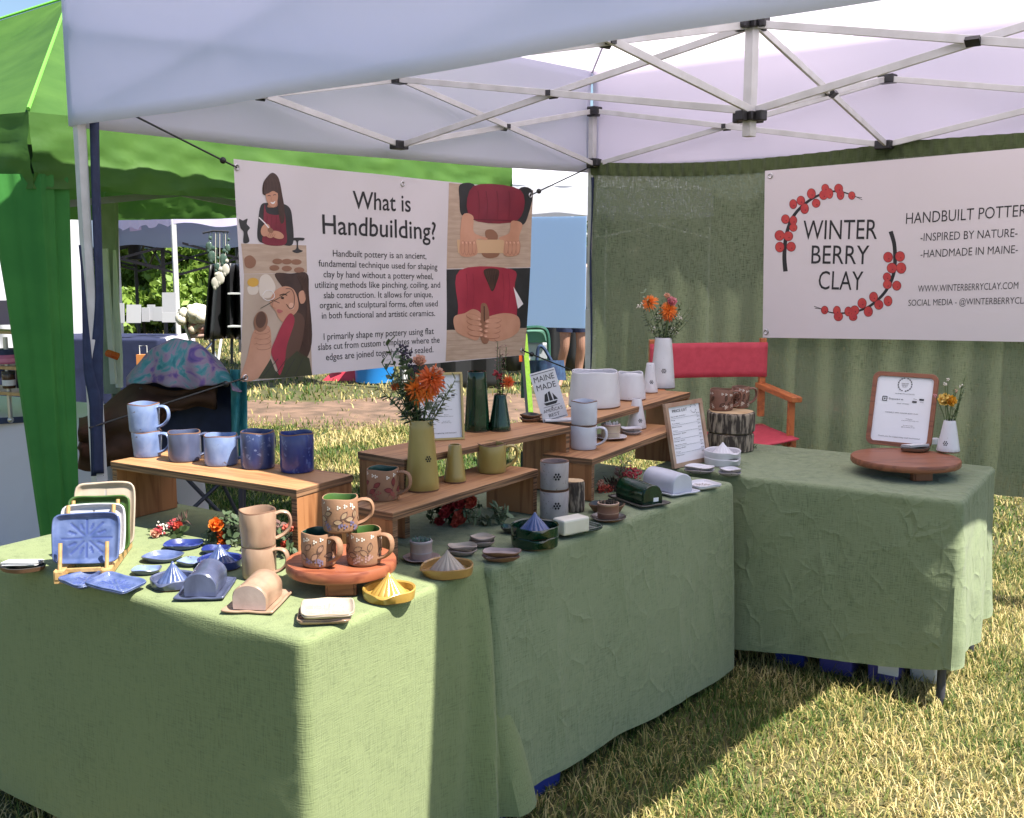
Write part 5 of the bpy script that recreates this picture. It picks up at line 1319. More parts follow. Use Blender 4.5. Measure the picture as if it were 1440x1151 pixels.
q.end()
c, r, h = V3; base = c + Vector((0, 0, h)); q = Bq('dried umber stalks and one orange bloom in the short green vase', base, 8)
for px, py in ((700, 482), (703, 492), (706, 500), (699, 512), (708, 515), (712, 488)): q.leaf(vp(base, px, py), m_dry, 9, .014, .3)
for px, py, rr in ((718, 537, .022),): q.stem(vp(base, px, py)); q.fl(mum(vp(base, px, py, .01), (.7, -.7, .2), rr, q.r), m_orange2)
for px, py in ((703, 530), (708, 540), (698, 525)): q.stem(vp(base, px, py)); q.tuft(vp(base, px, py), .013, 20, m_crim, .0034)
q.end()
c, r, h = V4; base = c + Vector((0, 0, h)); q = Bq('loose bouquet with orange and pink blooms in the tall white vase', base, 15)
for px, py, rr, ax, mt in ((912, 423, .034, (-.5, -.8, .6), m_orange), (942, 436, .039, (.1, -1, .3), m_orange), (940, 445, .026, (0, -1, 0), m_orange2)): tip = vp(base, px, py, .01); q.stem(tip); q.fl(mum(tip, ax, rr, q.r), mt)
tip = vp(base, 945, 424); q.stem(tip); q.fl(rose(tip, (.3, -.8, .6), .026, q.r), m_pinkp); tip = vp(base, 938, 416); q.stem(tip); q.fl(rose(tip, (0, -.5, .9), .016, q.r), m_peach)
for px, py, mt, n, sz, wd in ((906, 412, m_euc, 9, .018, .5), (905, 440, m_dkleaf, 9, .018, .45), (922, 436, m_dkleaf, 10, .020, .45), (928, 425, m_dkleaf, 9, .018, .45), (958, 428, m_dkleaf, 10, .018, .4), (968, 434, m_fern, 12, .016, .35), (972, 447, m_fern, 10, .014, .3), (963, 452, m_dkleaf, 8, .016, .4), (915, 452, m_dkleaf, 8, .018, .5), (952, 452, m_dkleaf, 9, .018, .45), (930, 452, m_euc, 7, .016, .5), (940, 462, m_dkleaf, 6, .016, .5), (978, 430, m_fern, 9, .012, .3)):
    q.leaf(vp(base, px, py, q.r.uniform(-.03, .03)), mt, n, sz, wd)
for px, py in ((900, 430), (955, 447), (925, 447), (918, 462), (948, 466)): q.tuft(vp(base, px, py), .02, 14, m_white_p, .0028)
q.end()
c, r, h = V5; base = c + Vector((0, 0, h)); q = Bq('small bunch with yellow blooms in the white vase on the brown stand', base, 21)
tip = vp(base, 1338, 564, .01); q.stem(tip); q.fl(rose(tip, (.2, -1, .2), .024, q.r), m_yel2); tip = vp(base, 1328, 562); q.stem(tip); q.fl(rose(tip, (-.4, -.8, .4), .028, q.r), m_yel)
for px, py, mt, n, sz, wd in ((1358, 528, m_dkleaf, 8, .012, .35), (1355, 548, m_dkleaf, 7, .012, .35), (1342, 545, m_fern, 8, .012, .35), (1345, 575, m_dkleaf, 6, .012, .5), (1352, 560, m_dkleaf, 7, .012, .4)): q.leaf(vp(base, px, py), mt, n, sz, wd)
for px, py, mt in ((1333, 535, m_white_p), (1329, 540, m_white_p), (1352, 543, m_white_p), (1315, 556, m_pinkp), (1345, 550, m_peach)): q.stem(vp(base, px, py)); q.tuft(vp(base, px, py), .008, 10, mt, .0024)
q.end()
# bunches lying on the tables
def lying(label, px, py, z, items, leaves, seed, cat='flower bunch', group=None, tail=None):
    base = P(px, py, z); q = Bq(label, base, seed, cat, group, 'flower_bunch')
    for kind, x, y, rr, mt in items:
        o = vp(base, x, y, q.r.uniform(0, .03)); o.z = max(o.z, rr * .5)
        if kind == 'rose': q.fl(rose(o, (q.r.uniform(-.5, .5), -.8, .5), rr, q.r), mt)
        elif kind == 'mum': q.fl(mum(o, (q.r.uniform(-.5, .5), -.8, .5), rr, q.r), mt)
        else: q.tuft(o, rr, 34, mt, .0036)
    for x, y, mt, n, sz, wd in leaves:
        o = vp(base, x, y, q.r.uniform(-.03, .04)); o.z = max(o.z, .008); q.leaf(o, mt, n, sz, wd, start=Vector((0, .01, .018)))
    if tail:
        o = vp(base, *tail); o.z = .006
        for k in range(6): q.st.tube([Vector((0, 0, .015)), o + Vector((q.r.uniform(-.012, .012), q.r.uniform(-.012, .012), .004 + .002 * k))], .002, 5)
    q.end(); return q
lying('small dried bunch with tan ribbon beside the left riser leg', 238, 754, ZTAB, [('tuft', 230, 742, .022, m_white_p), ('tuft', 224, 746, .018, m_crim), ('rose', 250, 740, .018, m_coral), ('rose', 218, 750, .016, m_peach), ('tuft', 243, 738, .018, m_crim)],
      [(258, 748, m_dkleaf, 8, .018, .6), (256, 735, m_dry, 8, .022, .2), (262, 730, m_dry, 7, .022, .2), (250, 755, m_dkleaf, 7, .018, .6)], 31, tail=(212, 765))
lying('leafy bunch with orange tulip blooms under the sunlit riser', 312, 768, ZTAB, [('rose', 304, 738, .024, m_orange), ('rose', 313, 752, .022, m_orange2), ('rose', 312, 762, .018, m_orange)],
      [(290, 757, m_dkleaf, 10, .016, .7), (300, 727, m_dkleaf, 10, .016, .7), (318, 722, m_dkleaf, 10, .016, .6), (330, 730, m_dkleaf, 10, .016, .6), (334, 748, m_dkleaf, 10, .018, .5), (335, 765, m_fern, 9, .018, .3), (325, 755, m_dkleaf, 9, .018, .6), (295, 745, m_dkleaf, 9, .016, .7)], 33)
lying('dark twiggy bunch with rust berries behind the tan mugs', 385, 782, ZTAB, [('tuft', 404, 742, .016, m_coral), ('tuft', 372, 735, .012, m_coral), ('rose', 400, 765, .014, m_coral)],
      [(345, 740, m_dkleaf, 9, .016, .5), (360, 728, m_dkleaf, 10, .016, .5), (375, 725, m_dkleaf, 10, .016, .5), (395, 735, m_dry, 9, .016, .4), (410, 752, m_dry, 9, .016, .4), (412, 770, m_dkleaf, 8, .016, .5), (398, 750, m_dkleaf, 9, .016, .5), (405, 788, m_fern, 8, .016, .3)], 35)
lying('garland of red roses with green leaves under the mustard riser', 640, 737, ZTAB, [('rose', 647, 728, .028, m_coral), ('rose', 662, 706, .026, m_coral), ('rose', 631, 714, .024, m_crim), ('rose', 618, 738, .018, m_crim), ('rose', 645, 708, .022, m_crim), ('rose', 640, 740, .016, m_coral), ('rose', 625, 722, .02, m_crim)],
      [(603, 720, m_dkleaf, 8, .022, .6), (606, 738, m_dkleaf, 8, .022, .6), (634, 748, m_dkleaf, 8, .022, .6), (672, 728, m_euc, 8, .022, .5), (660, 742, m_dkleaf, 7, .022, .6), (655, 700, m_dkleaf, 8, .02, .6), (640, 698, m_euc, 8, .02, .5), (676, 712, m_dkleaf, 8, .02, .6), (612, 708, m_dkleaf, 8, .02, .6)], 37)
lying('loose pale green leafy sprigs on the cloth beside the low riser', 690, 738, ZTAB, [], [(672, 735, m_fern, 8, .022, .4), (712, 722, m_euc, 7, .026, .4), (706, 742, m_euc, 7, .022, .4), (700, 715, m_euc, 6, .026, .35), (684, 748, m_fern, 8, .02, .35)], 39)
lying('crimson and rust dried flowers between the riser and butter dishes', 872, 690, ZTAB, [('tuft', 886, 664, .030, m_crim), ('tuft', 893, 668, .026, m_crim), ('tuft', 880, 672, .022, m_crim), ('tuft', 848, 690, .020, m_coral), ('tuft', 856, 694, .018, m_coral), ('tuft', 845, 680, .016, m_peach)],
      [(860, 672, m_fern, 9, .020, .3), (870, 662, m_dry, 9, .020, .3), (884, 645, m_dkleaf, 9, .016, .25), (875, 652, m_dry, 9, .018, .2), (855, 680, m_dry, 9, .02, .4), (842, 698, m_dry, 7, .018, .4), (866, 684, m_dry, 8, .02, .4)], 41)
lying('dark red sprig of berries beside the log slices', 1050, 632, ZTAB, [('tuft', 1043, 628, .012, m_crim), ('tuft', 1038, 634, .01, m_coral)], [(1062, 628, m_dkleaf, 7, .014, .5), (1055, 622, m_dkleaf, 7, .014, .5), (1035, 636, m_dkleaf, 6, .012, .5)], 43)

# ------------------------------------------------------------------ signs
def put_text(parent, txts, mat, y, name='lettering'):
    """txts: (string, x centre, z baseline, width, cap height) on the plane at local y, one mesh"""
    mb = MB()
    for s_, xc, z, w, cap in txts:
        v, f = text_mesh(s_, .0); mb.add([(xc - w / 2 + a * w, y, z + b * cap) for a, b in v], f)
    return mb
def framed(label, pbl, pbr, htop, yb_z, lean, frame_mat, fw, paper_pad, texts, extra=None, group=None, name='framed_sign', cat='sign', rad=0):
    """sign standing on points pbl..pbr (its bottom corners), leaning back"""
    d = pbr - pbl; w = Vector((d.x, d.y)).length; t = thing(name, label, cat, (pbl + pbr) / 2, 0, group, rot=(-lean, 0, math.atan2(d.y, d.x))); h = htop
    f = MB(); th = .014
    if rad:
        o = []; i_ = []
        for cx, cz_, a0 in ((w / 2 - rad, h - rad, 0), (-w / 2 + rad, h - rad, PI / 2), (-w / 2 + rad, rad, PI), (w / 2 - rad, rad, 1.5 * PI)):
            for k in range(7): a = a0 + PI / 2 * k / 6; o.append((cx + rad * math.cos(a), cz_ + rad * math.sin(a)))
        n = len(o); inn_ = []
        for cx, cz_, a0 in ((w / 2 - rad, h - rad, 0), (-w / 2 + rad, h - rad, PI / 2), (-w / 2 + rad, rad, PI), (w / 2 - rad, rad, 1.5 * PI)):
            for k in range(7): a = a0 + PI / 2 * k / 6; inn_.append((cx + (rad - fw * .75) * math.cos(a) * 1 - (fw * .25) * (1 if cx > 0 else -1), cz_ + (rad - fw * .75) * math.sin(a) - (fw * .25) * (1 if cz_ > h / 2 else -1)))
        vs = [(x, -th / 2, z) for x, z in o] + [(x, -th / 2, z) for x, z in inn_] + [(x, th / 2, z) for x, z in o] + [(x, th / 2, z) for x, z in inn_]
        fs = []
        for k in range(n):
            j = (k + 1) % n; fs += [(k, j, n + j, n + k), (2 * n + k, 2 * n + j, j, k), (n + k, n + j, 3 * n + j, 3 * n + k), (2 * n + k, 3 * n + k, 3 * n + j, 2 * n + j)]
        f.add(vs, fs)
    else:
        f.box((0, 0, fw / 2), (w, th, fw)); f.box((0, 0, h - fw / 2), (w, th, fw)); f.box((-w / 2 + fw / 2, 0, h / 2), (fw, th, h - 2 * fw)); f.box((w / 2 - fw / 2, 0, h / 2), (fw, th, h - 2 * fw))
    f.build('frame', frame_mat, t, bevel=.001)
    p_ = MB(); p_.box((0, .003, h / 2), (w - 2 * fw + .004, .004, h - 2 * fw + .004)); po = p_.build('paper', m_paper, t)
    st = MB(); st.bar((0, .008, h * .7), (0, .008 + h * .33, .0), .03, .004); st.build('easel_leg', frame_mat, t)
    W = w - 2 * fw; H = h - 2 * fw
    mb = put_text(t, [(s_, x * W, fw + z * H, ww * W, cp * H) for s_, x, z, ww, cp in texts], m_ink, -.0004)
    if extra: extra(mb, W, H, fw)
    mb.build('lettering', m_ink, po, merge=False); return t
def pay(mb, W, H, fw):
    # wreath mark above the words, the square payment mark and two payment badges
    for s_ in (0, PI):
        pts = [(math.cos(s_ + a) * W * .12, -.0004, fw + H * .885 + math.sin(s_ + a) * W * .12) for a in [R(100) + k * R(150) / 14 for k in range(15)]]
        for k, p_ in enumerate(pts):
            if k % 2 == 0: mb.box(p_, (.0042, .0006, .0042))
        for a_, b_ in zip(pts, pts[1:]): mb.bar(a_, b_, .0008, .0012)
    x, z, s_ = -W * .33, fw + H * .655, W * .038
    for c_, d_ in (((x, 0, z + s_), (2 * s_, .0006, s_ * .35)), ((x, 0, z - s_), (2 * s_, .0006, s_ * .35)), ((x - s_, 0, z), (s_ * .35, .0006, 2 * s_)), ((x + s_, 0, z), (s_ * .35, .0006, 2 * s_)), ((x, 0, z), (s_ * .6, .0006, s_ * .6))): mb.box((c_[0], -.0004, c_[2]), d_)
    mb.box((W * .32, -.0004, fw + H * .672), (W * .08, .0006, H * .026)); mb.box((W * .20, -.0004, fw + H * .632), (W * .08, .0006, H * .026))
PAY = [('WINTER', 0, .893, .13, .018), ('BERRY', 0, .868, .11, .018), ('CLAY', 0, .843, .09, .018), ('PAYMENTS ACCEPTED', .02, .735, .34, .016), ('Square', -.13, .645, .26, .028), ('Pay', .21, .668, .06, .015), ('Pay', .33, .628, .06, .012), ('AND MORE!', .0, .585, .22, .014),
       ('CONNECT WITH WINTER BERRY CLAY', .0, .44, .58, .017), ('Website:', .14, .36, .12, .012), ('www.winterberryclay.com', .16, .335, .30, .013), ('Social media:', .14, .26, .18, .012), ('@winterberryclay', .14, .235, .24, .013), ('Thank you for supporting small businesses!', 0, .07, .74, .020)]
zs = ZTAB + .070
framed('wood framed payment sign leaning on the brown round stand', P(1217, 624, zs), P(1309, 633, zs), .295, zs, R(15), m_teak, .017, 0, PAY, pay, rad=.028)
framed('gold framed payment sign behind the mustard bouquet', P(588, 621, ZU), P(653, 618, ZU), .215, ZU, R(9), M('thin_brass_frame', (.45, .33, .14), .4, metal=.6), .007, 0, PAY, pay)
rows = [('PRICE LIST', -.13, .90, .46, .055)]
rnd = random.Random(2)
for k, s_ in enumerate(('Sponge holder', 'Mug', 'Tumbler', 'Bud vase', 'Vase', 'Butter dish', 'Juicer', 'Soap dish', 'Spoon rest', 'Ring dish', 'Tray', 'Planter')):
    z = .82 - .063 * k; rows.append((s_, -.43 + .018 * len(s_) , z, .036 * len(s_), .02)); rows.append(('$%d' % (14 + 6 * ((k * 5) % 7)), .42, z, .085, .022))
def ring(mb, W, H, fw):
    for k in range(14):
        if k in (0, 7): continue
        a = 2 * PI * k / 14; mb.box((W * .30 + W * .085 * math.cos(a), -.0004, fw + H * .925 + W * .085 * math.sin(a)), (.003, .0006, .003))
    for k in range(6): mb.box((0, -.0004, fw + H * (.795 - .125 * k)), (W * .88, .0006, .0005))
framed('price list in a pale wood frame before the log slices', P(947, 660, ZTAB + .004), P(998, 648, ZTAB + .004), .252, ZTAB, R(12), M('pale_wood_frame', (.42, .31, .22), .6, (.30, .16, .10), 9), .017, 0, rows, ring)
# acrylic Maine sign on a white base
pa = P(782, 592, ZU); t = thing('acrylic_sign', 'clear standing sign reading Maine Made with a ship', 'sign', pa, R(-4), rot=(R(-12), R(-15), R(6)))
mb = MB(); mb.box((0, 0, .095), (.092, .004, .18)); mb.build('panel', m_card, t, bevel=.001)
mb = put_text(t, [('MAINE', 0, .148, .074, .022), ('MADE', 0, .118, .070, .022), ("AMERICA'S", 0, .036, .07, .012), ('BEST', 0, .018, .04, .012)], m_ink, -.0026)
mb.box((0, -.0026, .178), (.084, .0006, .002)); mb.box((0, -.0026, .010), (.084, .0006, .002))
def pl2(pts): mb.add([(x, -.0026, z) for x, z in pts], [tuple(range(len(pts)))])
pl2([(-.026, .070), (.026, .070), (.018, .060), (-.018, .060)]); pl2([(-.022, .074), (-.006, .074), (-.004, .104), (-.014, .100)]); pl2([(-.003, .074), (.010, .074), (.006, .108), (-.001, .106)]); pl2([(.013, .074), (.028, .074), (.014, .100)])
pl2([(-.03, .056), (.03, .056), (.03, .0545), (-.03, .0545)]); pl2([(-.004, .052), (.004, .052), (.0, .046)])
mb.build('lettering', m_ink, t, merge=False)
bs = MB(); bs.box((pa.x + .01, pa.y + .005, ZU + .003), (.105, .06, .006), .1); tag(bs.build('sign_base', m_card, bevel=.001), 'white acrylic base plate under the Maine Made sign', 'sign base')

# ------------------------------------------------------------------ right table display
cS = P(1273, 646, ZTAB + .06); round_stand('brown round wood stand with the framed sign on the right table', cS, .196, ZTAB + .004, ZTAB + .068, m_teak, .024, feet=R(8))
def carddish(label, px, py, z, rot, mat, w=.088, wt=True, cards=True, tilt=0):
    c = P(px, py, z); t = thing('card_dish', label, 'dish', c, rot); b = MB()
    b.lathe([(.045, 0), (.055, .003), (.060, .014), (.057, .015), (.05, .007), (0, .006)], 36, fn=lambda th, rr, zz, i: (rr * (1 + .04 * math.cos(4 * th)), zz), mis=[1, 1, 0, 0, 0, 0], ell=(1, .72)); b.build('body', [G[mat], G['brown']], t)
    k = MB()
    for i in range(6): k.box((.002 * math.sin(i * 2), .002 * math.cos(i * 3), .013 + .0016 * i), (w, .052, .0012), .03 * math.sin(i * 1.7))
    m = Matrix.Rotation(R(-6), 4, 'X'); k.xf(m); ko = k.build('business_cards', m_card); ko.location = c + Vector((0, 0, .003)); ko.rotation_euler = (0, 0, rot + .1); tag(ko, label.replace('dish', 'cards in the dish') if False else ('white business cards piled in the dish ' + label.split(' dish ')[1]), 'cards')
    tx = put_text(None, [('WINTER BERRY CLAY', 0, .004, .05, .004), ('winterberryclay.com', 0, -.012, .045, .003)], m_ink, 0); tx.v = [(x, z, .0232 - .0) for x, y, z in tx.v]; tx.xf(m); tx.build('lettering', m_ink, ko, merge=False)
carddish('dark oval dish before the wood framed sign', 1287, 634, zs, .25, 'dark')
carddish('dark oval dish at the far left end of the near table', 32, 802, ZTAB, yaw1 + .5, 'dark')
c = P(1317, 628, zs) + Vector((.0, .05, 0)); t = thing('dish', 'small white card holder behind the yellow flower vase', 'card holder', c, .1); mb = MB(); mb.box((0, 0, .012), (.06, .03, .024)); mb.build('body', G['white'], t, bevel=.003)
# log slices with two brown mugs
def log(label, px, yb, wpx, z, hh, seed, fitz=None, c=None, r=None):
    if c is None:
        p = P(px, yb, z)
        for _ in range(4): c = p + HD(p) * (r or 0); r = wpx / 2 * mpp(c)
    t = thing('log_slice', label, 'log slice', c, seed); b = MB()
    def fn(th, rr, zz, i): return rr * (1 + .05 * math.sin(2 * th + seed) + .03 * math.sin(5 * th + seed * 3) + (.03 * noise.noise((math.cos(th) * 9, math.sin(th) * 9, zz * 20 + seed)) if 0 < i < 7 else 0)), zz
    b.lathe([(r * .93, 0), (r * .99, .004)] + [(r, hh * k / 6) for k in range(1, 6)] + [(r * .99, hh - .004), (r * .93, hh)], 72, fn=fn); b.build('bark', m_logbark, t)
    f = MB(); f.lathe([(r * .92, hh + .001), (0, hh + .0014)], 72, fn=lambda th, rr, zz, i: (rr * (1 + .05 * math.sin(2 * th + seed) + .03 * math.sin(5 * th + seed * 3)), zz)); f.build('cut_face', m_cut, t)
    return c, r
m_logbark = M('log_bark', (.045, .035, .028), .95, (.30, .25, .19), 70, bump=1.0, bscale=80, stretch=(1, 1, .2), lo=.46, hi=.60)
m_cut = M('log_cut_face', (.52, .38, .22), .8, (.40, .26, .13), 14)
cl, rl = log('lower log slice with rough bark on the right table', 1027, 638, 66, ZTAB + .004, .075, 1.0)
log('upper log slice carrying the two brown mugs', 0, 0, 0, 0, .085, 2.1, c=cl + Vector((-.003, .003, .0785)), r=rl * 1.03)
zl = ZTAB + .004 + .165
mug('brown leaf carved mug in front on the log slices', 998, 1030, 545, 579, zl, 'claybrown', 'brown', -5, 1.0, 'brown mugs on the log slices', logdec(1), rim=None)
mug('brown leaf carved mug behind the other on the log slices', 1028, 1053, 542, 575, zl, 'claybrown', 'brown', 10, 1.0, 'brown mugs on the log slices', logdec(2), rim=None)
c = P(806, 722, ZTAB); log('small birch bark log standing behind the grey tumblers', 0, 0, 0, 0, .098, 4.0, c=c + HD(c) * .04, r=.036)

# ------------------------------------------------------------------ rack of square trays
r0 = P(120, 812, ZTAB); ay = u1; t = thing('plate_rack', 'pale pine peg rack holding four square trays', 'plate rack', r0, R(9))
rail = .30
for s_ in (-1, 1):
    k = MB(); k.box((s_ * .057, rail / 2 - .03, .014), (.020, rail, .022)); k.box((s_ * .057, -.015, .010), (.026, .026, .034))
    k.build('rail', m_pine, t, bevel=.0015)
    for y in (-.018, .060, .115, .170, .225): 
        g_ = MB(); hh = .075 if y < 0 else .15; g_.tube([(s_ * .057, y + .0, .016), (s_ * .057, y + .045 * (hh / .15), .016 + hh)], .0052, 8); g_.build('peg', m_pine, t)
for y_ in (.0, .24): k = MB(); k.bar((-.057, y_, .02), (.057, y_, .02), .009); k.build('crossbar', m_pine, t)
mt = Matrix.Rotation(R(9), 4, 'Z')
for i, (mat, gro, lab, y, w, d) in enumerate((('blue', 'groove_b', 'blue starburst tray standing in front of the peg rack', .008, .168, .132), ('white', 'groove', 'white starburst tray second in the peg rack', .068, .165, .142), ('moss', 'groove_d', 'sage green starburst tray third in the peg rack', .122, .162, .152), ('cream', 'groove', 'cream starburst tray at the back of the peg rack', .178, .160, .178))):
    o = r0 + mt @ Vector((.0 + .004 * i, y + .034, .030 + d / 2 * .93))
    tt = tray('slab_tray', lab, w, d, 'tan' if False else mat, gro, o, (0, 0, 0), 'starburst trays standing in the rack', .012)
    tt.rotation_euler = (R(90 - 17), 0, R(9))
G['moss'].node_tree.nodes['Principled BSDF'].inputs['Roughness'].default_value = .35
# ------------------------------------------------------------------ director's chair
m_oak = wood('orange_stained_wood', (.50, .15, .045), (.33, .085, .03), 1, .45); m_redcan = M('red_canvas', (.62, .075, .11), .8, (.55, .06, .09), 30, bump=.15, trans=.15)
t = thing('director_chair', 'tall director chair with red canvas and orange wood arms', 'chair')
L1 = PD(917, 508, 5.30); R1 = PD(1072, 508, 5.40); L1.z = R1.z = 0; fw = Vector((.0, -1, 0)); fw = Vector(((R1 - L1).y, -(R1 - L1).x, 0)).normalized(); fw = -fw if fw.y > 0 else fw
rt_ = (R1 - L1).normalized(); AZ, SZ = .90, .70
for q in (L1, R1):
    b = MB(); b.box((q.x, q.y, .94), (.032, .026, .40), math.atan2(rt_.y, rt_.x)); b.build('back_post', m_oak, t, bevel=.003)
    b = MB(); f = q + fw * .42; b.bar(z3(q + fw * -.02, AZ), z3(f, AZ - .02), .055, .026); b.build('arm', m_oak, t, bevel=.004)
    b = MB(); f2 = q + fw * .36; b.bar(z3(f2, AZ - .02), z3(f2, SZ - .06), .032, .026); b.build('front_post', m_oak, t, bevel=.003)
    b = MB(); b.bar(z3(q, SZ - .02), z3(f2 + fw * .04, SZ - .04), .03, .045); b.build('side_rail', m_oak, t, bevel=.003)
    for k in (0, 1):
        b = MB(); a_ = q + fw * (.02 + .38 * k); e_ = (L1 if q is R1 else R1) + fw * (.02 + .38 * k); b.bar(z3(a_, SZ - .04), z3(a_.lerp(e_, .92), .06), .02, .035); b.build('leg', m_oak, t, bevel=.003)
    b = MB(); b.bar(z3(q + fw * -.03, .03), z3(q + fw * .46, .03), .03, .04); b.build('foot_rail', m_oak, t, bevel=.003)
b = MB()
def f(u, v): q = L1.lerp(R1, -.03 + 1.06 * u) + fw * (.02 - .03 * math.sin(PI * u)); return (q.x, q.y, .945 + .175 * v)
b.grid(f, 24, 6); b.build('back_sling', m_redcan, t, solid=.006)
b = MB()
def f(u, v): q = L1.lerp(R1, u) + fw * (.46 * v); return (q.x, q.y, SZ - .035 * math.sin(PI * u))
b.grid(f, 16, 8); b.build('seat_sling', m_redcan, t, solid=.006)

# ------------------------------------------------------------------ camp chair with cloth and jacket
m_campnavy = M('navy_polyester', (.010, .016, .05), .6, (.016, .024, .07), 20, bump=.2)
def tiedye():
    m = M('tie_dye_cloth', (.40, .36, .48), .85, bump=.3, bscale=40); nt = m.node_tree; N = nt.nodes; L = nt.links; b = N['Principled BSDF']
    tc = N.new('ShaderNodeTexCoord'); n1 = N.new('ShaderNodeTexNoise'); n1.inputs['Scale'].default_value = 9; n1.inputs['Detail'].default_value = 5; n1.inputs['Distortion'].default_value = 1.6
    L.new(tc.outputs['Object'], n1.inputs['Vector']); rp = N.new('ShaderNodeValToRGB'); e = rp.color_ramp.elements
    e[0].position = .30; e[0].color = (.02, .15, .17, 1); e[1].position = .70; e[1].color = (.07, .05, .20, 1)
    for p_, c_ in ((.40, (.07, .24, .26, 1)), (.46, (.25, .22, .28, 1)), (.54, (.26, .18, .26, 1)), (.60, (.15, .09, .25, 1))): x = e.new(p_); x.color = c_
    L.new(n1.outputs['Fac'], rp.inputs[0]); L.new(rp.outputs[0], b.inputs['Base Color']); return m
m_tie = tiedye(); m_teal = M('teal_cloth', (.02, .22, .25), .85, (.10, .36, .38), 12, bump=.3, trans=.2); m_jacket = M('brown_jacket', (.085, .034, .016), .8, (.06, .023, .011), 8, bump=1.0, bscale=22)
t = thing('camp_chair', 'navy folding camp chair seen from behind, beside the front post', 'chair')
DCH = 4.75
def cp(px, py, dd=0): return PD(px, py, DCH + dd)
# back panel (curved sheet, arched top)
b = MB()
def f(u, v):
    top = 508 + 44 * (2 * u - 1) ** 2 * .9; y = 655 + (top - 655) * v; x = 196 + 140 * u; q = cp(x, y, .04 + .10 * (2 * u - 1) ** 2 * -1 + .05 * v); return tuple(q)
b.grid(f, 24, 16); b.build('back_panel', m_campnavy, t, solid=.01)
b = MB()
for k, (x, lean) in enumerate(((200, -3), (334, 4))):
    b = MB(); b.tube([cp(x, 545, -.06), cp(x + lean, 640, -.04), cp(x + lean * 1.3, 722, -.02)], .011, 10); b.build('back_upright', m_dleg, t)
for x0, y0, x1, y1, d0, d1 in ((252, 662, 322, 735, .0, .1), (326, 664, 258, 728, .1, 0), (214, 652, 268, 742, 0, .35), (300, 654, 340, 735, .35, .4), (232, 655, 236, 742, .1, .1), (344, 600, 343, 735, .1, .1)):
    b = MB(); b.tube([cp(x0, y0, d0), cp(x1, y1, d1)], .0095, 8); b.build('leg', m_dleg, t)
b = MB(); b.grid(lambda u, v: tuple(cp(200 + 140 * u, 648 + 8 * math.sin(PI * u), .02 + .45 * v)), 16, 8); b.build('seat', m_campnavy, t, solid=.01)
for x, s_ in ((196, -1), (337, 1)):
    b = MB(); b.grid(lambda u, v: tuple(cp(x + s_ * (4 + 6 * u), 596 + 3 * math.sin(u * 3), -.02 + .42 * v)), 6, 8); b.build('armrest', m_campnavy, t, solid=.014)
# cloth over the back
b = MB()
def f(u, v):
    # v 0 = lower front edge, 1 = hidden behind
    x = 178 + 162 * u; arcv = 477 + 66 * abs(2 * u - .92) ** 2.0; lowedge = 543 - 4 * math.sin(u * 9) + (10 if u > .9 else 0)
    if v < .7: w = v / .7; y = lowedge + (arcv - lowedge) * (1 - (1 - w) ** 1.6) if arcv < lowedge else lowedge; dd = -.19 + .12 * w ** 2 - .015 * math.sin(u * 22) * (1 - w)
    else: w = (v - .7) / .3; y = min(arcv, lowedge) + 46 * w * w; dd = -.07 + .20 * w
    q = cp(x, y, dd + .06 * (2 * u - 1) ** 2); return (q.x, q.y, q.z + .004 * math.sin(u * 31 + v * 11))
b.grid(f, 60, 40); tag(b.build('tie_dye_cloth', m_tie, solid=.004), 'purple and teal tie dye cloth draped over the camp chair back', 'cloth')
b = MB()
def f(u, v): q = cp(324 + 22 * u + 3 * v, 520 + 124 * v, -.09 + .02 * math.sin(u * 9 + v * 4)); return tuple(q)
b.grid(f, 14, 24); tag(b.build('teal_scarf', m_teal, solid=.004), 'teal cloth hanging down the right side of the camp chair', 'cloth')
# jacket: a lumpy closed sheet over the left arm and seat
b = MB()
def f(u, v):
    x = 112 + 192 * u; topy = 592 - 46 * math.sin(min(1, u * 2.1) * PI / 2) ** 1.3 + 5 * math.sin(u * 11); kk = 1 / (1 + math.exp((u - .56) * 26)); boty = 572 + 4 * math.sin(u * 20) + 84 * kk
    y = topy + (boty - topy) * v; bul = .09 * math.sin(PI * v) + .03 * math.sin(u * 13 + v * 5) + .025 * math.sin(v * 11 - u * 6) + .03 * noise.noise((u * 6, v * 5, 2.2))
    q = cp(x, y, -.05 - bul * (.35 + .65 * kk)); return tuple(q)
b.grid(f, 60, 44); tag(b.build('jacket', m_jacket, solid=.03), 'dark brown jacket slung over the camp chair arm', 'jacket')

# ------------------------------------------------------------------ bins under the tables
m_bin = M('blue_plastic', (.03, .05, .30), .35, trans=.2); m_bin2 = M('violet_plastic', (.10, .09, .38), .35, trans=.2)
def bin_(label, c, rot, w, d, h, mat, sticker=False, lidmat=None):
    t = thing('storage_bin', label, 'storage bin', (c[0], c[1], .0), rot); b = MB(); k = .92
    vs = [(sx * w / 2 * q, sy * d / 2 * q, z) for z, q in ((.004, k), (h - .03, 1)) for sx, sy in ((-1, -1), (1, -1), (1, 1), (-1, 1))]
    b.add(vs, [(0, 1, 2, 3), (0, 1, 5, 4), (1, 2, 6, 5), (2, 3, 7, 6), (3, 0, 4, 7)]); b.build('body', mat, t, bevel=.008)
    l = MB(); l.box((0, 0, h - .015), (w + .02, d + .02, .03)); l.build('lid', lidmat or mat, t, bevel=.006)
    if sticker: s_ = MB(); s_.box((w * .2, -d / 2 * 1.0 + .006, h * .45), (.07, .012, .06)); s_.build('label', m_paper, t)
    return t
bin_('blue storage bin peeping from under the middle table cloth', P(752, 1138, .0) + Vector((-.781, .625, 0)) * .125, math.atan2(u2[1], u2[0]), .34, .22, .20, m_bin, True)
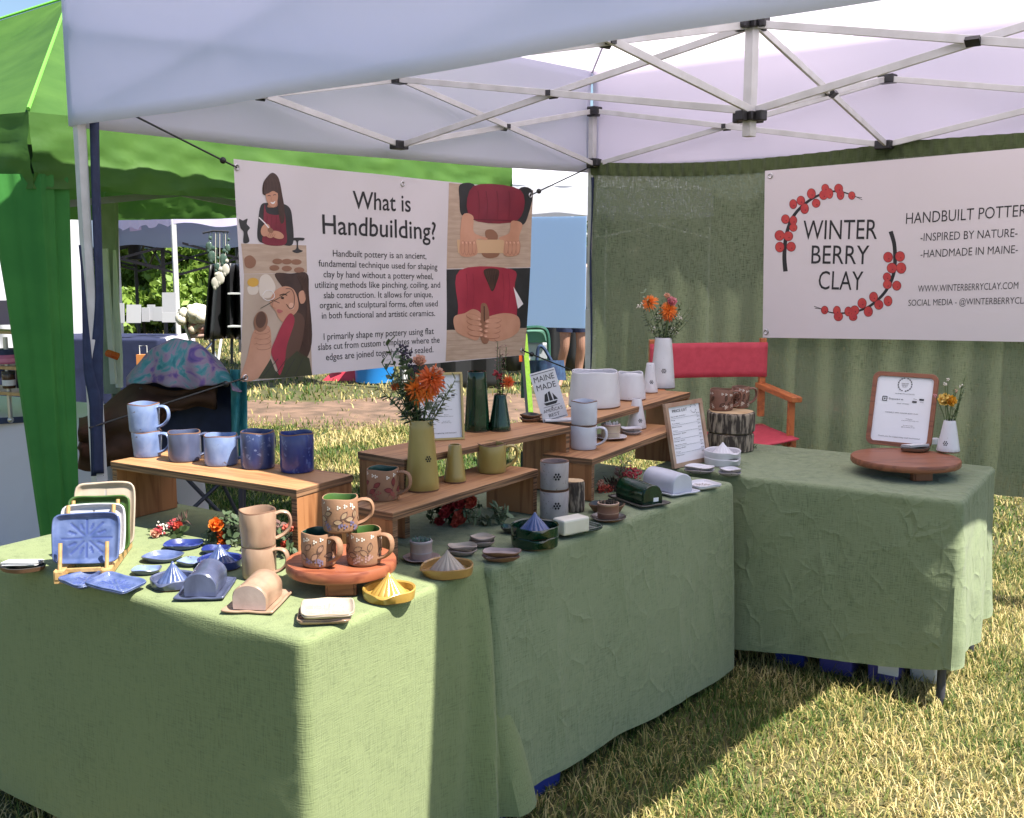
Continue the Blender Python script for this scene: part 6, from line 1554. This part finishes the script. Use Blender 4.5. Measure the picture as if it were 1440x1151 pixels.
c = P(1190, 988, .0); rb_ = math.atan2(-u3_[1], -u3_[0]); bin_('violet blue storage bin under the right table', c + Vector((.09, .33, 0)), rb_, .13, .24, .17, m_bin2)
bin_('blue grey storage bin left of the violet one under the right table', c + Vector((-.06, .42, 0)), rb_, .12, .24, .16, m_bin)
bin_('violet storage bin with dark side under the right table', c + Vector((.235, .245, 0)), rb_, .11, .24, .17, m_bin2, True)
bin_('white carton behind the right table leg', c + Vector((.36, .21, 0)), rb_, .10, .12, .15, m_card)

# ------------------------------------------------------------------ neighbour's booth at the left edge
m_whitecloth = M('lavender_white_cloth', (.62, .58, .64), .85, bump=.25, bscale=9)
tc_ = tablecloth('plain white cloth on the neighbouring table at the far left', (-1.93, 5.0), (-.90, .43), 1.6, (.43, .90), .62, .745, .06, m_whitecloth, 21.0, .07, .014, .002)
t = thing('display_shelf', 'two tier wooden shelf on steel legs at the left edge', 'shelf'); 
sh0 = PD(-60, 600, 5.42); sh1 = PD(58, 604, 5.22)
for zpx, nm in ((512, 'upper'), (547, 'lower')):
    b = MB(); a_, e_ = PD(-60, zpx + 2, 5.45), PD(52, zpx, 5.22); z = (a_.z + e_.z) / 2; b.bar(z3(a_, z), z3(e_, z), .20, .016); b.build('shelf_board', m_pine, t, bevel=.002)
b = MB(); a_, e_ = PD(-60, 467, 5.6), PD(48, 465, 5.4); z = (a_.z + e_.z) / 2; b.bar(z3(a_, z), z3(e_, z), .12, .014); b.build('shelf_board', m_pine, t, bevel=.002)
for px, d_ in ((13, 5.2), (60, 5.3), (-55, 5.4)):
    b = MB(); p_ = PD(px, 560, d_); b.tube([(p_.x, p_.y, .752), (p_.x, p_.y, 1.16)], .011, 10); b.ball((p_.x, p_.y, .752), .016, 8); b.build('leg', m_steel, t)
b = MB(); p_, q_ = PD(-60, 596, 5.35), PD(70, 588, 5.2); b.bar(p_, q_, .02, .03); b.build('stretcher', m_navy, t)
def jar(label, px, yb, d_, r, h, mat, lid, lh=.02, neck=None, group=None, name='jar', band=None):
    p_ = PD(px, yb, d_); t = thing(name, label, name, p_, 0, group); b = MB()
    pr = [(r * .95, 0), (r, .004), (r, h * .8 if neck else h - .004), (r * (neck or .97), h)]
    b.lathe(pr + [(0, h)], 28); b.build('body', mat, t)
    l = MB(); rr = r * (neck or 1.02); l.lathe([(rr, h), (rr, h + lh), (0, h + lh)], 24); l.build('cap', lid, t)
    if band: q = MB(); q.lathe([(r * 1.01, h * .2), (r * 1.01, h * .6)], 28); q.build('label', band, t)
m_pinkj = M('pink_jar', (.42, .10, .20), .4); m_amber = M('amber_glass', (.05, .018, .01), .12); m_purplej = M('dark_purple_jar', (.03, .012, .06), .3); m_teallab = M('teal_label', (.04, .26, .20), .5)
jar('pink tub with navy lid on the neighbour upper shelf', 10, 511, 5.22, .058, .045, m_pinkj, m_navy, .025, band=M('pink_label', (.55, .18, .28), .6))
jar('amber bottle with teal label and black pump, left one', 22, 463, 5.42, .021, .085, m_amber, m_black, .05, .45, 'teal labelled bottles', 'bottle', m_teallab); jar('amber bottle with teal label and black pump, right one', 33, 464, 5.46, .021, .085, m_amber, m_black, .05, .45, 'teal labelled bottles', 'bottle', m_teallab)
jar('dark purple tin beside the pink tub', 32, 510, 5.3, .036, .10, m_purplej, m_black, .012)
jar('cream labelled jar with dark lid on the neighbour lower shelf', 13, 546, 5.2, .030, .07, m_amber, m_black, .014, band=m_card); jar('dark purple box jar on the neighbour lower shelf', 36, 545, 5.25, .042, .095, m_purplej, m_black, .012)
sg = MB(); p_ = PD(0, 440, 5.7); sg.box(p_, (.12, .006, .13), .3); tag(sg.build('hanging_sign', M('mauve_sign', (.32, .22, .36), .6)), 'small mauve sign on the neighbour rack at the left edge', 'sign')
# rolled side curtain of the green tent with white pole and orange tie
t = thing('side_curtain', 'rolled grey green side curtain tied with orange behind the front post', 'curtain')
b = MB()
def f(u, v):
    a = 2 * PI * u; x = 148 + 10 * v + (17 - 6 * v) * math.cos(a) * (1 + .12 * math.sin(5 * a)); y = 282 + 272 * v; q = PD(x, y, 6.3 + .05 * math.sin(a)); return tuple(q)
b.grid(f, 40, 24); b.build('fabric', M('grey_green_canvas', (.20, .24, .19), .8, (.30, .33, .28), 6, bump=.5, bscale=9, trans=.2), t)
b = MB(); b.bar(PD(147, 350, 6.18), PD(160, 540, 6.18), .03); b.build('pole', m_white_steel, t)
b = MB(); b.tube([PD(152, 497, 6.12), PD(158, 499, 6.10), PD(166, 502, 6.12)], .022, 8); b.build('tie', m_orange2, t)
b = MB(); b.tube([PD(161, 352, 6.24), PD(166, 500, 6.24), PD(168, 545, 6.24)], [.01, .028, .022], 8); b.build('roll', M('white_canvas', (.6, .6, .58), .8, bump=.5, bscale=12), t)

# ------------------------------------------------------------------ stall behind: navy table, white cards, chair, black rack
tablecloth('navy cloth on the card seller table far behind', tuple(PD(222, 455, 9.6).xy), (-1, .12), 1.75, (.12, 1), .7, .80, .05, M('navy_cloth', (.010, .015, .05), .85, (.014, .02, .065), 8, bump=.2), 31.0, .04, .02, .002)
tablecloth('white cloth at the right end of the navy table', tuple(PD(236, 455, 9.75).xy), (-1, .12), .12, (.12, 1), .6, .80, .1, m_whitecloth, 33.0, .03, .008, .002)
cards = MB(); m_board = M('display_board', (.36, .36, .38), .6)
for i, (x, yb, w, h, dd, lean) in enumerate(((165, 455, 20, 28, 9.7, .1), (188, 455, 20, 26, 9.75, .2), (205, 453, 11, 20, 9.9, .1), (213, 451, 11, 22, 10.0, .1), (222, 452, 13, 20, 9.9, .1), (238, 441, 19, 29, 10.0, .12), (238, 454, 20, 14, 9.75, .2))):
    p_ = PD(x, yb, dd); w_ = w * mpp(p_); h_ = h * mpp(p_); t = thing('display_card', ('white display board standing at the left end of the navy table', 'white leaning display board on the navy table', 'small grey white card beside the leaning board', 'small pale card stood behind the others on the navy table', 'pale card in the middle right of the navy table', 'tall white board highest on the navy table', 'low white card box under the tallest board')[i], 'display card', p_, .05, 'cards on the navy table')
    b = MB(); b.box((0, lean * h_ / 2, h_ / 2), (w_, .012, h_), mat=Matrix.Rotation(-lean, 3, 'X')); b.build('board', m_board, t, bevel=.002)
    b = MB(); b.bar((0, lean * h_ * .8, h_ * .7), (0, .09 + lean * h_, 0), .02, .006); b.build('prop', m_card, t)
# folding chair with fleece
t = thing('folding_chair', 'folding chair with slatted dark back before the black rack', 'chair'); DC = 9.0
for x0, y0, x1, y1, d0, d1, m_ in ((252, 435, 282, 520, .0, .0, m_steel), (276, 428, 306, 510, .3, .2, m_steel), (262, 520, 308, 472, .0, .3, m_steel), (305, 520, 312, 470, .2, .4, m_white_steel)):
    b = MB(); b.tube([PD(x0, y0, DC + d0), PD(x1, y1, DC + d1)], .012, 8); b.build('leg', m_, t)
b = MB(); b.grid(lambda u, v: tuple(PD(254 + 20 * u + 10 * v, 440 + 24 * v, DC + .02 + .25 * u)), 6, 6); b.build('back', M('taupe_fabric', (.12, .09, .08), .8), t, solid=.01)
b = MB(); b.grid(lambda u, v: tuple(PD(266 + 42 * u, 474 - 3 * u, DC + .4 * v)), 6, 6); b.build('seat', M('patterned_fabric', (.28, .10, .09), .8, (.5, .42, .35), 30), t, solid=.03)
rnd = random.Random(6); b = MB()
for k in range(46): 
    u = rnd.random(); p_ = PD(254 + 46 * u, 432 + 20 * rnd.random() + 6 * abs(u - .5), DC - .05 + .3 * rnd.random()); b.ball(p_, rnd.uniform(.03, .055), 8)
tag(b.build('fleece', M('cream_fleece', (.72, .68, .58), .95, (.6, .54, .44), 40, bump=1, bscale=90)), 'cream fluffy fleece thrown over the folding chair', 'fleece')
b = MB()
for k in range(14):
    u = rnd.random(); b.ball(PD(268 + 34 * u, 458 + 12 * rnd.random(), DC + .1 * rnd.random()), rnd.uniform(.03, .05), 8)
tag(b.build('blanket', M('patterned_blanket', (.30, .10, .10), .9, (.5, .45, .35), 22)), 'rumpled red and cream patterned blanket under the fleece', 'blanket')
t = thing('display_rack', 'tall black cloth covered rack hung with ornaments', 'display rack'); DR = 8.6
b = MB(); b.grid(lambda u, v: tuple(PD(296 + 50 * u - (8 * (1 - v)) * (u < .3), 476 - 106 * v + 5 * abs(u - .5), DR + .1 * math.sin(u * 20))), 20, 8); b.build('cover', m_black, t, solid=.02)
for z in (413, 459): b = MB(); b.bar(PD(322, z, DR - .1), PD(342, z, DR - .1), .08, .012); b.build('shelf_board', m_card, t)
for x in (326, 300): b = MB(); b.tube([PD(x, 470, DR), PD(x, 512, DR)], .012, 8); b.build('leg', m_dleg, t)
b = MB(); b.tube([PD(285, 328, DR - .2), PD(300, 325, DR - .2), PD(322, 326, DR - .2)], .008, 8); b.build('hanging_bar', m_dleg, t)
m_sea = M('sea_glass', (.05, .10, .085), .3, (.13, .18, .16), 30); m_shell = M('shell_white', (.6, .55, .5), .6)
for k, (x, y0, y1, w) in enumerate(((294, 327, 344, 5), (298, 327, 358, 6), (305, 326, 372, 4), (309, 326, 388, 7), (314, 326, 362, 6), (317, 326, 376, 6), (320, 327, 346, 4), (303, 326, 395, 6))):
    b = MB(); b.tube([PD(x, y0, DR - .2), PD(x, y1, DR - .2)], .003, 5)
    b.ball(PD(x, y1 + 3, DR - .2), (w * .0055, .006, w * .0075), 10); b.ball(PD(x + 1.5, y1 - 9, DR - .2), (w * .003, .006, w * .003), 7); b.ball(PD(x - 1, y1 + 9, DR - .2), (w * .0025, .006, w * .004), 7)
    o = b.build('ornament', m_shell if k in (3, 5, 7) else m_sea); tag(o, ('green glass ornament hanging leftmost on the black rack', 'second glass ornament from the left on the rack', 'thin glass ornament in the middle of the rack', 'white shell ornament on a long cord', 'green ornament to the right of the shell', 'white shell ornament right of the middle', 'shortest ornament at the right end of the bar', 'lowest shell ornament on the longest cord')[k], 'ornament', 'ornaments on the black rack')
t = thing('patio_lamp', 'dark lantern hanging under the blue grey canopy', 'lantern'); b = MB(); p_ = PD(189, 348, 14.4); b.lathe([(.03, .18), (.09, .12), (.08, -.12), (.10, -.16), (0, -.17)], 16, c=p_); b.build('housing', m_dark_steel, t)
b = MB(); b.tube([p_ + Vector((0, 0, .17)), p_ + Vector((0, 0, .5))], .006, 6); b.build('hook', m_dark_steel, t)
b = MB(); bagp = PD(202, 504, 8.6); b.box(bagp + Vector((0, 0, -.02)), (.10, .06, .10)); t = thing('gift_bag', 'small orange paper bag beside the navy table', 'bag'); b.build('body', M('orange_paper', (.55, .2, .06), .8), t)
b = MB(); b.tube([bagp + Vector((-.03, 0, .03)), bagp + Vector((-.03, 0, .10)), bagp + Vector((.03, 0, .10)), bagp + Vector((.03, 0, .03))], .004, 6); b.build('handle', m_card, t)

# ------------------------------------------------------------------ things under the banner
t = thing('pop_up_tent', 'small red and white folded pop up shelter on the far grass', 'shelter'); a_ = PD(470, 546, 13.2); a_.z = 0
b = MB(); b.add([a_ + Vector(v) for v in ((-.15, 0, 0), (.55, 0, 0), (.62, .1, .38), (.22, .1, .34), (-.1, .5, 0), (.62, .5, 0), (.66, .45, .38), (.26, .45, .34))], [(0, 1, 2, 3), (4, 5, 6, 7), (0, 3, 7, 4), (1, 2, 6, 5), (3, 2, 6, 7)]); b.build('shell', M('red_nylon', (.50, .03, .06), .5, (.60, .06, .09), 5, bump=.4, bscale=8), t)
b = MB(); b.add([a_ + Vector(v) for v in ((.0, -.02, .12), (.16, -.02, .22), (.1, .02, .30), (-.06, .02, .2))], [(0, 1, 2, 3)]); b.build('window', m_card, t, solid=.004)
t = thing('water_barrel', 'bright blue plastic tub standing on the far grass', 'tub'); p_ = PD(527, 546, 13.0); p_.z = 0; b = MB(); b.lathe([(.20, 0), (.23, .02), (.25, .36), (.27, .40), (0, .40)], 32, c=p_); b.build('body', M('bright_blue_plastic', (.02, .22, .62), .4), t)
b = MB(); b.tube([p_ + Vector((-.24, 0, .3)), p_ + Vector((-.29, -.02, .24)), p_ + Vector((-.24, -.02, .2))], .012, 6); b.build('handle', m_black, t)
dk = MB(); p_ = PD(622, 520, 12.5); dk.grid(lambda u, v: (p_.x - .5 + 1.2 * u, p_.y + .05 * math.sin(u * 20), .0 + .55 * v), 20, 6); tag(dk.build('dark_table_skirt', m_black, solid=.01), 'black table skirt partly behind the green vases', 'table skirt')
t = thing('garden_chair', 'pale green folding chair behind the Maine sign', 'chair'); DG = 8.2
m_gframe = M('dark_green_tube', (.02, .09, .06), .4); m_gsling = M('mint_sling', (.16, .36, .28), .7, trans=.3)
b = MB(); b.tube(rails([PD(738, 462, DG), PD(760, 461, DG), PD(770, 470, DG), PD(772, 505, DG), PD(773, 560, DG)], False, 4), .015, 8); b.build('frame', m_gframe, t)
b = MB(); b.tube([PD(736, 462, DG), PD(735, 560, DG)], .015, 8); b.build('leg', m_gframe, t); b = MB(); b.tube([PD(790, 520, DG + .3), PD(776, 562, DG + .1)], .012, 8); b.build('leg', m_gframe, t)
b = MB(); b.grid(lambda u, v: tuple(PD(739 + 31 * u, 482 - 18 * v, DG + .03)), 8, 6); b.build('back_sling', m_gsling, t, solid=.008)
b = MB(); b.grid(lambda u, v: tuple(PD(739 + 33 * u, 508 - 26 * v, DG + .06)), 8, 6); b.build('back_cover', M('grey_cover', (.42, .42, .46), .8), t, solid=.008)
b = MB(); b.grid(lambda u, v: tuple(PD(738 + 40 * u, 524 + 2 * u, DG - .1 + .4 * v)), 8, 6); b.build('seat', m_gsling, t, solid=.012)
t = thing('tote_bag', 'blue patterned tote bag hanging at the pale green chair', 'bag'); m_tote = M('blue_tote', (.012, .025, .075), .8, (.03, .07, .15), 26)
b = MB()
def f(u, v):
    a = 2 * PI * u; x = 768 + (26 + 5 * math.sin(3 * a)) * math.cos(a) * (1 - .12 * v); y = 535 - 28 * v; q = PD(x, y, 7.7 + .14 * math.sin(a)); return tuple(q)
b.grid(f, 36, 10); b.build('body', m_tote, t)
b = MB(); b.tube(rails([PD(755, 508, 7.62), PD(757, 490, 7.62), PD(764, 489, 7.62), PD(776, 509, 7.62)], False, 5), .012, 8); b.build('handle', m_tote, t)
t = thing('striped_post', 'lime green and black webbing wrapped tent leg behind the riser', 'tent leg')
b = MB(); b.bar(PD(736, 500, 6.75), PD(745, 610, 6.75), .03, .03); b.build('post', m_dleg, t); b = MB(); b.bar(PD(738, 470, 6.7), PD(749, 612, 6.7), .030, .006, up=(0, 1, 0)); b.build('webbing', M('lime_webbing', (.28, .52, .05), .6, (.36, .62, .08), 60), t)
b = MB(); b.bar(PD(730, 503, 6.72), PD(735, 503, 6.72), .03, .05); b.build('clip', m_orange2, t)
b = MB(); b.add([PD(742, 500, 8.0), PD(748, 512, 8.0), PD(762, 538, 8.0), PD(752, 542, 8.0), PD(744, 530, 8.0)], [(0, 1, 2, 3, 4)]); tag(b.build('cushion', M('cream_yellow_foam', (.68, .62, .28), .8), solid=.06), 'pale yellow foam board leaning behind the lime post', 'foam board')

# ------------------------------------------------------------------ the visitor behind the blue panel (bare legs in shorts)
def person():
    root = thing('person', 'bare legged person in dark shorts standing behind the blue panel', 'person'); D = 12.5
    p_ = PD(806, 520, D); X, Y = p_.x, p_.y
    J = {'pel': (0, 0, .93), 'wst': (0, .01, 1.08), 'chs': (0, .0, 1.30), 'nck': (0, .01, 1.46), 'hed': (0, -.02, 1.60), 'top': (0, -.01, 1.70),
         'lh': (-.09, 0, .88), 'lk': (-.10, -.03, .49), 'la': (-.15, .04, .09), 'lt': (-.17, -.12, .03), 'rh': (.09, 0, .88), 'rk': (.09, -.04, .49), 'ra': (.06, .03, .09), 'rt': (.07, -.13, .03),
         'lc': (-.135, .035, .32), 'rc': (.075, .03, .32), 'ls': (-.17, .01, 1.40), 'le': (-.22, .04, 1.13), 'lw': (-.17, -.10, .92), 'lf': (-.15, -.16, .86), 'rs': (.17, .01, 1.40), 're': (.22, .04, 1.13), 'rw': (.18, -.10, .92), 'rf': (.16, -.16, .86)}
    E = [('pel', 'wst'), ('wst', 'chs'), ('chs', 'nck'), ('nck', 'hed'), ('hed', 'top'), ('pel', 'lh'), ('lh', 'lk'), ('lk', 'lc'), ('lc', 'la'), ('la', 'lt'), ('pel', 'rh'), ('rh', 'rk'), ('rk', 'rc'), ('rc', 'ra'), ('ra', 'rt'),
         ('chs', 'ls'), ('ls', 'le'), ('le', 'lw'), ('lw', 'lf'), ('chs', 'rs'), ('rs', 're'), ('re', 'rw'), ('rw', 'rf')]
    Rr = dict(pel=.13, wst=.12, chs=.14, nck=.055, hed=.085, top=.06, lh=.095, rh=.095, lk=.058, rk=.058, lc=.058, rc=.058, la=.036, ra=.036, lt=.03, rt=.03, ls=.06, rs=.06, le=.042, re=.042, lw=.028, rw=.028, lf=.026, rf=.026)
    ks = list(J); me = bpy.data.meshes.new('body'); me.from_pydata([(X + J[k][0], Y + J[k][1], J[k][2]) for k in ks], [(ks.index(a), ks.index(b)) for a, b in E], [])
    o = bpy.data.objects.new('body', me); C.objects.link(o); o.parent = root
    sk = o.modifiers.new('skin', 'SKIN')
    for i, k in enumerate(ks): me.skin_vertices[0].data[i].radius = (Rr[k], Rr[k]); me.skin_vertices[0].data[i].use_root = (k == 'pel')
    su = o.modifiers.new('sub', 'SUBSURF'); su.levels = 2; su.render_levels = 2
    me.materials.append(M('warm_skin', (.36, .20, .14), .5, (.30, .155, .105), 8))
    s_ = MB()
    for sx in (-1, 1): s_.tube([(X + sx * .085, Y, .95), (X + sx * .092, Y - .01, .78), (X + sx * .097, Y - .015, .66)], [(.135, .14), (.115, .12), (.10, .105)], 18)
    s_.lathe([(.15, 1.0), (.165, .92), (.15, .84)], 20, c=(X, Y, 0)); s_.build('shorts', m_navy, root)
    sh = MB(); sh.lathe([(.15, .96), (.155, 1.05), (.165, 1.25), (.175, 1.36), (.12, 1.44), (.065, 1.47)], 24, c=(X, Y, 0), ell=(1.12, .85)); sh.build('shirt', M('grey_shirt', (.1, .1, .12), .8), root)
    hr = MB(); hr.ball((X, Y + .015, 1.64), (.10, .115, .11), 16); hr.build('hair', M('dark_hair', (.03, .02, .015), .6), root)
person()
